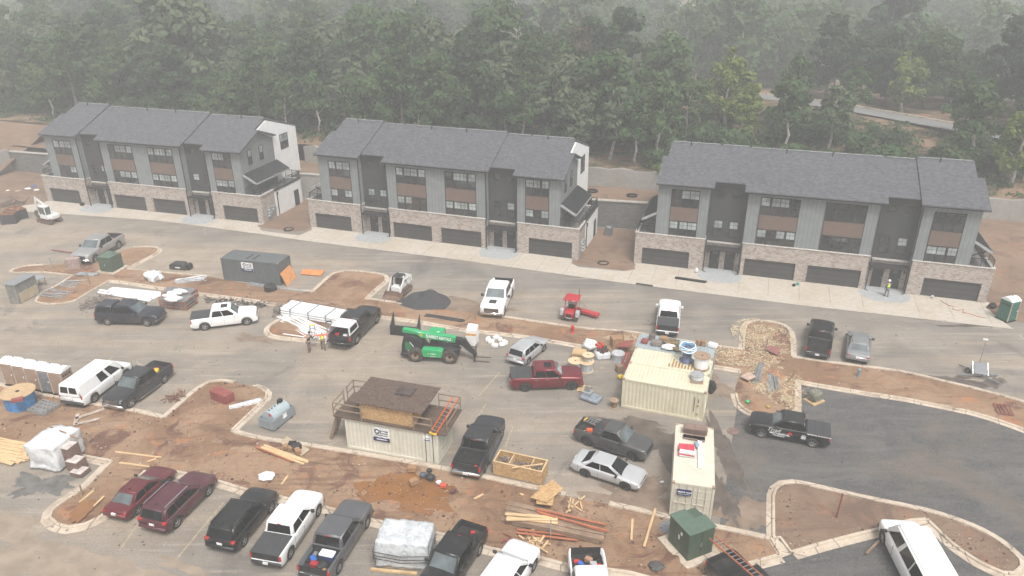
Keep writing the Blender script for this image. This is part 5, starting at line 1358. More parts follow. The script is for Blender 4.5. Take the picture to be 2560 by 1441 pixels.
oB, yB, LB = span((1552, 1017), (1757, 1055)); nB = Vector((-math.sin(yB), math.cos(yB), 0)); dB = Vector((math.cos(yB), math.sin(yB), 0))
cB = container('front cream shipping container of the three standing side by side', oB, yB, LB, CREAM, None)
cB2 = container('middle cream container of the three side by side, rust stained roof', oB + nB * 2.47, yB, LB, (.575, .54, .41), None, marks=False)
cB3 = container('pale blue grey container at the back of the three, its roof covered in clutter', oB + nB * 4.95 - dB * .1, yB, LB + .1, (.30, .345, .36), None, marks=False)
RS = M('rust_stain', (.30, .17, .05), .8, var=.4, scale=3)
for i in range(12):
    x = LB - 3.1 + i * .235; q = MB(); w_ = .5 + .8 * abs(math.sin(i * 1.9)); q.quad((x, .35, CH_ - .010), (x + .12, .35, CH_ - .010), (x + .12, .35 + w_, CH_ - .010), (x, .35 + w_, CH_ - .010)); q.build('rust_stain', RS, cB2)
oD, yD, LD = span((560, 700), (702, 715))
cD = container('dark grey shipping container by the upper kerb with orange-painted plywood at its end', oD, yD, LD, (.105, .115, .118), None, marks=False, rust=.1)
rental_sign(cD, LD * .36, LD * .56, 1.25, 2.2)
for x in (LD * .42, LD * .53): q = MB(); q.box((x, .4, CH_ + .002), (x + .1, 1.7, CH_ + .03)); q.build('roof_bow', UNDER, cD)
cC = container('cream container end on to the camera with brown boards on its roof', Vector((11.72, 34.2, 0)), 1.34, 6.06, (.55, .51, .42), 'x0', marks=False)
s = MB(); s.box((-.10, 1.30, 1.62), (-.075, 2.12, 2.06)); s2 = s.build('sign', NAVYS, cC)
text('mobile mini', .165, WSIGN, s2, Matrix.Translation((-.105, 1.71, 1.88)) @ Matrix.Rotation(-PI / 2, 4, 'Z') @ Matrix.Rotation(PI / 2, 4, 'X'), shear=.3, bold=.004)
text('STORAGE SOLUTIONS', .07, WSIGN, s2, Matrix.Translation((-.105, 1.71, 1.72)) @ Matrix.Rotation(-PI / 2, 4, 'Z') @ Matrix.Rotation(PI / 2, 4, 'X'))

# ------------------------------------------------------------------ the OSB hut on top of container A
hut = empty('rooftop_hut', oA + Vector((0, 0, CH_ + .03)), yA, 'OSB plywood hut with dark flat roof on top of a cream container', 'site hut')
q = MB(); q.box((-.75, -.12, 0), (LA + .62, 2.9, .09)); q.build('deck', mat_wood('dark_plank', (.075, .052, .04), (.14, .10, .075)), hut)
q = MB(); q.box((1.15, .12, .09), (LA - 1.75, 2.6, 1.36)); q.build('hut_wall', OSB, hut)
q = MB(); q.box((.55, -.10, 1.36), (LA - .95, 3.15, 1.41)); q.build('roof', mat_osb('wet_osb', (.075, .052, .042), (.135, .098, .078)), hut)
rw_ = mat_wood('rail_wood', (.20, .145, .105), (.33, .25, .185))
def rail_run(pts, h=1.0, name='guard_rail'):
    b = MB()
    for p, r in zip(pts, pts[1:]):
        for z in (h, h * .52): b.bar((*p, .09 + z), (*r, .09 + z), .04, .09)
    for p in pts: b.bar((*p, .05), (*p, .14 + h), .09, .04)
    return b.build(name, rw_, hut)
rail_run([(1.35, -.1), (-.7, -.1), (-.7, 1.4)]); rail_run([(-.7, 1.9), (-.7, 2.85), (.7, 2.85)]); rail_run([(LA - 1.6, -.1), (LA - .35, -.1)]); rail_run([(LA - 1.0, 2.85), (LA + .55, 2.85), (LA + .55, .3)])
st = MB()
for yy in (.5, 1.25): st.bar((-.72, yy, .05), (-1.55, yy, -2.43), .05, .2)
for k in range(1, 8): t_ = k / 8; st.box((-.72 - .83 * t_ - .1, .5, .05 - 2.48 * t_), (-.72 - .83 * t_ + .12, 1.25, .09 - 2.48 * t_))
st.build('stair', rw_, hut)
def ladder(p, q, w, label, mats=(ORANGE, STEEL), n=None, name='ladder', tip=None, kind='extension'):
    p, q = Vector(p), Vector(q); e = empty(name, p, 0, label, 'ladder'); d = q - p; s_ = d.cross(Vector((0, 0, 1))).normalized() * w / 2
    if s_.length < .01: s_ = Vector((w / 2, 0, 0))
    for k in (1, -1): b = MB(); b.bar(s_ * k, d + s_ * k, .035, .085); b.build('side_rail', mats[0], e)
    n = n or int(d.length / .30); b = MB()
    for k in range(1, n): b.bar(d * k / n - s_, d * k / n + s_, .035)
    b.build('rungs', mats[1], e)
    if tip: b = MB(); b.bar(-s_ + d * .0, -s_ + d * .03, .09, .12); b.bar(s_, s_ + d * .03, .09, .12); b.bar(-s_ + d * .01, s_ + d * .01, .06, .1); b.build('ladder_foot', tip, e)
    return e
Am = Matrix.Translation(oA + Vector((0, 0, CH_ + .03))) @ Matrix.Rotation(yA, 4, 'Z')
ladder(Am @ Vector((LA - .22, -.28, .12)), Am @ Vector((LA + .28, 2.6, 1.15)), .42, 'orange extension ladder leaning across the rail of the rooftop hut', tip=YELLOW)
def pallet(loc, yaw, label, mat=None, sx=1.15, sy=1.0, tilt=None, n=7, grp=None):
    mat = mat or OLDWOOD; e = empty('pallet', loc, yaw, label, 'pallet', grp)
    for i in range(n): b = MB(); y = -sy / 2 + (i + .1) * sy / n; b.box((-sx / 2, y, .105), (sx / 2, y + sy / n * .72, .13)); b.build('deck_board', mat, e)
    for x in (-sx / 2, -.05, sx / 2 - .1): b = MB(); b.box((x, -sy / 2, .02), (x + .1, sy / 2, .105)); b.build('stringer', mat, e)
    return e
pl = Am @ Vector((LA * .55, 2.0, 1.415)); pallet(pl, yA + .0, 'grey weathered pallet lying on the dark roof of the OSB hut', M('dark_pallet_wood', (.085, .065, .06), .85, var=.3))

# ------------------------------------------------------------------ machines
GRN = paint('rental_green', (.012, .33, .115)); TYRE_D = M('muddy_tyre', (.05, .043, .037), .9, var=.35, scale=8, dirt=((.22, .15, .10), .7)); RIMT = M('tan_rim', (.27, .19, .13), .7, var=.15)
def big_wheel(par, loc, r, w, rimm=RIMT, lug=18):
    mx = Matrix.Rotation(PI / 2, 4, 'X'); h = w / 2; b = MB()
    b.lathe([(r * .55, -h), (r * .92, -h), (r * .96, -h * .7), (r * .96, h * .7), (r * .92, h), (r * .55, h)], 28, mx, closed=True)
    for k in range(lug):
        a = 2 * PI * k / lug
        for s in (1, -1): b.add([Vector((math.cos(a + f * .09 + (s * .06)) * q, s * y, math.sin(a + f * .09 + s * .06) * q)) for q in (r * .9, r * 1.02) for f, y in ((0, .02), (1, .02), (1.6, h), (.6, h))], [(0, 1, 2, 3), (4, 5, 6, 7), (0, 4, 7, 3), (1, 5, 6, 2), (0, 1, 5, 4), (3, 2, 6, 7)])
    wo = b.build('wheel', TYRE_D, par, loc)
    d = MB(); d.lathe([(r * .55, -h * .8), (r * .48, -h * .3), (.02, -h * .3), (.02, h * .3), (r * .48, h * .3), (r * .55, h * .8)], 24, mx, closed=True); d.build('rim', rimm, wo)
    for s in (1, -1): d = MB(); d.tube((0, s * h * .25, 0), (0, s * h * .75, 0), r * .16, 12); d.build('hub', UNDER, wo)
    return wo
a, b_ = G(1040, 903), G(1125.5, 908); dv = (b_ - a).normalized(); qT = (b_ - a).length / 3.2; lf = Vector((-dv.y, dv.x, 0)); cT = (a + b_) / 2 + lf * 1.0 * qT
TH = empty('telehandler', cT, math.atan2(dv.y, dv.x), 'green and black telehandler with lettered boom and forks on the ground', 'telehandler', None, (qT, qT, qT * .95))
for x in (-1.6, 1.6):
    for s in (1, -1): big_wheel(TH, (x, s * .98, .71), .71, .5)
q = MB(); q.box((-2.3, -.5, .62), (2.35, .5, 1.25)); q.box((-1.9, -.72, .5), (-1.3, .72, .8)); q.box((1.3, -.72, .5), (1.9, .72, .8)); q.build('chassis', BLACK, TH, bevel=.03)
q = MB(); q.side([(-2.95, .62), (-2.2, .62), (-2.2, 1.25), (-1.15, 1.32), (-.95, 1.7), (-1.4, 2.35), (-2.1, 2.62), (-2.7, 2.45), (-2.9, 1.6)], -.78, .62); q.build('rear_tower', BLACK, TH, bevel=.03)
q = MB(); q.add([(x, -.795, z) for x, z in ((-2.55, 1.05), (-1.95, 1.0), (-1.95, 1.45), (-2.2, 1.9), (-2.6, 1.92))], [(0, 1, 2, 3, 4)]); q.build('rear_panel', paint('deep_green', (.012, .16, .06)), TH)
q = MB()
for p_, r_ in (((-2.14, 1.95), (-1.82, 1.5)), ((-1.82, 1.5), (-1.84, 1.0)), ((-1.84, 1.0), (-2.35, .98))): q.bar((p_[0], -.80, p_[1]), (r_[0], -.80, r_[1]), .02, .06)
q.build('panel_outline', WSIGN, TH)
q = MB(); q.box((-3.05, -.9, .42), (-2.3, .9, .72)); q.build('rear_bumper', BLACK, TH, bevel=.04)
q = MB(); q.side([(-.85, .62), (.85, .62), (.98, 1.3), (.7, 1.42), (-.95, 1.42), (-1.0, 1.2)], -1.22, -.52); q.build('engine_cover', GRN, TH, bevel=.04)
bm_ = Matrix.Translation((-2.9, -.12, 2.72)) @ Matrix.Rotation(math.atan2(.55, 4.9), 4, 'Y')
q = MB(); q.side([(0, -.02), (0, .34), (1.35, .34), (1.5, .27), (4.95, .27), (4.95, -.30), (1.75, -.30), (1.35, -.02)], -.26, .26, mx=bm_); boom = q.build('boom', GRN, TH, bevel=.03)
q = MB(); q.box((4.9, -.18, -.24), (5.6, .18, .20), mx=bm_); q.build('inner_boom', BLACK, TH, bevel=.02)
tx = Matrix.Translation((0, -.265, 0)) @ Matrix.Rotation(PI / 2, 4, 'X')
text('SUNBELT RENTALS', .42, WSIGN, boom, bm_ @ Matrix.Translation((3.4, -.268, -.02)) @ Matrix.Rotation(PI / 2, 4, 'X'), bold=.014, sx=.66)
q = MB(); q.lathe([(.06, 0), (.145, 0), (.145, .006), (.06, .006)], 14, bm_ @ Matrix.Translation((1.78, -.262, -.02)) @ Matrix.Rotation(PI / 2, 4, 'X'), closed=True); q.build('emblem', YELLOW, boom)
text('SUNBELT', .13, WSIGN, TH, Matrix.Translation((.08, -1.232, 1.0)) @ Matrix.Rotation(PI / 2, 4, 'X'), bold=.004); text('844-727-6680', .10, WSIGN, TH, Matrix.Translation((.05, -1.232, .72)) @ Matrix.Rotation(PI / 2, 4, 'X'), bold=.004)
q = MB(); q.lathe([(.02, 0), (.07, 0), (.07, .006), (.02, .006)], 10, Matrix.Translation((-.38, -1.225, 1.0)) @ Matrix.Rotation(PI / 2, 4, 'X'), closed=True); q.build('emblem', YELLOW, TH)
q = MB()
for x in (-.55, .85):
    for y in (.35, 1.12): q.bar((x, y, 1.2), (x * .92, y, 2.5), .07)
q.build('cab_frame', GRN, TH); q = MB(); q.box((-.62, .28, 2.5), (.82, 1.18, 2.62)); q.build('cab_roof', GRN, TH, bevel=.05)
q = MB(); q.box((-.6, .30, .62), (.9, 1.2, 1.25)); q.build('cab_base', BLACK, TH); q = MB(); q.box((-.3, .5, 1.25), (.1, 1.0, 1.9)); q.build('seat', DKPL, TH)
q = MB(); q.side([(2.2, 2.0), (2.9, 2.2), (3.05, 1.9), (3.9, .55), (3.7, .35), (2.6, 1.5), (1.9, 1.45), (1.7, 1.0), (2.2, 1.0)], -.2, .15); q.build('boom_head', BLACK, TH, bevel=.02)
q = MB(); q.bar((2.4, -.22, 1.55), (3.55, -.22, .55), .12); q.build('cylinder', STEEL, TH)
q = MB(); q.box((3.75, -.75, .12), (3.83, .7, .32)); q.box((3.75, -.75, .95), (3.83, .7, 1.1)); q.bar((3.79, -.5, .1), (3.79, -.5, 1.4), .06); q.bar((3.79, .4, .1), (3.79, .4, 1.4), .06); q.build('fork_carriage', BLACK, TH)
for y in (-.45, .35): q = MB(); q.bar((3.82, y, .06), (5.15, y, .04), .12, .05); q.build('fork', M('fork_steel', (.13, .105, .09), .6, .4), TH)
q = MB(); q.bar((1.5, -.9, 1.25), (2.25, -.9, 1.2), .3, .3); q.build('front_fender', BLACK, TH)
# black bucket standing behind it
o, y_, L_, D_ = footprint((976, 838), (1050, 846), (1046, 832))
e = empty('bucket_attachment', o, y_, 'black steel hopper bucket with two pointed side plates behind the telehandler', 'loader bucket')
q = MB(); q.box((0, 0, .05), (2.5, .08, 1.0)); q.box((0, .08, .05), (2.5, .9, .12)); q.build('bucket_shell', BLACK, e)
for x in (.02, 2.44): q = MB(); q.add([(x + t_, *p_) for t_ in (0, .05) for p_ in ((0.0, .1), (1.0, .1), (1.0, 1.85), (.1, 1.0))], [(0, 1, 2, 3), (7, 6, 5, 4), (0, 4, 5, 1), (1, 5, 6, 2), (2, 6, 7, 3), (3, 7, 4, 0)]); q.build('side_plate', BLACK, e)
# tracked skid steer
WM = paint('machine_white', (.68, .68, .66)); MUD = M('muddy_track', (.085, .06, .045), .95, var=.4, scale=7)
def track(par, y, x0, x1, w, h):
    b = MB(); n = 8; r = h / 2; pts = [(x0 + r - r * math.sin(PI * k / n), r - r * math.cos(PI * k / n)) for k in range(n + 1)]
    pts = [(x0 + r + -r * math.sin(PI * k / n), r + r * math.cos(PI * k / n)) for k in range(n + 1)] + [(x1 - r + r * math.sin(PI * k / n), r - r * math.cos(PI * k / n)) for k in range(n + 1)]
    b.side(pts, y - w / 2, y + w / 2)
    m = b.build('track', MUD, par, bevel=.02); q_ = MB()
    for k in range(4): xx = x0 + r + (x1 - x0 - 2 * r) * k / 3; q_.tube((xx, y - w / 2 - .02, r), (xx, y + w / 2 + .02, r), r * .62, 12)
    q_.build('rollers', M('muddy_roller', (.16, .11, .08), .9), m)
yS = yaw_px((1016, 716), (980, 745))
SK = empty('skid_steer', G(999, 733), yS, 'white tracked skid steer loader with bucket down beside the gravel heap', 'skid steer loader', None, (1, 1, .95))
for s in (1, -1): track(SK, s * .68, -1.15, .85, .34, .72)
q = MB(); q.box((-1.25, -.5, .35), (.75, .5, 1.05)); q.build('body', WM, SK, bevel=.05)
q = MB(); q.box((-1.35, -.62, .75), (-.55, .62, 1.45)); q.build('engine_hood', WM, SK, bevel=.08)
q = MB()
for s in (1, -1):
    q.bar((.55, s * .42, 1.0), (.45, s * .42, 1.95), .07); q.bar((-.5, s * .42, 1.2), (-.55, s * .42, 1.95), .07)
q.build('cab_frame', BLACK, SK); q = MB(); q.box((-.62, -.48, 1.93), (.52, .48, 2.02)); q.build('cab_roof', DKPL, SK, bevel=.04)
q = MB(); q.box((-.3, -.3, .95), (.15, .3, 1.6)); q.build('seat', UNDER, SK)
for s in (1, -1):
    q = MB(); q.bar((-1.25, s * .66, 1.55), (.2, s * .66, 1.72), .10, .26); q.bar((.15, s * .66, 1.72), (1.0, s * .66, .55), .10, .22); q.bar((-1.3, s * .66, 1.0), (-1.22, s * .66, 1.65), .12, .24); q.build('loader_arm', WM, SK, bevel=.02)
q = MB(); q.bar((-1.2, -.66, 1.62), (-1.2, .66, 1.62), .14); q.build('cross_tube', WM, SK)
q = MB(); q.side([(.95, .02), (1.75, .02), (1.75, .06), (1.05, .12), (1.0, .62), (.92, .62)], -.95, .95); q.side([(.95, .02), (1.75, .02), (1.1, .6), (.95, .62)], -.97, -.93); q.side([(.95, .02), (1.75, .02), (1.1, .6), (.95, .62)], .93, .97); q.build('bucket', M('muddy_bucket', (.19, .12, .085), .85, .2), SK)
# red ride-on sweeper
RD_ = paint('machine_red', (.40, .012, .020))
SW = empty('ride_on_sweeper', G(1421, 806), RP - .05, 'red ride-on sweeper tractor with canopy and side broom', 'sweeper', None, (1.0, 1.0, .95))
q = MB(); q.side([(.0, .4), (1.9, .4), (1.9, .75), (1.2, .85), (1.0, 1.1), (.15, 1.05), (.0, .85)], -.42, .42); q.build('body', RD_, SW, bevel=.05)
q = MB(); q.box((-.02, -.25, .5), (.02, .25, .85)); q.build('grille', UNDER, SW); q = MB(); q.box((-.03, -.28, .42), (.02, .28, .47)); q.build('lettering', WSIGN, SW)
for x, r_ in ((.35, .32), (1.7, .36)):
    for s in (1, -1): big_wheel(SW, (x, s * .58, r_), r_, .26, RD_, 10)
q = MB()
for x in (.55, 1.65):
    for s in (1, -1): q.bar((x, s * .5, .9), (x, s * .5, 2.05), .07)
q.build('canopy_frame', RD_, SW); q = MB(); q.box((.35, -.68, 2.05), (1.85, .68, 2.13)); q.build('canopy', RD_, SW, bevel=.03)
q = MB(); q.box((.75, -.28, .95), (1.15, .28, 1.35)); q.build('seat', UNDER, SW); q = MB(); q.box((1.6, -.5, 1.0), (1.63, .5, 2.0)); q.build('windscreen', M('pale_screen', (.45, .44, .43), .3), SW)
for s in (1, -1): q = MB(); q.box((.1, s * .72 - .17, .55), (.62, s * .72 + .17, 1.12)); q.build('tank', M('grey_tank', (.40, .41, .42), .5), SW, bevel=.04)
q = MB(); q.tube((1.75, -.45, 2.1), (1.75, -.45, 2.75), .03); q.build('exhaust', BLACK, SW)
q = MB(); q.side([(2.1, .25), (2.6, .25), (2.7, .5), (2.4, .66), (2.1, .55)], -1.75, .45, mx=Matrix.Translation((-.35, -.15, 0)) @ Matrix.Rotation(-.22, 4, 'Z')); q.build('broom_hood', RD_, SW, bevel=.03)
q = MB(); q.tube((1.9, -1.7, .24), (2.25, .3, .24), .23, 14); q.build('broom', BLACK, SW)
# mini excavator
yE = yaw_px((147, 562), (108, 554))
EX = empty('mini_excavator', G(129, 556), yE, 'white mini excavator on red tracks with its arm folded down', 'mini excavator', None, (1.05, 1.05, 1.0))
RT = M('dusty_red_track', (.17, .065, .055), .9, var=.3)
for s in (1, -1): track(EX, s * .62, -1.05, 1.05, .32, .5)
q = MB(); q.box((-.7, -.6, .3), (.7, .6, .58)); q.build('undercarriage', RT, EX); q = MB(); q.cbox((1.35, 0, .25), (.12, 1.6, .38)); q.bar((.6, .4, .35), (1.35, .4, .25), .1); q.bar((.6, -.4, .35), (1.35, -.4, .25), .1); q.build('blade', RT, EX)
q = MB(); q.prism([(-1.05, -.5), (-.85, -.75), (.6, -.75), (.75, -.4), (.75, .75), (-.85, .75), (-1.05, .5)], .62, 1.15); q.build('house', WM, EX, bevel=.07)
q = MB(); q.box((-.95, -.72, .66), (.5, .72, .80)); q.build('lower_skirt', M('maroon_skirt', (.20, .05, .05), .6), EX)
q = MB(); q.box((-.5, -.05, 2.15), (.8, .78, 2.25)); q.build('cab_roof', WM, EX, bevel=.06)
q = MB()
for x in (-.42, .72):
    for y in (.0, .72): q.bar((x, y, 1.1), (x, y, 2.16), .08)
q.build('cab_frame', WM, EX); q = MB(); q.box((-.3, .1, 1.1), (.15, .6, 1.75)); q.build('seat', UNDER, EX); q = MB(); q.box((-.43, .01, 1.2), (-.40, .71, 2.1)); q.box((-.4, .73, 1.5), (.7, .75, 2.1)); q.build('cab_glass', CLRG, EX)
q = MB()
for p_, r_ in (((.75, -.35, 1.0), (1.35, -.35, 2.1)), ((1.35, -.35, 2.1), (2.5, -.35, 2.75))): q.bar(p_, r_, .17, .28)
q.build('boom', WM, EX, bevel=.02); q = MB(); q.bar((2.4, -.35, 2.85), (2.75, -.35, 1.05), .15, .22); q.build('dipper_arm', WM, EX, bevel=.02)
q = MB(); q.bar((.95, -.35, 1.0), (1.75, -.35, 2.2), .09); q.bar((1.6, -.35, 2.6), (2.5, -.35, 2.95), .09); q.build('cylinder', STEEL, EX)
q = MB(); q.side([(2.75, 1.1), (2.95, .75), (2.75, .35), (2.35, .25), (2.3, .4), (2.6, .6)], -.65, -.05); q.build('bucket', M('rusty_bucket', (.12, .085, .065), .8, .3), EX)
# trailer-mounted light and solar unit
o = G(2441, 938)
LT = empty('solar_light_tower', o, ROW, 'grey solar light tower trailer with outriggers by the right kerb', 'light tower', None, (.68, .68, .85))
for p_, r_ in (((-1.5, 1.6), (1.9, -1.9)), ((-2.2, -1.1), (2.2, .2))): q = MB(); q.bar((*p_, .22), (*r_, .22), .14); q.build('outrigger', STEEL, LT)
q = MB(); q.box((-.6, .0, .3), (.75, .7, .95)); q.build('battery_box', WSIGN, LT, bevel=.03)
q = MB(); q.cbox((.1, -.35, .85), (1.3, .06, 1.3), rx=-1.0); pn = q.build('solar_panel', mat_lines('solar_cells', (.075, .085, .10), .16, 0, .1, .6, rough=.25), LT)
q = MB(); q.bar((-.68, -.93, .45), (-.68, .30, 1.28), .05); q.bar((.88, -.93, .45), (.88, .30, 1.28), .05); q.build('panel_frame', STEEL, pn)
q = MB(); q.tube((.05, .3, .4), (.05, .3, 3.6), .045); q.build('mast', STEEL, LT); q = MB(); q.cbox((-.05, .25, 3.65), (.5, .16, .12)); q.build('lamp_head', WSIGN, LT)
for s in (1, -1): big_wheel(LT, (s * .95, .3, .28), .28, .18, STEELRIM, 8)
# ------------------------------------------------------------------ site clutter
r7 = random.Random(21)
def top(u, v, z, base=None): return G(u, v, z)
def pipes(a, b, n, r, mat, label, group, w=1.0, name='pipe', z=0.0, jit=.04, yawj=.03, layers=1, n_side=8):
    """n loose pipes lying from pixel a to pixel b, side by side over the width w"""
    A, B = G(*a, z), G(*b, z); d = (B - A); L = d.length; d.normalize(); s = Vector((-d.y, d.x, 0)); out = []
    m = MB(); m.tube((-L / 2, 0, 0), (L / 2, 0, 0), r, n_side); me = m.mesh(name, mat); base = math.atan2(d.y, d.x)
    per = max(1, (n + layers - 1) // layers)
    for i in range(n):
        ly = i // per; k = i % per; f = (k + .5) / per - .5 + (r7.random() - .5) * .3 / per
        c = (A + B) / 2 + s * (f * w) + d * r7.uniform(-jit, jit) * L + Vector((0, 0, r + .03 + ly * r * 1.8))
        o = obj(name, me, None, c, base + r7.uniform(-yawj, yawj)); tag(o, label, 'pipe' if 'pipe' in name or 'conduit' in name else 'board', group); out.append(o)
    return out
def boards(a, b, n, sx, sz, mat, label, group, w=1.0, name='board', z=0.0, jit=.05, yawj=.04, layers=1, cat='board'):
    A, B = G(*a, z), G(*b, z); d = (B - A); L = d.length; d.normalize(); s = Vector((-d.y, d.x, 0))
    m = MB(); m.box((-L / 2, -sx / 2, -sz / 2), (L / 2, sx / 2, sz / 2)); me = m.mesh(name, mat); base = math.atan2(d.y, d.x); per = max(1, (n + layers - 1) // layers)
    for i in range(n):
        ly = i // per; k = i % per; f = (k + .5) / per - .5 + (r7.random() - .5) * .35 / per
        c = (A + B) / 2 + s * (f * w) + d * r7.uniform(-jit, jit) * L + Vector((0, 0, sz / 2 + .03 + ly * (sz + .006)))
        o = obj(name, me, None, c, base + r7.uniform(-yawj, yawj)); tag(o, label, cat, group)
def one_board(a, b, sx, sz, mat, label, name='board', z=.13, cat='board'):
    A, B = G(*a), G(*b); d = B - A; m = MB(); m.box((-d.length / 2, -sx / 2, 0), (d.length / 2, sx / 2, sz))
    return tag(m.build(name, mat, None, ((A + B) / 2) + Vector((0, 0, z)), math.atan2(d.y, d.x)), label, cat)
def sheetob(px4, th, mat, label, name='plywood_sheet', z=.08, cat='plywood', lift=0):
    pts = [G(*p) for p in px4]; c = sum(pts, Vector()) / len(pts); m = MB(); m.prism([((p - c).x, (p - c).y) for p in pts], 0, th)
    return tag(m.build(name, mat, None, c + Vector((0, 0, z))), label, cat)
def stake(u, v, h, label, mat=None, w=.06, lean=0, name='stake'):
    m = MB(); m.bar((0, 0, -.05), (lean * h, 0, h), w); return tag(m.build(name, mat or OLDWOOD, None, G(u, v)), label, 'stake')
def boxob(u, v, size, yaw, mat, label, name, cat, z=0.0, bevel=.02, group=None):
    m = MB(); m.cbox((0, 0, size[2] / 2), size); return tag(m.build(name, mat, None, G(u, v, z) if z else G(u, v) + Vector((0, 0, .02)), yaw, bevel=bevel), label, cat, group)
def lump(name, size, mat, label, cat, loc, seed=0, amp=.3, yaw=0, n=14, group=None, flat=.0):
    """irregular crumpled thing (bag, tarp, heap)"""
    bm = bmesh.new(); bmesh.ops.create_icosphere(bm, subdivisions=3, radius=1)
    for v in bm.verts:
        k = 1 + amp * noise.fractal(v.co * 1.7 + Vector((seed, seed * 2, 0)), .8, 2.2, 4)
        z = v.co.z; v.co = Vector((v.co.x * k * size[0] / 2, v.co.y * k * size[1] / 2, max(-flat, z) * k * size[2] / 2 if 0 else (z * k + 1) * size[2] / 2))
        v.co.z = max(0, v.co.z)
    me = bpy.data.meshes.new(name); bm.to_mesh(me); bm.free(); me.materials.append(mat)
    for p in me.polygons: p.use_smooth = True
    return tag(obj(name, me, None, loc, yaw), label, cat, group)
def spool(loc, r, h, label, flange, drum, rc=None, tilt=0, yaw=0, hub=True, cat='cable reel'):
    e = empty('cable_reel', loc, yaw, label, cat); th = max(.035, h * .05)
    for z in (0, h - th): m = MB(); m.tube((0, 0, z), (0, 0, z + th), r, 28); m.build('flange', flange, e)
    m = MB(); n = 9; pr = []
    rc = rc or r * .8
    for i in range(n): z0 = th + (h - 2 * th) * i / n; pr += [(rc * .965, z0), (rc, z0 + (h - 2 * th) / n * .5)]
    pr.append((rc * .965, h - th)); m.lathe(pr, 24); m.build('wound_cable', drum, e)
    if hub: m = MB(); m.tube((0, 0, h), (0, 0, h + .012), r * .12, 12); m.build('hub_hole', UNDER, e)
    return e
# portable toilets
TAN = M('tan_plastic', (.30, .205, .15), .6, var=.10, scale=1.5); GRNP = M('green_plastic', (.02, .115, .085), .5, var=.08); GREYT = M('slate_plastic', (.17, .18, .19), .55)
def toilet(o, yaw, col, label, door=None, group=None, H=2.2):
    e = empty('portable_toilet', o, yaw, label, 'portable toilet', group)
    m = MB(); m.box((-.56, -.56, .10), (.56, .56, H - .25)); m.build('cabin', col, e, bevel=.04)
    m = MB(); m.box((-.6, -.6, 0), (.6, .6, .12)); m.build('skid_base', UNDER, e)
    m = MB(); pts = [(-.60, H - .26)] + [(-.60 + 1.2 * i / 8, H - .20 + .26 * math.sin(PI * i / 8)) for i in range(9)] + [(.60, H - .26)]
    m.side([(q[0] * .95, q[1]) for q in pts], -.62, .58, mx=Matrix.Rotation(PI / 2, 4, 'Z')); m.build('roof', WHITEP, e, bevel=.03)
    m = MB(); m.box((-.42, -.60, .18), (.42, -.555, H - .32)); d = m.build('door', door or col, e, bevel=.02)
    m = MB(); m.box((.28, -.625, 1.0), (.36, -.6, 1.12)); m.build('handle', WHITEP, d)
    for x in (-.52, .52): m = MB(); m.box((x - .04, -.60, .12), (x + .04, -.54, H - .28)); m.build('frame_post', M('pale_tan_trim', (.42, .33, .26), .6), e)
    m = MB(); m.tube((.2, .1, H - .05), (.2, .1, H + .14), .06, 8); m.build('vent_pipe', GREYP, e)
    for s in (1, -1): m = MB(); [m.box((s * .56 - .01, -.4 + .2 * i, 1.55), (s * .56 + .012, -.28 + .2 * i, 1.72)) for i in range(4)]; m.build('side_vent', UNDER, e)
    return e
TY = yaw_px((30, 967), (160, 992))
for i, (u, v) in enumerate([(38, 963), (68, 969), (98, 975), (129, 981), (158, 986)]):
    toilet(G(u, v) + Vector((0, .35, .03)), TY + .10, TAN, ['tan portable toilet with white roof, leftmost of the row of five', 'second tan portable toilet from the left end of the row', 'tan portable toilet in the middle of the row of five', 'portable toilet with a slate grey door, fourth in the row', 'tan portable toilet at the right end of the row, beside the white van'][i], GREYT if i == 3 else None, 'portable toilets in a row')
toilet(G(2513, 799), RP - .9, GRNP, 'dark green portable toilet with white roof on the driveway end, far right', M('green_plastic_side', (.022, .12, .09), .5), None, 2.25)
# transformers
GRT = M('utility_green', (.055, .085, .058), .5, var=.12, scale=2, dirt=((.14, .13, .09), .25))
def transformer(a, b, c, h, label, pad=.35):
    o, y, L, D = footprint(a, b, c); e = empty('pad_transformer', o, y, label, 'transformer')
    m = MB(); m.box((-pad, -pad, 0), (L + pad, D + pad, .16)); m.build('concrete_pad', KERB, e, bevel=.02)
    m = MB(); m.side([(-.0, .16), (L, .16), (L, h), (0, h)], 0, D * .72); m.box((0, D * .72, .16), (L, D, h * .97)); m.build('cabinet', GRT, e, bevel=.02)
    m = MB(); m.box((-.05, -.05, h), (L + .05, D * .55, h + .04)); m.box((-.05, D * .55, h), (L * .6, D + .03, h + .04)); m.build('lid', M('utility_green_top', (.085, .13, .095), .5, var=.1), e)
    m = MB(); m.box((L * .5 - .01, -.012, .2), (L * .5 + .01, .01, h - .1)); m.build('door_seam', UNDER, e)
    for k, (x, z) in enumerate(((.3, h * .72), (.34, h * .52))): m = MB(); m.box((-.012, D * (.35 + .1 * k), z), (.01, D * (.35 + .1 * k) + .14, z + .2 * (1 + k * .4))); m.build('warning_label', WSIGN, e)
    m = MB(); m.box((L * .46, -.03, h * .45), (L * .52, .0, h * .60)); m.build('latch', STEEL, e)
    return e
transformer((252, 682), (283, 685), (308, 669), 1.75, 'green utility transformer cabinet beside the silver pickup')
transformer((1717, 1410), (1779, 1386), (1739, 1330), 2.0, 'large green utility transformer in front of the end-on cream container', .42)
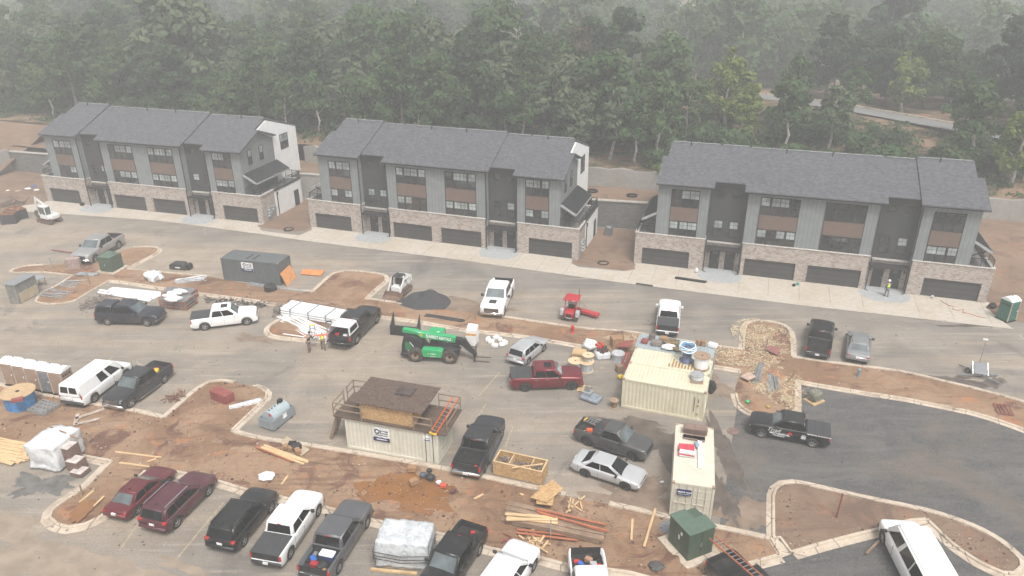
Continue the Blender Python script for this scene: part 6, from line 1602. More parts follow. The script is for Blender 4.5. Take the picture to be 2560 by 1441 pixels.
# grey gang box with tin roof on the far left
o, y, L, D = footprint((26, 759), (48, 761), (88, 733))
e = empty('plywood_shed', o, y, 'grey plywood job shed with a tin roof at the left edge', 'shed', None)
GPLY = mat_wood('grey_plywood', (.155, .15, .14), (.25, .24, .225), (3, 3, 1.2))
m = MB(); m.box((0, 0, 0), (max(L, 1.1), max(D, 2.2), 2.0)); m.build('shed_wall', GPLY, e)
m = MB(); m.box((max(L, 1.1) - .0, .15, .08), (max(L, 1.1) + .03, max(D, 2.2) - .1, 1.05)); m.build('plywood_panel', mat_wood('pale_plywood', (.36, .29, .20), (.47, .39, .28), (2, 2, 2)), e)
m = MB(); m.box((-.12, -.12, 2.0), (max(L, 1.1) + .12, max(D, 2.2) + .12, 2.06)); m.build('tin_roof', mat_lines('tin_roofing', (.27, .28, .29), .35, 1, .4, .7, metal=.3, rough=.5), e)
o, y, L, D = footprint((82, 728), (112, 716), (104, 700)); e = empty('work_table', o, y, 'grey sawhorse work table with metal sheets behind the job shed', 'work table')
m = MB(); m.box((0, 0, .85), (1.6, 1.2, .92)); m.build('table_top', GREYP, e)
for x in (.1, 1.5):
    for yy in (.1, 1.1): m = MB(); m.bar((x, yy, 0), (x, yy, .86), .07); m.build('leg', OLDWOOD, e)
# fuel tank in its tray
o, y, L, D = footprint((649, 1070), (686, 1081), (739, 1038))
e = empty('fuel_tank', o, y, 'pale blue grey fuel tank sitting in a rectangular grey containment tray', 'fuel tank')
m = MB(); h = .85
for a_, b_ in (((0, 0, .12), (L, .05, h)), ((0, D - .05, .12), (L, D, h)), ((0, .05, .12), (.05, D - .05, h)), ((L - .05, .05, .12), (L, D - .05, h)), ((.05, .05, .12), (L - .05, D - .05, .18))): m.box(a_, b_)
m.build('tray', M('grey_tray_paint', (.22, .245, .26), .5, var=.1), e)
for yy in (.3, D - .5): m = MB(); m.box((0, yy, 0), (L, yy + .2, .12)); m.build('skid', UNDER, e)
TB = M('pale_blue_tank', (.33, .39, .41), .4, var=.08); m = MB(); rr = min(.62, L * .42)
m.tube((L / 2, .3, .2 + rr), (L / 2, D - .3, .2 + rr), rr, 28); tk = m.build('tank', TB, e)
m = MB(); m.box((L / 2 - .18, D - .75, .2 + rr * 2 - .02), (L / 2 + .1, D - .45, .2 + rr * 2 + .22)); m.tube((L / 2, D - .9, rr * 2 + .1), (L / 2, D - .9, rr * 2 + .42), .05); m.build('pump', UNDER, tk)
for k in range(4): m = MB(); m.tube((L / 2, .5 + .3 * k, rr * 2 + .15), (L / 2, .5 + .3 * k, rr * 2 + .27), .045, 8); m.build('filler_cap', UNDER, tk)
m = MB(); m.box((L + .001, D * .45, .45), (L + .012, D * .62, .82)); m.build('placard', WSIGN, e)
m = MB(); m.box((L / 2 + .1, .285, .45 + rr), (L / 2 + .3, .298, .65 + rr)); m.build('hazard_diamond', REDP, tk); m = MB(); m.box((L / 2 - .05, D - .72, .205 + rr * 2), (L / 2 + .15, D - .5, .212 + rr * 2)); 
# scrap crate made of OSB
o, y, L, D = footprint((1233, 1187), (1355, 1215), (1371, 1192)); D = max(D, 1.25); h = 1.05
e = empty('scrap_crate', o, y, 'long open OSB crate in three bays filled with scrap metal', 'crate'); m = MB()
for a_, b_ in (((0, 0, .05), (L, .04, h)), ((0, D - .04, .05), (L, D, h)), ((0, .04, .05), (.04, D - .04, h)), ((L - .04, .04, .05), (L, D - .04, h)), ((.04, .04, .05), (L - .04, D - .04, .1))): m.box(a_, b_)
m.build('crate_wall', OSB, e)
for f in (.3, .72): m = MB(); m.box((L * f, .04, .1), (L * f + .06, D - .04, h - .02)); m.build('divider', LUMBER, e)
m = MB()
for a_, b_ in (((0, -.02, h), (L, .08, h + .04)), ((0, D - .08, h), (L, D + .02, h + .04)), ((0, .08, h), (.09, D - .08, h + .04)), ((L - .09, .08, h), (L, D - .08, h + .04))): m.box(a_, b_)
m.build('top_rail', LUMBER, e)
SCR = M('scrap_metal', (.30, .30, .31), .4, .5, .5, 6); CM = Matrix.Translation(o) @ Matrix.Rotation(y, 4, 'Z')
m = MB()
for i in range(420):
    f = r7.choice([(.05, L * .29), (L * .32, L * .71), (L * .74, L - .05)]); p = Vector((r7.uniform(*f), r7.uniform(.1, D - .1), .45 + .28 * r7.random())); d = Vector((r7.uniform(-1, 1), r7.uniform(-1, 1), r7.uniform(-.5, .5))) * r7.uniform(.06, .22)
    d = Vector((max(f[0] - p.x + .02, min(f[1] - p.x - .02, d.x)), max(.06 - p.y, min(D - .06 - p.y, d.y)), d.z)); m.bar(p, p + d, r7.uniform(.015, .05), .02)
tag(m.build('scrap_metal', SCR, None, CM.to_translation(), y), 'heap of silvery scrap metal offcuts', 'scrap', kind='stuff')
m = MB(); m.bar((L * .42, -.25, h + .05), (L * .95, D * .55, h + .11), .10, .04); tag(m.build('board', LUMBER, None, o, y), 'pale board laid across the right bay of the scrap crate', 'board')
# loose things round the yard: pipes
SP = 'white pipes strewn by the pipe stack'; o, y, L, D = footprint((703, 790), (826, 813), (842, 793))
e = empty('pipe_bundle', o, y, 'big strapped bundle of long white plastic pipes', 'pipe bundle'); m = MB(); L = 6.1; D = 1.75
PVC = M('white_pvc', (.76, .77, .77), .35, var=.06, scale=2); mo = M('pipe_hollow', (.16, .10, .09), .9)
for rw in range(6):
    for k in range(13): yy = .07 + k * .135 + (rw % 2) * .067; m.tube((r7.uniform(-.08, .08), yy, .16 + rw * .118), (L + r7.uniform(-.1, .12), yy, .16 + rw * .118), .062, 8)
m.build('pipes', PVC, e); m = MB()
for rw in range(6):
    for k in range(13): yy = .07 + k * .135 + (rw % 2) * .067; m.tube((L + .125, yy, .16 + rw * .118), (L + .128, yy, .16 + rw * .118), .045, 8)
m.build('pipe_bores', mo, e)
for x in (1.1, L * .5, L - 1.2): m = MB(); m.bar((x, -.06, .04), (x, -.06, .92), .08, .06); m.bar((x, -.06, .86), (x, D + .16, .86), .08, .05); m.bar((x, D + .14, .04), (x, D + .14, .92), .08, .06); m.bar((x, -.1, .05), (x, D + .2, .05), .09, .09); m.build('strap_frame', GREYP, e)
pipes((712, 792), (835, 852), 14, .06, PVC, 'long white pipe in the loose fan beside the pipe bundle', SP, 1.5, yawj=.07, layers=2)
pipes((712, 800), (790, 845), 7, .05, PVC, 'white pipe fanned out on the soil below the pipe bundle', SP, 1.1, yawj=.22)
pipes((708, 838), (762, 845), 1, .06, PVC, 'single white pipe lying alone on the small island', None, .1)
boards((270, 728), (400, 742), 5, .28, .10, M('white_trim', (.72, .72, .71), .5), 'long white trim board lying on the soil near the dark navy pickup', 'white trim boards', 1.5, 'trim_board', jit=.02)
pipes((250, 731), (380, 752), 4, .09, PVC, 'white wrapped tube lying in front of the trim boards', 'white wrapped tubes', 1.0, yawj=.05)
pipes((440, 706), (515, 698), 9, .07, STEEL, 'shiny metal pipe in the heap near the grey container', 'metal pipes near the grey container', 1.5, yawj=.2, layers=2)
pipes((108, 733), (170, 742), 5, .09, STEEL, 'grey metal pipe lying in the lower left island', 'metal pipes on the left island', 1.6, yawj=.25)
pipes((150, 712), (200, 712), 6, .06, STEEL, 'thin silver channel lying beside the island kerb', 'silver channels on the left island', 1.8, 'channel_pipe', yawj=.35)
pipes((195, 688), (243, 691), 3, .12, STEEL, 'silver duct lying below the green transformer', 'silver ducts', .7)
pipes((575, 1022), (655, 1003), 9, .05, STEEL, 'silver conduit in the bundle beside the red steel box', 'silver conduits on the island', .7, 'conduit', yawj=.07, layers=2)
pipes((502, 1010), (552, 1035), 3, .02, STEEL, 'thin rod lying on the soil left of the red steel box', 'thin rods', .9, 'rod_pipe', yawj=.02)
pipes((1887, 962), (1900, 917), 5, .10, STEEL, 'silver pipe in the upper bundle lying on the straw', 'upper silver pipes on the straw', .55, layers=2)
pipes((1922, 985), (1926, 938), 3, .08, STEEL, 'silver pipe in the middle bundle lying on the straw', 'middle silver pipes on the straw', .35)
pipes((1940, 980), (1934, 948), 5, .08, STEEL, 'short silver pipe in the right bundle lying on the straw', 'right silver pipes on the straw', .5, layers=2)
pipes((1065, 791), (1160, 805), 4, .07, DKPL, 'black plastic pipe lying on the soil above the telehandler', 'black pipes on the middle strip', .6, yawj=.03)
pipes((1690, 697), (1765, 708), 3, .09, UNDER, 'black downpipe length lying on the concrete driveway', 'black downpipes on the driveway', .35, yawj=.01)
pipes((625, 712), (765, 731), 4, .06, STEEL, 'grey pipe lying along the front of the dark grey container', 'grey pipes by the grey container', .6, yawj=.03)
# racks with white bundles
def rack(a, b, c, label, h=1.0):
    o, y, L, D = footprint(a, b, c); L = max(L, 1.8); D = max(D, 1.0); e = empty('material_rack', o, y, label, 'material rack'); m = MB()
    for x in (0, L * .5, L):
        for yy in (0, D): m.bar((x, yy, 0), (x, yy, h), .06)
    for z in (.15, .45, .75): m.bar((0, 0, z), (L, 0, z), .05); m.bar((0, D, z), (L, D, z), .05)
    for x in (0, L): m.bar((x, 0, .3), (x, D, .3), .05); m.bar((x, 0, h), (x, D, h), .05)
    m.build('rack_frame', REDWOOD, e)
    for z in (.18, .48, .78): m = MB(); [m.box((.04, .05 + k * D / 7, z), (L - .04, .05 + (k + .8) * D / 7, z + .14)) for k in range(7)]; m.build('stacked_lengths', STEEL, e)
    return e, o, y, L, D
e_, o_, y_, L_, D_ = rack((402, 771), (468, 778), (482, 758), 'low rack stacked with grey metal lengths in front of the soil strip')
rack((407, 752), (478, 757), (490, 742), 'rear rack of metal lengths behind the white plastic rolls', .9)
for i, (u, v) in enumerate([(425, 745), (437, 738), (452, 733), (440, 750), (428, 755)]):
    lump('plastic_roll', (1.5, .5, .42), WHITEF, 'white plastic wrapped roll lying on the metal rack', 'roll', G(u, v, 1.0), i * 1.3, .18, r7.uniform(-.3, .1), group='white rolls on the rack')
for i, (u, v, s_) in enumerate([(378, 700, 1.0), (392, 697, .9), (386, 706, .9), (400, 702, .7), (373, 695, .7)]):
    lump('plastic_bag', (1.1 * s_, .9 * s_, 1.0 * s_), PLAS, 'crumpled white plastic bag in the pile on the upper soil strip', 'bag', G(u, v), i * 2.1, .5, group='plastic bags on the strip')
# dark scrap heaps
def heap(pts, n, mat, label, name='scrap_heap', s=.3, zmax=.6, spread=.8):
    m = MB()
    for _ in range(n):
        k = r7.random() * (len(pts) - 1); i = int(k); p = G(*pts[i]).lerp(G(*pts[i + 1]), k - i); p += Vector((r7.gauss(0, spread * .45), r7.gauss(0, spread * .45), abs(r7.gauss(0, zmax * .4)) + .04)); d = Vector((r7.uniform(-1, 1), r7.uniform(-1, 1), r7.uniform(-.4, .5))) * s * r7.uniform(.4, 1.6); m.bar(p, p + d, r7.uniform(.03, .12), r7.uniform(.02, .08))
    return tag(m.build(name, mat), label, 'debris', kind='stuff')
heap([(215, 772), (245, 760), (255, 748)], 110, M('scaffold_scrap', (.20, .16, .14), .7, .3, .5, 5), 'tangle of scaffold couplers and braces behind the navy pickup', spread=1.1)
heap([(520, 752), (560, 757), (600, 762), (640, 766), (660, 768)], 170, M('dark_scrap', (.07, .065, .06), .7, .2, .5, 5), 'long low heap of dark metal fittings along the kerb', spread=.7, zmax=.5)
heap([(690, 790), (702, 775)], 60, M('grey_brown_scrap', (.24, .21, .18), .8, .2, .4), 'wire basket of mixed grey fittings left of the pipe bundle', spread=.6, zmax=.9)
# grey stacked plates, tub and bucket near the grey container
e = empty('skid_steer_sweeper', G(450, 672), ROW + .1, 'black sweeper attachment lying on the upper asphalt', 'machine attachment')
m = MB(); m.side([(-.95, .05), (.95, .05), (.95, .45), (.6, .72), (-.6, .72), (-.95, .5)], -.45, .45); m.build('hood', DKPL, e, bevel=.05); m = MB(); m.box((-.2, -.47, .25), (.35, -.45, .36)); m.build('lettering', WSIGN, e)
m = MB(); m.box((.95, -.35, .1), (1.35, .35, .6)); m.tube((1.1, -.4, .6), (1.1, .4, .6), .08); m.build('mount', BLACK, e)
m = MB(); m.lathe([(.55, 0), (.6, .05), (.6, .55), (.62, .58), (.55, .60), (.0, .52)], 24); tag(m.build('round_tub', DKPL, None, G(677, 727)), 'round black plastic tub at the corner of the grey container', 'tub')
sheetob([(752, 688), (758, 676), (812, 679), (803, 692)], .05, M('orange_plywood', (.62, .22, .075), .8, var=.2, scale=4), 'orange painted plywood sheet lying flat on the asphalt')
pq = [G(703, 715), G(727, 692)]; d = pq[1] - pq[0]; m = MB(); m.add([(0, 0, 0), (d.length, 0, 0), (d.length, .55, 1.35), (0, .55, 1.35), (0, .02, -.0), (d.length, .03, 0), (d.length, .58, 1.35), (0, .58, 1.35)], [(0, 1, 2, 3), (7, 6, 5, 4), (0, 4, 5, 1), (2, 6, 7, 3), (1, 5, 6, 2), (0, 3, 7, 4)])
OSO = mat_osb('orange_sprayed_osb', (.50, .24, .10), (.68, .30, .12)); tag(m.build('plywood_sheet', OSO, None, pq[0] + Vector((math.cos(yD) * .66, math.sin(yD) * .66, .02)), math.atan2(d.y, d.x)), 'orange sprayed OSB sheet leaning on the end of the grey container', 'plywood')
# gravel heap
def mound(u, v, rx, ry, h, mat, name, seed=0, kind='structure', yaw=0):
    c = G(u, v); n, k = 40, 12; vs = [(0, 0, h)]; fs = []
    for j in range(1, k + 1):
        t = j / k
        for i in range(n):
            a = 2 * PI * i / n; q = t * (1 + .22 * noise.noise(Vector((math.cos(a) * 1.5 + seed, math.sin(a) * 1.5, seed)))); x, yv = rx * q * math.cos(a), ry * q * math.sin(a)
            z = h * (1 - t * t) ** 1.6 * (1 + .45 * noise.noise(Vector((x * .9, yv * .9, seed)))) + .07 * noise.noise(Vector((x * 3, yv * 3, 1))) * (1 - t); vs.append((x, yv, max(0.0, z)))
    fs += [(0, 1 + i, 1 + (i + 1) % n) for i in range(n)]
    for j in range(k - 1):
        for i in range(n): fs.append((1 + j * n + i, 1 + (j + 1) * n + i, 1 + (j + 1) * n + (i + 1) % n, 1 + j * n + (i + 1) % n))
    m = MB(); m.add(vs, fs, True); return m.build(name, mat, None, c + Vector((0, 0, .02)), yaw)
DGR = M('black_gravel', (.045, .045, .048), .95, var=.5, scale=16, bump=.8); tag(mound(1066, 757, 2.7, 2.0, 1.15, DGR, 'gravel_heap'), 'black gravel heap between the skid steer and white pickup', 'gravel heap')
struct(mound(1690, 1318, 1.3, .9, .12, M('grey_stone_patch', (.19, .19, .20), .9, var=.5, scale=18), 'stone_patch', 3))
for i, (u, v, rx, ry, h) in enumerate([(530, 1090, 2.2, 1.0, .3), (600, 1120, 1.2, .9, .35), (780, 1175, 2.2, .9, .32), (860, 1195, 1.6, .8, .3), (240, 1075, 2.0, .8, .25), (330, 1215, 1.5, .7, .3), (1160, 1255, 1.4, .8, .3), (1230, 1265, 1.2, .7, .28), (200, 1035, 1.8, .5, .2), (450, 1165, 1.6, .6, .2), (1020, 1300, 1.8, .7, .25), (880, 712, 2.0, 1.2, .28), (350, 637, 1.3, .8, .35)]):
    struct(mound(u, v, rx, ry, h, CLAY, 'soil_mound', i * 1.7, yaw=ROW))
WATER = M('muddy_water', (.225, .105, .040), .10, var=.12, scale=.8, spec=.5, world=True)
for cx, cy, rx, ry, s_ in ((1022, 1238, 3.8, 1.7, 1), (205, 1285, .55, 1.0, 2)): sheet('water', blob(cx, cy, rx, ry, -.3 if s_ != 2 else .0, 44, s_ * 4.7, .45), WATER, .075 if s_ != 2 else .20, kind='structure')
# straw on the right hand island
m = MB()
STR = [(G(1905, 845), 2.6, 3.4), (G(1860, 900), 3.2, 1.3), (G(1940, 960), 2.2, 2.6), (G(1560, 850), 1.8, .6), (G(1800, 885), 2.4, .8), (G(1960, 1000), 1.2, 1.6)]
for c, rx, ry in STR:
    for _ in range(int(900 * rx * ry)):
        a = r7.random() * 6.28; q = math.sqrt(r7.random()); x, yv = c.x + rx * q * math.cos(a), c.y + ry * q * math.sin(a)
        if r7.random() > .5 + 1.1 * noise.fractal(Vector((x * .7, yv * .7, 4)), .8, 2, 4): continue
        z = .11 + .10 * r7.random(); t = r7.random() * 6.28; L = r7.uniform(.05, .17); w = .016; dx, dy = math.cos(t) * L, math.sin(t) * L
        m.add([(x, yv, z), (x + dx, yv + dy, z + r7.uniform(-.03, .05)), (x + dx - dy * w / L, yv + dy + dx * w / L, z + .02), (x - dy * w / L, yv + dx * w / L, z + .02)], [(0, 1, 2, 3)])
tag(m.build('straw', STRAW), 'scattered pale straw over the soil island', 'straw', kind='stuff')
# stones and small litter everywhere on the soil
m = MB(); P1 = [p.xy for p in clay1]; P2 = [p.xy for p in clay2]; P3 = [p.xy for p in P(S3)]
def scatter(poly, n, smin, smax, m, z=.12):
    x0, x1 = min(p.x for p in poly), max(p.x for p in poly); y0, y1 = min(p.y for p in poly), max(p.y for p in poly); k = 0
    while k < n:
        q = Vector((r7.uniform(x0, x1), r7.uniform(y0, y1)))
        k += 1
        if not inside(q, poly): continue
        s = r7.uniform(smin, smax) * (1 if r7.random() < .85 else 2); m.add([(q.x + s * math.cos(a) * r7.uniform(.7, 1.2), q.y + s * math.sin(a) * r7.uniform(.7, 1.2), z) for a in (0, 1.3, 2.5, 3.8, 5)] + [(q.x, q.y, z + s * .9)], [(i, (i + 1) % 5, 5) for i in range(5)])
scatter(P1, 2600, .015, .045, m, .10); scatter(P2, 4600, .015, .045, m, .13); scatter(P3, 700, .015, .04, m, .1)
tag(m.build('stones', M('pale_stones', (.34, .27, .215), .9, var=.5, scale=.9, world=True)), 'small stones and clods over the soil', 'stones', kind='stuff')
m = MB(); scatter(P1, 1900, .02, .06, m, .07); scatter(P2, 3600, .02, .065, m, .09); scatter(P3, 700, .02, .06, m, .08)
tag(m.build('clods', M('dark_clods', (.105, .055, .042), .95, var=.4, scale=.9, world=True)), 'dark clods of clay over the soil', 'clods', kind='stuff')
m = MB()
for _ in range(420): p = G(r7.uniform(0, 2560), r7.uniform(600, 1441)); s = r7.uniform(.025, .075); m.cbox((p.x, p.y, .02), (s * 2, s * 1.3, .03), r7.random() * 3)
tag(m.build('litter', M('grey_litter', (.12, .105, .095), .9, var=.6, scale=1, world=True)), 'scattered bits of litter over the asphalt', 'litter', kind='stuff')
# lumber
lbl = 'fresh yellow board in the stack at the left edge'
for k, (a, b, nn) in enumerate([((-60, 1120), (66, 1149), 9), ((-60, 1109), (70, 1136), 9), ((-70, 1100), (62, 1124), 8)]): boards(a, b, nn * 2, .15, .05, LUMBER, lbl, 'fresh lumber at the left edge', 1.0, 'lumber_board', layers=2 + k, jit=.07)
one_board((0, 1155), (34, 1165), .3, .05, LUMBER, 'short pale plank lying in front of the lumber stack')
BP = 'weathered boards in the lower lumber pile'
boards((1268, 1287), (1508, 1343), 8, .34, .17, OLDWOOD, 'thick weathered beam in the lower lumber pile', BP, 1.5, 'timber_beam', z=.17, layers=2, cat='beam', jit=.03, yawj=.03)
boards((1290, 1305), (1510, 1345), 3, .28, .14, OLDWOOD, 'thick brown beam at the front of the lower lumber pile', BP, .6, 'timber_beam', z=.17, layers=1, cat='beam', yawj=.02)
boards((1345, 1278), (1515, 1325), 4, .15, .05, REDWOOD, 'red stained board on top of the lower lumber pile', 'red boards in the lower lumber pile', .9, 'lumber_board', z=.55, yawj=.09, layers=2)
boards((1268, 1292), (1395, 1302), 3, .2, .06, LUMBER, 'yellowish plank at the left end of the lower lumber pile', 'yellow planks in the lower pile', .7, 'lumber_board', z=.55, yawj=.12, layers=2)
boards((1300, 1322), (1450, 1350), 3, .14, .05, REDWOOD, 'red board lying under the front of the lower lumber pile', 'red boards under the lower pile', .8, 'lumber_board', z=.2, yawj=.1)
sheetob([(1326, 1262), (1380, 1217), (1408, 1241), (1366, 1276)], .03, OSB, 'square OSB sheet lying across the rear of the lower lumber pile', z=.55); sheetob([(1340, 1275), (1348, 1228), (1392, 1235), (1380, 1280)], .03, OSB, 'OSB sheet partly hidden beneath another at the lower lumber pile', z=.45)
heap([(1328, 1340), (1348, 1370)], 60, LUMBER, 'splintered OSB offcuts by the dark-bonneted white hatchback', 'wood_offcuts', .5, .15, .5); heap([(1250, 1350), (1290, 1352)], 10, RUSTR, 'red steel offcuts near the bottom kerb', 'steel_offcuts', .5, .1, .5)
for a, b in [((1414, 1290), (1462, 1247)), ((1420, 1262), (1454, 1285)), ((1424, 1287), (1434, 1255)), ((1446, 1250), (1455, 1280)), ((1421, 1279), (1427, 1252))]: tag(one_board(a, b, .09, .04, LUMBER, 'x', z=.2), 'thin pale lath in the crossed heap by the kerb', 'lath', 'crossed laths by the kerb')
for a, b, mt, lab in [((1610, 1372), (1638, 1277), LUMBER, 'long narrow plank standing on soil left of the lower transformer'), ((1578, 1356), (1581, 1303), LUMBER, 'short post lying on the soil between lumber pile and transformer'), ((1300, 1240), (1308, 1243), LUMBER, 'small wood block by the scrap crate'), ((1178, 1257), (1208, 1241), LUMBER, 'plank offcut on the soil below the dark pickup'), ((290, 1135), (405, 1149), LUMBER, 'long single plank on the open soil above the maroon cars'), ((300, 1162), (375, 1172), LUMBER, 'weathered plank just above the maroon sedan'), ((705, 1217), (720, 1195), LUMBER, 'short stick on the soil above the white pickup'), ((235, 1272), (262, 1246), LUMBER, 'thin lath on the small lower left island'), ((200, 1262), (235, 1232), LUMBER, 'crossed lath at the kerb of the lower left island'), ((765, 757), (838, 770), OLDWOOD, 'long plank on the soil behind the white pipe bundle'), ((785, 750), (840, 764), OLDWOOD, 'split rail beside the plank behind the pipe bundle'), ((500, 720), (550, 712), OLDWOOD, 'single grey plank on the strip right of the metal racks'), ((370, 1160), (392, 1152), LUMBER, 'wood offcut at the nose of the maroon sedan'), ((2165, 1390), (2195, 1358), OLDWOOD, 'thin plank on the asphalt beside the long white van'), ((1590, 712), (1632, 718), UNDER, 'black drain channel at the driveway edge'), ((130, 628), (195, 637), RUSTR, 'rusty rail lying left of the silver pickup')]: one_board(a, b, .13, .06, mt, lab)
# boards with a motor on a plywood sheet, centre left
sheetob([(700, 1113), (718, 1098), (775, 1131), (755, 1147)], .03, mat_wood('pale_plywood', (.36, .29, .20), (.47, .39, .28), (2, 2, 2)), 'pale plywood sheet carrying black fittings beside the kerb', z=.2)
boards((655, 1118), (765, 1158), 3, .16, .06, LUMBER, 'pale plank in front of the plywood sheet with black fittings', 'pale planks by the plywood sheet', .5, 'lumber_board', z=.22); boards((648, 1120), (742, 1155), 2, .16, .06, REDWOOD, 'red stained plank beside the pale planks', 'red planks by the plywood sheet', .35, 'lumber_board', z=.2)
for i, (u, v, s_, mt) in enumerate([(732, 1116, .5, UNDER), (742, 1124, .6, DKPL), (716, 1122, .45, CARD), (745, 1134, .5, CARD), (728, 1126, .4, CARD)]): boxob(u, v, (s_, s_ * .7, s_ * .7), i * .7, mt, ['black pump fitting on the pale plywood sheet, the upper one', 'black hose coil box on the plywood sheet', 'small brown carton on the left of the plywood sheet', 'brown carton at the lower corner of the plywood sheet', 'brown carton in the middle of the plywood sheet'][i], 'fitting' if i < 2 else 'carton', 'fitting' if i < 2 else 'carton', z=.18)
# red steel box and bricks
o, y, L, D = footprint((528, 1001), (567, 1018), (585, 1006)); m = MB(); m.box((0, 0, 0), (max(L, 1.4), max(D, .8), .75)); tag(m.build('steel_box', RUSTR, None, o + Vector((0, 0, .1)), y, bevel=.01), 'red oxide steel box on the soil island left of the fuel tank', 'steel box')
# wrapped brick pallets on the left
def wrapped(a, b, c, h, label, mat=PLAS, amp=.09, seed=0, name='wrapped_pallet', cat='wrapped load', bulge=.05, dz=.14):
    o, y, L, D = footprint(a, b, c); e = empty(name, o, y, label, cat); bm = bmesh.new(); bmesh.ops.create_cube(bm, size=1); bmesh.ops.subdivide_edges(bm, edges=bm.edges, cuts=13, use_grid_fill=True)
    for v in bm.verts:
        x, yy, z = v.co; p = Vector((x * L, yy * D, (z + .5) * h)); k = Vector((x, yy, z)).normalized() if v.co.length else Vector()
        n_ = noise.fractal(Vector((p.x * 1.6 + seed, p.y * 1.6, p.z * 1.1)), .75, 2.2, 5) + .6 * abs(noise.noise(Vector((p.x * 3.5 + p.y * 3.5, seed, p.z * .9))))
        p += Vector((k.x, k.y, k.z * .8)) * (amp * n_ + bulge * (1 - abs(2 * z))); rr = max(abs(x), abs(yy)) * 2
        if z > .4: p.z -= .10 * max(0, rr - .7) * h
        if z < -.45: p.x *= 1.06; p.y *= 1.06
        v.co = p + Vector((L / 2, D / 2, dz))
    me = bpy.data.meshes.new('plastic_cover'); bm.to_mesh(me); bm.free(); me.materials.append(mat)
    for p in me.polygons: p.use_smooth = True
    obj('plastic_cover', me, e); return e, L, D
PAL = M('white_plastic_sheet', (.60, .61, .615), .28, var=.14, scale=2.2, bump=.25, spec=.6)
def cover_mat():
    m_ = bpy.data.materials.new('creased_clear_film'); t = NT(m_); o = t.pos(False); f = t.noise(t.mapv(o, .3, (1.2, 1.2, .8)), 2.2, 6, .7, 1.6); g = t.noise(o, .9, 4, .6)
    c = t.mix(t.ramp(f, .30, .68), (.36, .39, .41), (.62, .64, .65)); c = t.mix(t.ramp(g, .46, .66, 0, .75), c, (.68, .69, .69)); t.set(col=c, rough=.22, spec=.7, coat=.4); t.bump(f, .8, .08); return m_
FILM = cover_mat()
e, L, D = wrapped((944, 1418), (1072, 1430), (1092, 1368), 1.75, 'huge load wrapped in clear plastic film with black straps at the lower edge', FILM, .10, 3, bulge=.08)
for z in (.75, .95, 1.2): m = MB(); m.path([(-.13, D * .5, z + .12), (-.16, -.12, z), (L * .5, -.2, z - .12), (L + .14, -.14, z + .05), (L + .15, D * .7, z + .3)], .02, 5); m.build('strap', UNDER, e)
m = MB(); m.box((-.3, -.35, .02), (L * .8, -.2, .14)); m.box((-.1, 0, .02), (L, .12, .13)); m.box((-.1, D - .15, .02), (L, D, .13)); m.build('timber_skid', LUMBER, e)
e, L, D = wrapped((78, 1172), (150, 1182), (176, 1122), 1.75, 'tall stacks draped in white plastic sheet beside the fresh lumber', PAL, .15, 7, bulge=.02)
m = MB(); m.bar((.1, D * .9, 1.9), (L + .8, D * .55, 1.86), .08); m.build('weight_plank', OLDWOOD, e)
def bricks(a, b, c, h, label):
    o, y, L, D = footprint(a, b, c); e = empty('brick_pack', o, y, label, 'brick pack', 'brick packs'); L, D = max(L, .9), max(D, .8)
    m = MB(); n = int(h / .24)
    for k in range(n): m.box((0 + .01 * (k % 2), .01 * (k % 3), .1 + k * .24), (L - .015 * (k % 2), D, .1 + k * .24 + .225))
    m.build('brick_courses', DKBRICK, e); m = MB(); m.box((.0, .0, .1 + n * .24), (L * .95, D * .95, .11 + n * .24)); m.build('paper_label', M('pale_paper', (.5, .45, .42), .7), e)
bricks((156, 1168), (176, 1172), (196, 1150), 1.55, 'tall brown brick pack showing beside the white plastic sheet'); bricks((170, 1180), (190, 1184), (208, 1166), .8, 'low brown brick pack at the right of the draped stacks'); bricks((176, 1192), (190, 1195), (202, 1184), .45, 'lowest brown brick pack in front of the draped stacks')
# blue cable drum, block pallet, frames at left
spool(G(56, 1017), 1.18, 1.35, 'huge blue cable drum with wooden top at the left edge', mat_wood('drum_wood', (.38, .26, .15), (.52, .38, .23), (2, 9, 9)), M('blue_cable', (.06, .20, .42), .6, var=.25, scale=3), 1.02)
m = MB(); m.cbox((0, 0, .1), (.75, .4, .2)); tag(m.build('steel_offcut', RUSTR, None, G(44, 1003, 1.38) + Vector((0, 0, 0)), .5), 'rust red steel offcut lying on the blue cable drum', 'steel offcut')
o, y, L, D = footprint((70, 1034), (104, 1043), (128, 1018)); e = empty('block_pallet', o, y, 'low pallet stacked with grey hollow concrete blocks by the blue drum', 'block pallet'); m = MB()
for i in range(5):
    for j in range(4):
        x, yy = i * .33, j * .36; m.box((x, yy, .15), (x + .3, yy + .06, .38)); m.box((x, yy + .27, .15), (x + .3, yy + .33, .38)); m.box((x, yy + .06, .15), (x + .06, yy + .27, .38)); m.box((x + .24, yy + .06, .15), (x + .3, yy + .27, .38))
m.build('blocks', M('hollow_block', (.235, .23, .225), .9, var=.2), e); m = MB(); m.box((0, 0, .0), (1.65, 1.42, .14)); m.build('base', OLDWOOD, e)
for a, b in (((190, 1052), (262, 1027)), ((190, 1066), (250, 1052)), ((189, 1068), (196, 1040))): tag(one_board(a, b, .26, .06, M('pale_frame', (.38, .31, .26), .7), 'x', 'scaffold_frame', .14), 'pale scaffold frame rail lying on the soil below the white van', 'scaffold frame', 'scaffold frames on the soil')
o = G(440, 995); heap([(425, 1003), (440, 995), (452, 988)], 40, M('mixed_wood', (.22, .12, .09), .8, var=.6, scale=4), 'pile of short timber and tube offcuts beside the dark charcoal pickup', 'offcut_pile', .6, .3, .45)
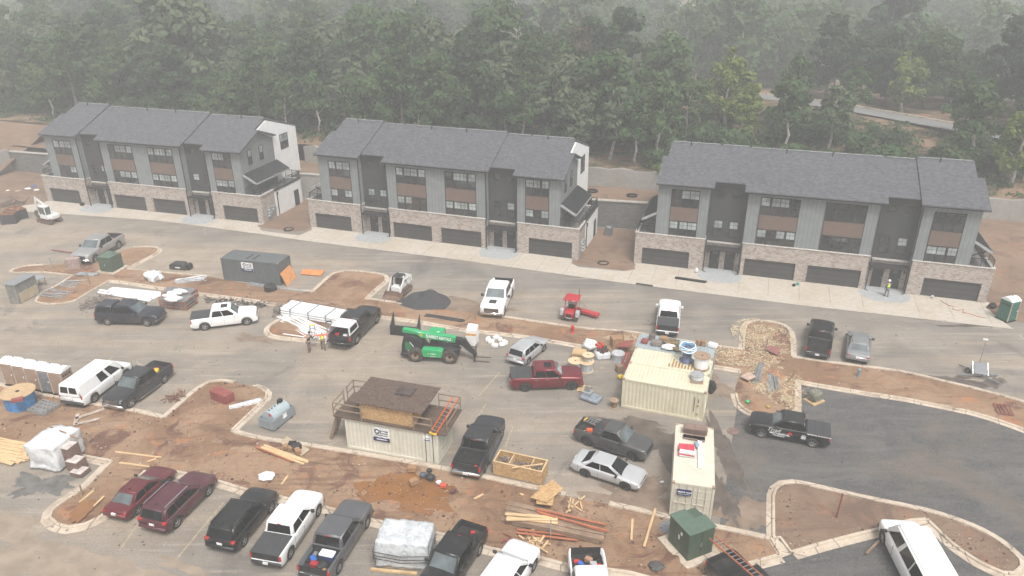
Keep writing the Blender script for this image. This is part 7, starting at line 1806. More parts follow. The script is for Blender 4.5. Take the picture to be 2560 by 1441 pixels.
# brick pallet by the silver pickup, upper left
m = MB(); m.prism([(.75 * math.cos(PI * k / 4 + .39), .55 * math.sin(PI * k / 4 + .39)) for k in range(8)], .12, 1.15); e = empty('wrapped_brick_pallet', G(187, 671), .1, 'octagonal wrapped pallet of pinkish bricks by the silver pickup', 'brick pallet'); m.build('bricks', M('pink_brick', (.33, .24, .22), .7, var=.4, scale=9), e); m = MB(); m.box((-.8, -.65, 0), (.8, .65, .12)); m.build('base', OLDWOOD, e)
# reels beside the red pickup
WDR = mat_wood('reel_wood', (.52, .38, .23), (.68, .53, .35), (3, 12, 12)); WDK = mat_wood('old_reel_wood', (.24, .16, .11), (.36, .26, .18), (3, 12, 12)); CLR = M('grey_cable', (.40, .42, .43), .4, var=.2, scale=6)
spool(G(1466, 926), .56, .78, 'lower wooden reel of pale cable in the two-high stack by the red pickup', WDR, CLR, .50); spool(G(1466, 926) + Vector((.1, .05, .785)), .48, .62, 'upper wooden cable reel stacked on another beside the red pickup', WDR, M('pale_cable', (.55, .50, .42), .6), .30); spool(G(1438, 922), .60, .75, 'single wooden cable reel half hidden behind the red pickup bonnet', WDR, CLR, .52)
for k in range(4): pallet(G(1448, 893) + Vector((0, .0, .135 * k)), yB + .1, 'fresh pale pallet in the low stack behind the cable reels', LUMBER, 1.1, 1.0, grp='stacked pale pallets')
pallet(G(1459, 974), yB + .05, 'single pale pallet under the nose of the red pickup', LUMBER, .9, 1.0, n=4)
lump('bulk_bag', (1.2, 1.0, 1.0), WHITEF, 'open white bulk bag behind the stacked pallets', 'bulk bag', G(1474, 875), 2, .35)
e = empty('pipe_fittings_bin', G(1505, 893), .2, 'plastic wrapped bin of fittings heaped with red valves', 'parts bin'); m = MB(); m.box((-.6, -.5, 0), (.6, .5, .55)); m.build('bin', PLAS, e, bevel=.08); m = MB()
for i in range(26): a = r7.random() * 6.28; q = math.sqrt(r7.random()) * .45; m.tube((q * math.cos(a), q * math.sin(a), .5), (q * math.cos(a) + .05, q * math.sin(a), .62 + .4 * r7.random()), .07, 8)
m.build('fittings', M('dark_fittings', (.14, .09, .08), .6, .3, .5, 5), e)
for i in range(9): a = i * .7; lump('valve', (.22, .22, .22), REDP, 'small red valve heaped on the wrapped parts bin', 'valve', G(1505, 893) + Vector((-.25 + .28 * math.cos(a), .1 + .25 * math.sin(a), .85 + .1 * (i % 3))), i, .2, group='red valves')
boxob(1541, 868, (.95, .8, .95), .2, CARD, 'open brown carton standing behind the wrapped reel', 'carton', 'carton', bevel=.01); spool(G(1545, 900), .55, .65, 'plastic wrapped cable reel in front of the brown carton', M('clear_wrapped_reel', (.42, .43, .44), .35), CLR, .5, hub=False)
sheetob([(1538, 886), (1556, 872), (1585, 868), (1572, 888)], .03, RUSTR, 'rust brown steel plate lying beside the cream containers', z=.7)
for i, (a, b) in enumerate([((1560, 925), (1572, 880)), ((1566, 925), (1578, 885)), ((1553, 920), (1566, 880))]): p, q = G(*a), G(*b, 1.2); m = MB(); m.bar((0, 0, 0), q - p, .07); tag(m.build('leaning_stand', REDP, None, p), 'red steel pipe stand leaning on the cream containers', 'pipe stand', 'red pipe stands')
lump('tool_bag', (.5, .4, .35), YELLOW, 'small yellow bag at the corner of the cream containers', 'bag', G(1552, 947), 1, .4); boxob(1548, 930, (.5, .5, .6), .3, OLDWOOD, 'brown wooden crate beside the red pipe stands', 'wooden_crate', 'crate')
lump('rubbish_bag', (.9, .7, 1.1), UNDER, 'black rubbish bag hanging by the right end of the cream containers', 'rubbish bag', G(1774, 983), 3, .25)
# saw on grey carts, small reel
e = empty('grey_tool_cart', G(1478, 1000), yB - .25, 'low grey steel cart with a round saw on it, right of the red pickup', 'tool cart'); m = MB(); m.box((-.75, -.5, .12), (.75, .5, .3)); m.build('platform', M('blue_grey_steel', (.24, .27, .31), .45, .2), e, bevel=.02); m = MB(); m.box((-.72, -.15, .3), (-.05, .48, .55)); m.build('saw_base', GREYP, e); m = MB(); m.tube((-.4, .05, .8), (-.4, .15, .8), .24, 16); m.build('saw_disc', STEEL, e)
spool(G(1535, 1018), .34, .62, 'small rusty wire reel standing near the cream containers', WDK, M('rusty_wire', (.23, .17, .12), .7, .3), .22)
# clutter on the container roofs
TM = Matrix.Translation(oB) @ Matrix.Rotation(yB, 4, 'Z')
def onroof(x, yy, z=CH_ + .03): return TM @ Vector((x, yy, z))
e = empty('hose_coil', onroof(LB - 1.9, 4.1, CH_ + .03), 0, 'blue and white hose coiled on a stand on the containers', 'hose coil')
for k in range(7):
    m = MB(); rr = .62 - .03 * (k % 4); pts = [(rr * math.cos(2 * PI * i / 26), rr * math.sin(2 * PI * i / 26), .98 + .05 * k + .04 * math.sin(i * .9 + k)) for i in range(27)]; m.path(pts, .045, 6); m.build('hose', M('sky_blue_hose', (.03, .30, .55), .4) if k % 2 else WHITEP, e)
m = MB(); m.lathe([(.55, 0), (.55, .04), (.34, .06), (.34, .92), (.55, .94), (.55, .97)], 22); m.build('stand_drum', M('dark_blue_cable', (.10, .12, .20), .5, var=.4, scale=8), e)
spool(onroof(LB - .75, 3.45), .62, 1.0, 'large reel of white cable with a dark wooden top on the containers', WDK, WHITEP, .52); spool(onroof(LB - .85, 1.75), .50, .35, 'low reel with a grey top near the container roof corner', M('grey_lid', (.30, .31, .31), .6), WHITEP, .44, hub=False); sheetob([(1720, 948), (1724, 920), (1760, 924), (1758, 953)], .02, OLDWOOD, 'square wooden base under the low reel on the container roof', 'base_board', CH_ + .02, 'board').location = onroof(LB - .85, 1.75, CH_ + .012)
bpy.data.objects['base_board'].scale = (.8, .8, .5)
for i, (x, yy, sx, sy, sz, mt, lab, nm) in enumerate([(1.0, 6.6, .5, .4, .45, M('grey_brown_case', (.16, .13, .12), .6), 'brown grey case at the back left of the cluttered container roof', 'case'), (1.5, 5.8, .8, .5, .35, M('bronze_case', (.20, .17, .15), .5), 'bronze coloured box on the cluttered container roof', 'case'), (1.9, 6.7, .6, .5, .3, CARD, 'dark cardboard box among the roof clutter, back row', 'carton'), (4.6, 6.9, .35, .35, .42, CARD, 'round brown paper tub behind the blue hose coil, left one', 'carton'), (5.0, 6.9, .35, .35, .42, CARD, 'round brown paper tub behind the blue hose coil, right one', 'carton'), (5.7, 6.9, .7, .4, .3, WHITEP, 'white cooler lid at the back of the cluttered roof', 'white_box'), (.55, 5.9, .5, .5, .25, RUSTR, 'reddish tray at the left of the cluttered roof', 'tray')]):
    m = MB(); m.cbox((0, 0, sz / 2), (sx, sy, sz)); tag(m.build(nm, mt, None, onroof(x, yy), yB + r7.uniform(-.4, .4), bevel=.02), lab, nm.replace('_', ' '))
for i, (x, yy, s_, mt, lab) in enumerate([(2.6, 6.4, 1.2, M('olive_tarp', (.16, .115, .06), .9, var=.4, scale=5), 'olive brown tarp spread on the cluttered container roof'), (3.2, 5.5, .9, M('olive_tarp2', (.15, .11, .065), .9, var=.4, scale=5), 'crumpled olive tarp nearest the cream roof'), (2.5, 5.5, 1.0, WHITEF, 'white cloth bundle on the cluttered container roof')]): lump('tarp', (s_ * 1.1, s_ * .8, .28), mt, lab, 'tarp', onroof(x, yy), i * 2.7, .35)
CM2 = Matrix.Translation((11.72, 34.2, 0)) @ Matrix.Rotation(1.34, 4, 'Z')
for k in range(6): m = MB(); m.cbox((0, 0, .04), (.62, 1.5, .075)); tag(m.build('panel_board', M('brown_panel', (.20, .135, .11), .8, var=.15), None, CM2 @ Vector((5.35 - .03 * k, 1.2, CH_ + .03 + .08 * k)), 1.34 + r7.uniform(-.04, .04)), 'brown board in the stack on the end-on container roof', 'board', 'brown boards on the container roof')
for k in range(3): m = MB(); m.cbox((0, 0, .03), (.3, 1.35, .06)); tag(m.build('panel_board', MATS['brown_panel'], None, CM2 @ Vector((4.75 - .12 * k, 1.25, CH_ + .03)), 1.34 + r7.uniform(-.1, .1)), 'narrow brown board lying in front of the roof stack', 'board', 'narrow brown boards on the roof')
for k in range(8):
    m = MB(); m.cbox((0, 0, .05), (.36, .95, .09)); bx = m.build('shingle_pack', M('red_white_pack', (.50, .05, .075), .5) if k % 2 else M('white_pack', (.62, .60, .60), .5), None, CM2 @ Vector((2.7 + .38 * (k % 3), 1.65 + .05 * (k % 2), CH_ + .03 + .095 * (k // 3))), 1.34 + r7.uniform(-.08, .08), bevel=.01); tag(bx, 'red printed pack in the heap on the end-on container roof' if k % 2 else 'white printed pack in the heap on the end-on container roof', 'shingle pack', 'shingle packs on the container roof')
for k in range(2): m = MB(); m.box((-1.6, -.06, 0), (1.3, .06, .05)); tag(m.build('trim_length', WHITEP, None, CM2 @ Vector((3.2, .95 - .14 * k, CH_ + .04)), 1.34 + .02), 'long white trim strip beside the red packs on the roof', 'trim', 'white trims on the roof')
lump('grey_bucket', (.3, .6, .3), M('blue_grey_cloth', (.24, .30, .36), .6), 'blue grey cloth roll beside the red packs', 'cloth', CM2 @ Vector((3.75, 1.1, CH_ + .03)), 1, .15)
# things in truck beds
def inbed(v, x, yy, z=.81): return Matrix.LocRotScale(v.location, v.rotation_euler, v.scale) @ Vector((x, yy, z))
def bedbox(v, x, yy, sz, mt, lab, nm, cat=None, yaw=0): m = MB(); m.cbox((0, 0, sz[2] / 2), sz); tag(m.build(nm, mt, None, inbed(v, x, yy), v.rotation_euler.z + yaw, bevel=.02), lab, cat or nm.replace('_', ' '))
e = empty('cooler', inbed(v_g4, -1.75, -.25), v_g4.rotation_euler.z, 'white lidded blue cooler in the grey pickup bed', 'cooler'); m = MB(); m.cbox((0, 0, .17), (.45, .8, .34)); m.build('tub', M('navy_plastic', (.03, .05, .14), .5), e, bevel=.03); m = MB(); m.cbox((0, 0, .39), (.48, .84, .10)); m.build('lid', WHITEP, e, bevel=.03)
for i, (x, yy, s_, mt, lab, nm) in enumerate([(-1.7, .55, .3, STEEL, 'round metal lamp in the grey pickup bed', 'work_lamp'), (-2.1, .45, .42, BLUEP, 'blue tool case in the grey pickup bed', 'tool_case'), (-2.45, .2, .45, M('dark_red_case', (.32, .02, .03), .5), 'red and black drill case in the grey pickup bed', 'tool_case'), (-2.5, -.3, .5, DKPL, 'dark tool bag at the tailgate of the grey pickup', 'tool_bag'), (-2.7, -.5, .3, CARD, 'brown scrap bag in the corner of the grey pickup bed', 'scrap_bag'), (-2.2, -.1, .35, UNDER, 'black tool bag amid the grey pickup bed', 'tool_bag')]): bedbox(v_g4, x, yy, (s_, s_ * .7, s_ * .6), mt, lab, nm, None, i * .8)
for i, (x, yy, s_, mt, lab, nm) in enumerate([(-1.9, .3, .5, M('case_grey', (.38, .39, .39), .5), 'pale grey case in the bed at the lower edge', 'tool_case'), (-2.1, -.35, .35, BLUEP, 'blue white drum in the bed at the lower edge', 'drum'), (-2.4, .1, .4, M('tan_case', (.36, .20, .13), .6), 'tan bag in the bed at the lower edge', 'bag'), (-2.3, -.55, .3, REDP, 'red pack at the side of the bed at the lower edge', 'pack'), (-1.6, .1, .45, DKPL, 'dark crate in the bed nearest the cab at the lower edge', 'crate'), (-2.6, .5, .4, UNDER, 'black bag at the tailgate of the bed at the lower edge', 'bag'), (-2.0, .6, .25, REDP, 'small red can in the bed at the lower edge', 'can')]): bedbox(v_wb, x, yy, (s_, s_ * .75, s_ * .6), mt, lab, nm, None, i * .5)
for v, x, yy, s_, mt, lab, nm in [(v_drk, -1.9, .2, .5, YELLOW, 'yellow case in the dark charcoal pickup bed', 'tool_case'), (v_ram, -2.6, -.55, .28, REDP, 'red fuel can in the corner of the dark pickup bed', 'fuel_can'), (v_silver, -1.9, .2, .5, ORANGE, 'orange bag in the silver pickup bed', 'bag'), (v_silver, -2.3, -.3, .4, WHITEF, 'white sack in the silver pickup bed', 'sack'), (v_b4, -2.4, .2, .35, REDP, 'red and yellow can in the black pickup bed', 'fuel_can'), (v_b4, -2.1, .4, .45, UNDER, 'black bag beside the red can in the black pickup bed', 'bag'), (v_gry, -2.0, -.2, .4, ORANGE, 'orange tool bag in the faded grey pickup bed', 'tool_bag'), (v_cap, -2.5, .4, .5, REDP, 'red bucket just inside the open white bed cap', 'bucket'), (v_cap, -2.5, -.3, .5, WHITEP, 'white bucket just inside the open white bed cap', 'bucket')]: bedbox(v, x, yy, (s_, s_ * .7, s_ * .6), mt, lab, nm, None, .4)
m = MB(); m.lathe([(.22, .0), (.30, .0), (.30, .06), (.22, .06)], 18, closed=True); tag(m.build('cable_coil', ORANGE, None, inbed(v_drk, -2.2, -.2, .85)), 'orange cable coil in the dark charcoal pickup bed', 'cable coil')
m = MB(); m.lathe([(.26, .0), (.32, .0), (.32, .05), (.26, .05)], 18, closed=True); tag(m.build('cable_coil', STEEL, None, inbed(v_gry, -2.1, -.5, .83)), 'silver cable coil in the faded grey pickup bed', 'cable coil')
ladder(inbed(v_gry, -2.7, .55, 1.30), inbed(v_gry, -1.6, .35, 1.36), .4, 'short aluminium ladder with yellow ends in the faded grey pickup bed', (STEEL, STEEL), 4, tip=YELLOW)
ladder(inbed(v_lad, -3.9, .25, 1.55), inbed(v_lad, .4, -.05, 2.35), .42, 'long orange and silver ladder sticking out of the black pickup bed', (M('faded_orange_rail', (.50, .16, .08), .6), STEEL))
m = MB(); m.box((-.7, -.9, 0), (-.1, .9, .3)); tb = m.build('tool_chest', UNDER, None, inbed(v_b4, -.75, 0, 1.30), v_b4.rotation_euler.z, bevel=.02); tag(tb, 'black scuffed tool chest across the black pickup bed', 'tool chest')
m = MB(); m.box((-.3, -.92, 0), (.3, .92, .28)); tag(m.build('tool_chest', DKPL, None, inbed(v_gry, -1.12, 0, 1.26), v_gry.rotation_euler.z, bevel=.02), 'dark grey tool chest across the faded grey pickup bed', 'tool chest')
# wrapped bag pallet near the telehandler, foam heap, signs, hydrant
e, L, D = wrapped((1166, 868), (1190, 870), (1200, 855), 1.6, 'pallet of white bagged mortar in printed film behind the forks', WHITEF, .05, 5); m = MB(); m.box((-.03, -.05, 1.15), (L + .03, D + .05, 1.35)); m.build('printed_band', M('orange_print', (.60, .32, .10), .5), e)
for i, (u, v) in enumerate([(1228, 858), (1240, 848), (1250, 853), (1237, 868), (1255, 865), (1220, 852), (1262, 860)]): m = MB(); m.cbox((0, 0, .16), (.55, .35, .3), rx=.2 * (i % 3)); tag(m.build('foam_block', WHITEP, None, G(u, v), i * .9, bevel=.04), 'white foam block in the loose heap right of the telehandler', 'foam block', 'foam blocks by the kerb')
def hydrant(u, v, label):
    e = empty('fire_hydrant', G(u, v) + Vector((0, 0, .08)), .3, label, 'fire hydrant'); m = MB(); m.lathe([(.17, 0), (.17, .05), (.11, .07), (.11, .55), (.15, .57), (.15, .62), (.11, .70), (.04, .76), (.03, .82), (.0, .82)], 14); m.build('barrel', REDP, e); m = MB(); m.tube((-.2, 0, .42), (.2, 0, .42), .06, 10); m.tube((0, -.2, .40), (0, 0, .40), .075, 10); m.build('nozzles', REDP, e)
hydrant(1431, 834, 'red fire hydrant on the middle soil strip below the red sweeper')
m = MB(); m.lathe([(.11, 0), (.11, .75), (.13, .78), (.0, .86)], 12); tag(m.build('bollard', M('blue_grey_post', (.22, .34, .42), .5), None, G(2144, 945), 0), 'pale blue marker post behind the silver sedan', 'marker post')
m = MB(); m.tube((0, 0, 0), (0, 0, .03), .42, 20); tag(m.build('manhole_cover', M('rusty_cover', (.20, .13, .11), .8, .2), None, G(1832, 1079)), 'round rusty manhole cover left of the lettered black pickup', 'manhole cover')
for u, v, lab in [(1508, 660, 'round drain grate ring in soil between middle and right rows'), (722, 575, 'round drain ring in soil between left and middle rows')]: m = MB(); m.lathe([(.45, 0), (.62, 0), (.62, .12), (.45, .12)], 20, closed=True); tag(m.build('drain_ring', UNDER, None, G(u, v) + Vector((0, 0, .03))), lab, 'drain ring')
for u, v, lab in [(1481, 479, 'black drain ring on the red terrace, left one'), (1580, 490, 'black drain ring on the red terrace, right one')]: m = MB(); m.lathe([(.45, 0), (.68, 0), (.68, .16), (.45, .16)], 20, closed=True); tag(m.build('drain_ring', UNDER, None, G(u, v, 3.35)), lab, 'drain ring')
for u, v, mt, lab in [(1868, 1010, M('bright_green_cap', (.06, .55, .22), .5), 'bright green marker disc in the soil island'), (1919, 1023, M('yellow_cap', (.45, .33, .08), .6), 'yellow marker disc in the soil island')]: m = MB(); m.lathe([(.05, 0), (.13, 0), (.13, .12), (.05, .12)], 14, closed=True); tag(m.build('marker_disc', mt, None, G(u, v) + Vector((0, 0, .15))), lab, 'marker disc')
for i, (u, v, h, lean) in enumerate([(133, 672, 1.2, -.1), (226, 713, 1.3, -.05), (1189, 803, 1.4, 0), (1561, 868, 1.6, -.15), (1912, 888, 1.5, .02), (2090, 1298, 1.9, .03), (1376, 1350, 1.5, 0), (208, 1242, .9, 0), (1965, 960, 1.2, .5), (1852, 985, .9, 0)]): stake(u, v, h, ['grey steel post left of the wrapped brick pallet', 'brown post on the strip above the racks', 'thin post beside the black plastic pipes', 'weathered post in straw left of the containers', 'wooden post standing in the straw island', 'thin red survey stake on the lower right island', 'steel post in front of the lower lumber pile', 'wooden stake on the lower left island', 'leaning lath at the right silver pipes', 'thin stake by the pink board'][i], GREYP if i in (0, 6) else RUSTR if i == 5 else OLDWOOD, .07, lean)
sheetob([(1910, 880), (1922, 870), (1952, 879), (1943, 896)], .03, M('maroon_board', (.24, .10, .09), .8), 'maroon board lying on the straw island', z=.25); sheetob([(1849, 952), (1870, 940), (1890, 952), (1870, 962)], .03, M('pinkish_board', (.42, .30, .245), .8), 'pinkish plywood square on the straw left of the silver pipes', z=.35)
e = empty('stone_cage', G(2035, 1003), .5, 'small wire cage of river stones on a timber pallet', 'stone cage'); m = MB(); m.cbox((0, 0, .5), (.95, .8, .75)); m.build('stones', M('green_grey_stone', (.17, .165, .13), .9, var=.6, scale=12), e, bevel=.12); m = MB(); m.box((-.6, -.5, 0), (.6, .5, .12)); m.build('base', LUMBER, e)
e = empty('drain_grate', G(2507, 1030) + Vector((0, 0, .18)), ROW, 'red barred drain grate lying on the right soil strip', 'grate'); m = MB(); [m.bar((-.5 + .25 * k, -.65, .03), (-.5 + .25 * k, .65, .03), .05) for k in range(5)]; m.bar((-.5, -.65, .03), (.5, -.65, .03), .05); m.bar((-.5, .65, .03), (.5, .65, .03), .05); m.build('bars', RUSTR, e)
# rubbish by the puddle
for i, (u, v, s_, mt, lab, nm) in enumerate([(1030, 1177, .55, CARD, 'crushed brown carton below the kerb under the hut container', 'carton'), (1034, 1210, .55, CARD, 'tan carton at the edge of the puddle', 'carton'), (1077, 1204, .5, DKPL, 'black bin bag between puddle and kerb', 'rubbish_bag'), (1058, 1197, .4, M('blue_black_bag', (.06, .08, .11), .5), 'dark blue bag left of the black bin bag', 'rubbish_bag'), (1074, 1184, .3, DKPL, 'small black can above the bin bags', 'can'), (1108, 1218, .4, M('orange_red_box', (.60, .10, .06), .5), 'orange red box right of the puddle', 'box'), (1097, 1214, .3, WHITEF, 'white bag beside the orange red box', 'bag'), (1133, 1232, .38, M('maroon_box', (.12, .05, .05), .7), 'dark maroon box right of the puddle', 'box'), (668, 1197, .9, WHITEF, 'crumpled white sheet on the soil above the white pickup', 'sheet'), (462, 1163, .4, WHITEP, 'white board scrap on the soil above the maroon SUV', 'board_scrap'), (1640, 1422, .7, TARP, 'dark crumpled tarp left of the lower transformer', 'tarp'), (1655, 1205, .25, WHITEP, 'white paper scrap by the end-on container', 'paper'), (2330, 745, .35, M('silver_can', (.45, .44, .42), .5), 'silver canister on the driveway of the rightmost garage', 'canister'), (1994, 712, .35, M('teal_case', (.10, .33, .29), .5), 'teal cooler on the driveway between the garage doors', 'cooler'), (1984, 717, .3, UNDER, 'black bag beside the teal cooler', 'bag'), (2480, 772, .6, UNDER, 'black bin left of the green toilet', 'bin'), (2494, 768, .35, M('orange_tub', (.42, .14, .07), .6), 'orange tub beside the black bin', 'tub'), (1741, 683, .3, WHITEP, 'white water bottle stand at the entry pad', 'bottle'), (206, 515, .5, UNDER, 'black bag on the driveway of the leftmost row', 'bag'), (85, 468, .6, BLUEP, 'blue tarp bundle left of the leftmost row', 'tarp'), (70, 474, .7, WHITEF, 'white sheet scrap left of the leftmost row', 'sheet'), (92, 477, .6, WHITEF, 'second white sheet scrap near the blue bundle', 'sheet'), (45, 478, .7, M('tan_ply', (.4, .33, .25), .8), 'tan plank scrap on the far left soil', 'plank'), (20, 478, .4, WHITEF, 'small white scrap at the far left soil', 'scrap')]):
    if nm in ('carton', 'box', 'board_scrap', 'cooler', 'canister', 'plank', 'paper'): boxob(u, v, (s_, s_ * .7, s_ * (.6 if nm != 'board_scrap' and nm != 'plank' and nm != 'paper' else .08)), i * .6, mt, lab, nm, nm.replace('_', ' '), z=.16 if u > 640 and v > 1150 else .05)
    else: lump(nm, (s_ * 1.2, s_, s_ * (.25 if nm in ('sheet', 'tarp', 'scrap') else .9 if nm != 'bottle' else 1.8)), mt, lab, nm.replace('_', ' '), G(u, v) + Vector((0, 0, .12 if v > 900 else .04)), i * 1.1, .3)
# black bins at the far left
for i, (a, b, c) in enumerate([((4, 563), (42, 560), (45, 545)), ((44, 552), (72, 545), (70, 532))]):
    o, y, L, D = footprint(a, b, c); D = max(D, 1.6); h = 1.25; e = empty('black_bin', o, y, ['black steel bin with timber rim at the left edge', 'second black steel bin behind the mini excavator arm'][i], 'steel bin'); m = MB()
    for a_, b_ in (((0, 0, 0), (L, .05, h)), ((0, D - .05, 0), (L, D, h)), ((0, .05, 0), (.05, D - .05, h)), ((L - .05, .05, 0), (L, D - .05, h)), ((.05, .05, 0), (L - .05, D - .05, .6))): m.box(a_, b_)
    m.build('bin_shell', M('black_steel', (.045, .047, .05), .6, .2), e); m = MB()
    for k in range(5): m.bar((0, D * k / 4, h + .03), (L, D * k / 4, h + .03), .1, .06)
    m.build('timber_rim', M('orange_timber', (.36, .17, .09), .8), e)
heap([(0, 520), (30, 515), (60, 513)], 40, M('dark_scrap_left', (.08, .08, .08), .6, .3), 'dark jumble of steel at the far left edge', 'steel_jumble', .9, .8, 1.2)
# condensers between the rows
for b_, l, d, lab in [(2, 34.2, 8.7, 'grey air conditioner unit beside the middle townhouse row'), (1, 34.2, 8.9, 'grey air conditioner unit beside the leftmost townhouse row')]:
    p = BW(b_, l, d); e = empty('air_conditioner', p + Vector((0, 0, .03)), BL[b_][2], lab, 'air conditioner'); m = MB(); m.box((-.42, -.42, .05), (.42, .42, 1.0)); m.build('cabinet', mat_lines('condenser_louvre', (.14, .145, .15), .07, 2, .5, .5), e, bevel=.03); m = MB(); m.lathe([(.08, 1.0), (.36, 1.0), (.36, 1.04), (.08, 1.04)], 18, closed=True); m.build('fan_guard', STEEL, e)
m = MB(); p0 = G(2440, 772); pts = [G(2350, 752), G(2370, 765), G(2385, 768), G(2380, 775), G(2395, 778), G(2410, 776), G(2405, 782), G(2425, 786), G(2440, 792), G(2465, 797)]; m.path([(p.x, p.y, .06) for p in catmull(pts, .3)], .025, 5); tag(m.build('extension_cord', M('red_cord', (.45, .14, .09), .6)), 'thin red hose looped over the rightmost driveway', 'hose')
# ------------------------------------------------------------------ people
SKIN = M('skin', (.36, .21, .145), .55, var=.06)
def skin_mesh(name, nodes, edges, mat, root=0, sub=1):
    """nodes: (x, y, z, rx, ry); grown as one surface with the Skin modifier"""
    me = bpy.data.meshes.new(name); me.from_pydata([n[:3] for n in nodes], edges, [])
    o = bpy.data.objects.new(name, me); COL.objects.link(o)
    sk = o.modifiers.new('skin', 'SKIN'); sk.use_smooth_shade = True; sk.branch_smoothing = .3
    for i, n in enumerate(nodes): d = me.skin_vertices[0].data[i]; d.radius = (n[3], n[4] if len(n) > 4 else n[3]); d.use_root = i == root
    if sub: s = o.modifiers.new('sub', 'SUBSURF'); s.levels = sub; s.render_levels = sub
    dg = bpy.context.evaluated_depsgraph_get(); m2 = bpy.data.meshes.new_from_object(o.evaluated_get(dg)); m2.name = name
    bpy.data.objects.remove(o); m2.materials.clear(); m2.materials.append(mat)
    for p in m2.polygons: p.use_smooth = True
    return m2
def person(loc, yaw, label, shirt, pants, hat=None, vest=None, arms='down', bend=0.0, stride=.14, hair=None, boots=None):
    e = empty('person', loc, yaw, label, 'person')
    hips = .93; ch = Vector((bend * .45, 0, 1.34)); nk = Vector((bend * .62, 0, 1.50)); hd = Vector((bend * .75 + .01, 0, 1.66))
    A = {}
    for s in (1, -1):
        sh = Vector((ch.x + bend * .08, s * .19, 1.43))
        if arms == 'down': el, wr = sh + Vector((.02, s * .07, -.29)), sh + Vector((.08, s * .09, -.54))
        elif arms == 'out': el, wr = sh + Vector((.10, s * .26, -.08)), sh + Vector((.30, s * .34, -.02))
        else: el, wr = sh + Vector((.16, s * .04, -.24)), sh + Vector((.40, -s * .02, -.22))
        A[s] = (sh, el, wr)
    nodes = [(0, 0, hips, .13, .10), (bend * .2, 0, 1.12, .125, .10), (*ch, .15, .11), (*nk, .052), (*(nk + Vector((.005, 0, .06))), .052), (*hd, .088, .078), (*(hd + Vector((0, 0, .07))), .075, .07), (*(hd + Vector((.085, 0, -.01))), .016), (*(hd + Vector((.06, 0, -.055))), .04)]
    ed = [(0, 1), (1, 2), (2, 3), (3, 4), (4, 5), (5, 6), (5, 7), (5, 8)]
    for s in (1, -1):
        sh, el, wr = A[s]; k = len(nodes); d = (wr - el).normalized(); up = Vector((0, s, 0)).cross(d).normalized() if abs(d.y) < .9 else Vector((0, 0, 1))
        pm = wr + d * .07; nodes += [(*sh, .062), (*el, .042), (*wr, .028), (*pm, .036, .018)]; ed += [(2, k), (k, k + 1), (k + 1, k + 2), (k + 2, k + 3)]
        lat = d.cross(Vector((0, s, .01)).normalized()).normalized() if abs(d.dot(Vector((0, s, 0)))) < .9 else Vector((1, 0, 0))
        for i, (o_, L) in enumerate([(-.03, .065), (-.01, .078), (.01, .072), (.03, .055)]):
            j = len(nodes); b0 = pm + lat * o_ + d * .03; b1 = b0 + d * L * .5; b2 = b1 + (d * .7 + Vector((0, -s * .6, 0))) * L * .5; nodes += [(*b0, .010), (*b1, .0095), (*b2, .008)]; ed += [(k + 3, j), (j, j + 1), (j + 1, j + 2)]
        j = len(nodes); t0 = pm + lat * .045 - d * .02; nodes += [(*t0, .011), (*(t0 + lat * .02 + d * .04), .009)]; ed += [(k + 3, j), (j, j + 1)]
        k = len(nodes); f = s * stride; nodes += [(0.0, s * .10, .88, .085), (f * .6 + .03, s * .11, .50, .058), (f - .02 - .02 * s, s * .115, .09, .042), (f + .12, s * .12, .04, .04, .03)]; ed += [(0, k), (k, k + 1), (k + 1, k + 2), (k + 2, k + 3)]
    obj('body', skin_mesh('body', nodes, ed, SKIN), e)
    tn = [(0, 0, hips - .03, .155, .125), (bend * .2, 0, 1.12, .15, .12), (*ch, .178, .135), (*(nk + Vector((0, 0, -.03))), .075)]; te = [(0, 1), (1, 2), (2, 3)]
    for s in (1, -1): sh, el, wr = A[s]; k = len(tn); tn += [(*sh, .08), (*el, .058), (*(wr - (wr - el).normalized() * .03), .042)]; te += [(2, k), (k, k + 1), (k + 1, k + 2)]
    obj('shirt', skin_mesh('shirt', tn, te, shirt), e)
    pn = [(0, 0, hips + .02, .15, .125)]; pe = []
    for s in (1, -1): k = len(pn); f = s * stride; pn += [(0, s * .10, .86, .102), (f * .6 + .03, s * .11, .50, .075), (f - .02 - .02 * s, s * .115, .10, .062)]; pe += [(0, k), (k, k + 1), (k + 1, k + 2)]
    obj('trousers', skin_mesh('trousers', pn, pe, pants), e)
    for s in (1, -1):
        f = s * stride; m = MB(); m.box((f - .09, s * .12 - .05, 0), (f + .19, s * .12 + .05, .10)); m.build('boot', boots or UNDER, e, bevel=.035)
        q = hd + Vector((.075, s * .032, .015)); m = MB(); m.lathe([(.0, -.011), (.011, 0), (0, .011)], 8, Matrix.Translation(q)); m.build('eye', UNDER, e)
        q = hd + Vector((0, s * .082, -.005)); m = MB(); m.cbox(q, (.035, .016, .055)); m.build('ear', SKIN, e, bevel=.007)
    m = MB(); m.cbox(hd + Vector((.083, 0, -.05)), (.012, .045, .012)); m.build('mouth', M('lips', (.25, .10, .085), .5), e)
    if vest:
        vn = [(bend * .1, 0, 1.0, .17, .14), (bend * .25, 0, 1.15, .17, .138), (*(ch + Vector((0, 0, .04))), .19, .148)]; obj('safety_vest', skin_mesh('safety_vest', vn, [(0, 1), (1, 2)], vest), e)
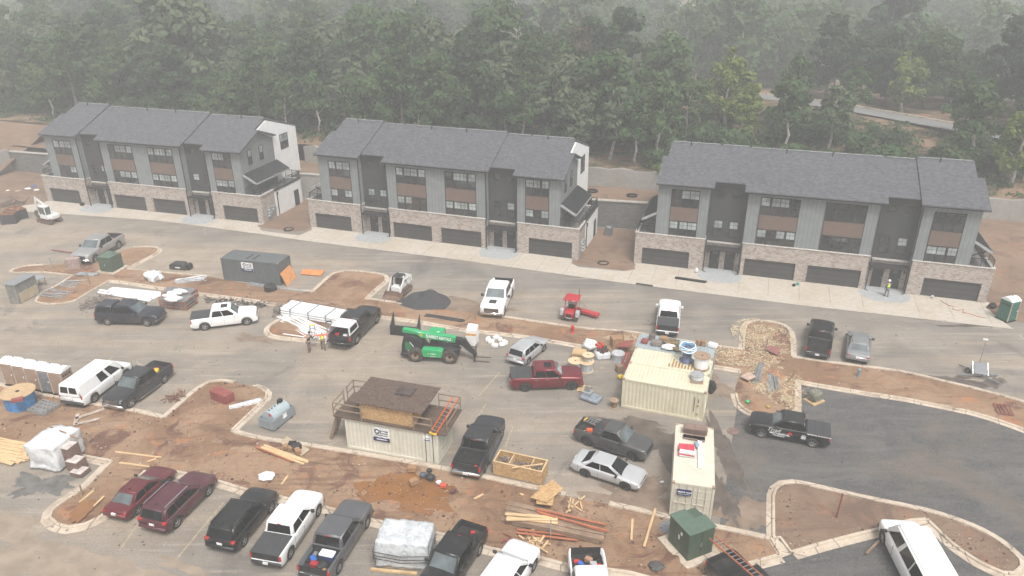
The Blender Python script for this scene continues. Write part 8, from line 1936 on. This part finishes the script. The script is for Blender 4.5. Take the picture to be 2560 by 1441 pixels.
    if hat:
        m = MB(); m.lathe([(.150, .0), (.155, .012), (.118, .02), (.112, .07), (.08, .118), (0, .135)], 18, Matrix.Translation(hd + Vector((.0, 0, .055)))); m.build('hard_hat', hat, e)
    else:
        m = MB(); m.lathe([(.098, -.03), (.10, .03), (.085, .08), (.05, .108), (0, .115)], 14, Matrix.Translation(hd + Vector((-.015, 0, .02)))); m.build('hair', hair or UNDER, e)
    return e
HIV = M('fluorescent_yellow', (.55, .85, .06), .6, var=.08); HIO = M('fluorescent_orange', (.85, .17, .03), .6, var=.08); DKC = M('black_cloth', (.018, .018, .02), .9); KHA = M('brown_trousers', (.16, .115, .085), .9); GRJ = M('grey_trousers', (.17, .17, .175), .9)
person(G(773, 879), yaw_px((773, 879), (800, 862)), 'worker in a black hoodie and brown trousers leaning to the pipe stack', DKC, KHA, None, None, 'fwd', .35)
person(G(809, 875), yaw_px((809, 875), (805, 850)), 'worker in orange shirt and yellow-green vest, arms raised, white hard hat', HIO, KHA, WHITEP, HIV, 'out', .05)
person(G(2215, 743), PI * .5 + .2, 'worker in a yellow safety vest and white hard hat on the entry pad', M('grey_shirt', (.10, .10, .10), .9), GRJ, WHITEP, HIV, 'down', .0, .10)
# step ladders beside the open truck bed
def stepladder(u, v, yaw, label, h=1.9):
    e = empty('step_ladder', G(u, v), yaw, label, 'ladder', 'step ladders by the pipes')
    for s in (1, -1): m = MB(); w0, w1 = .28, .18; m.bar((.0, s * w0, 0), (.35, s * w1, h), .03, .07); m.build('side_rail', STEEL, e); m = MB(); m.bar((.85, s * w0, 0), (.42, s * w1, h), .025, .04); m.build('rear_leg', STEEL, e)
    for k in range(1, 6): t_ = k / 6; m = MB(); w = .28 - .1 * t_; m.box((.35 * t_ - .03, -w, h * t_), (.35 * t_ + .06, w, h * t_ + .025)); m.build('tread', STEEL, e)
    m = MB(); m.box((.30, -.2, h - .02), (.48, .2, h + .03)); m.build('top_cap', YELLOW if 'yellow' in label else UNDER, e)
stepladder(783, 868, yaw_px((783, 868), (790, 855)), 'aluminium step ladder with a yellow top beside the worker in black'); stepladder(826, 858, yaw_px((826, 858), (830, 848)), 'grey step ladder standing at the open truck bed')
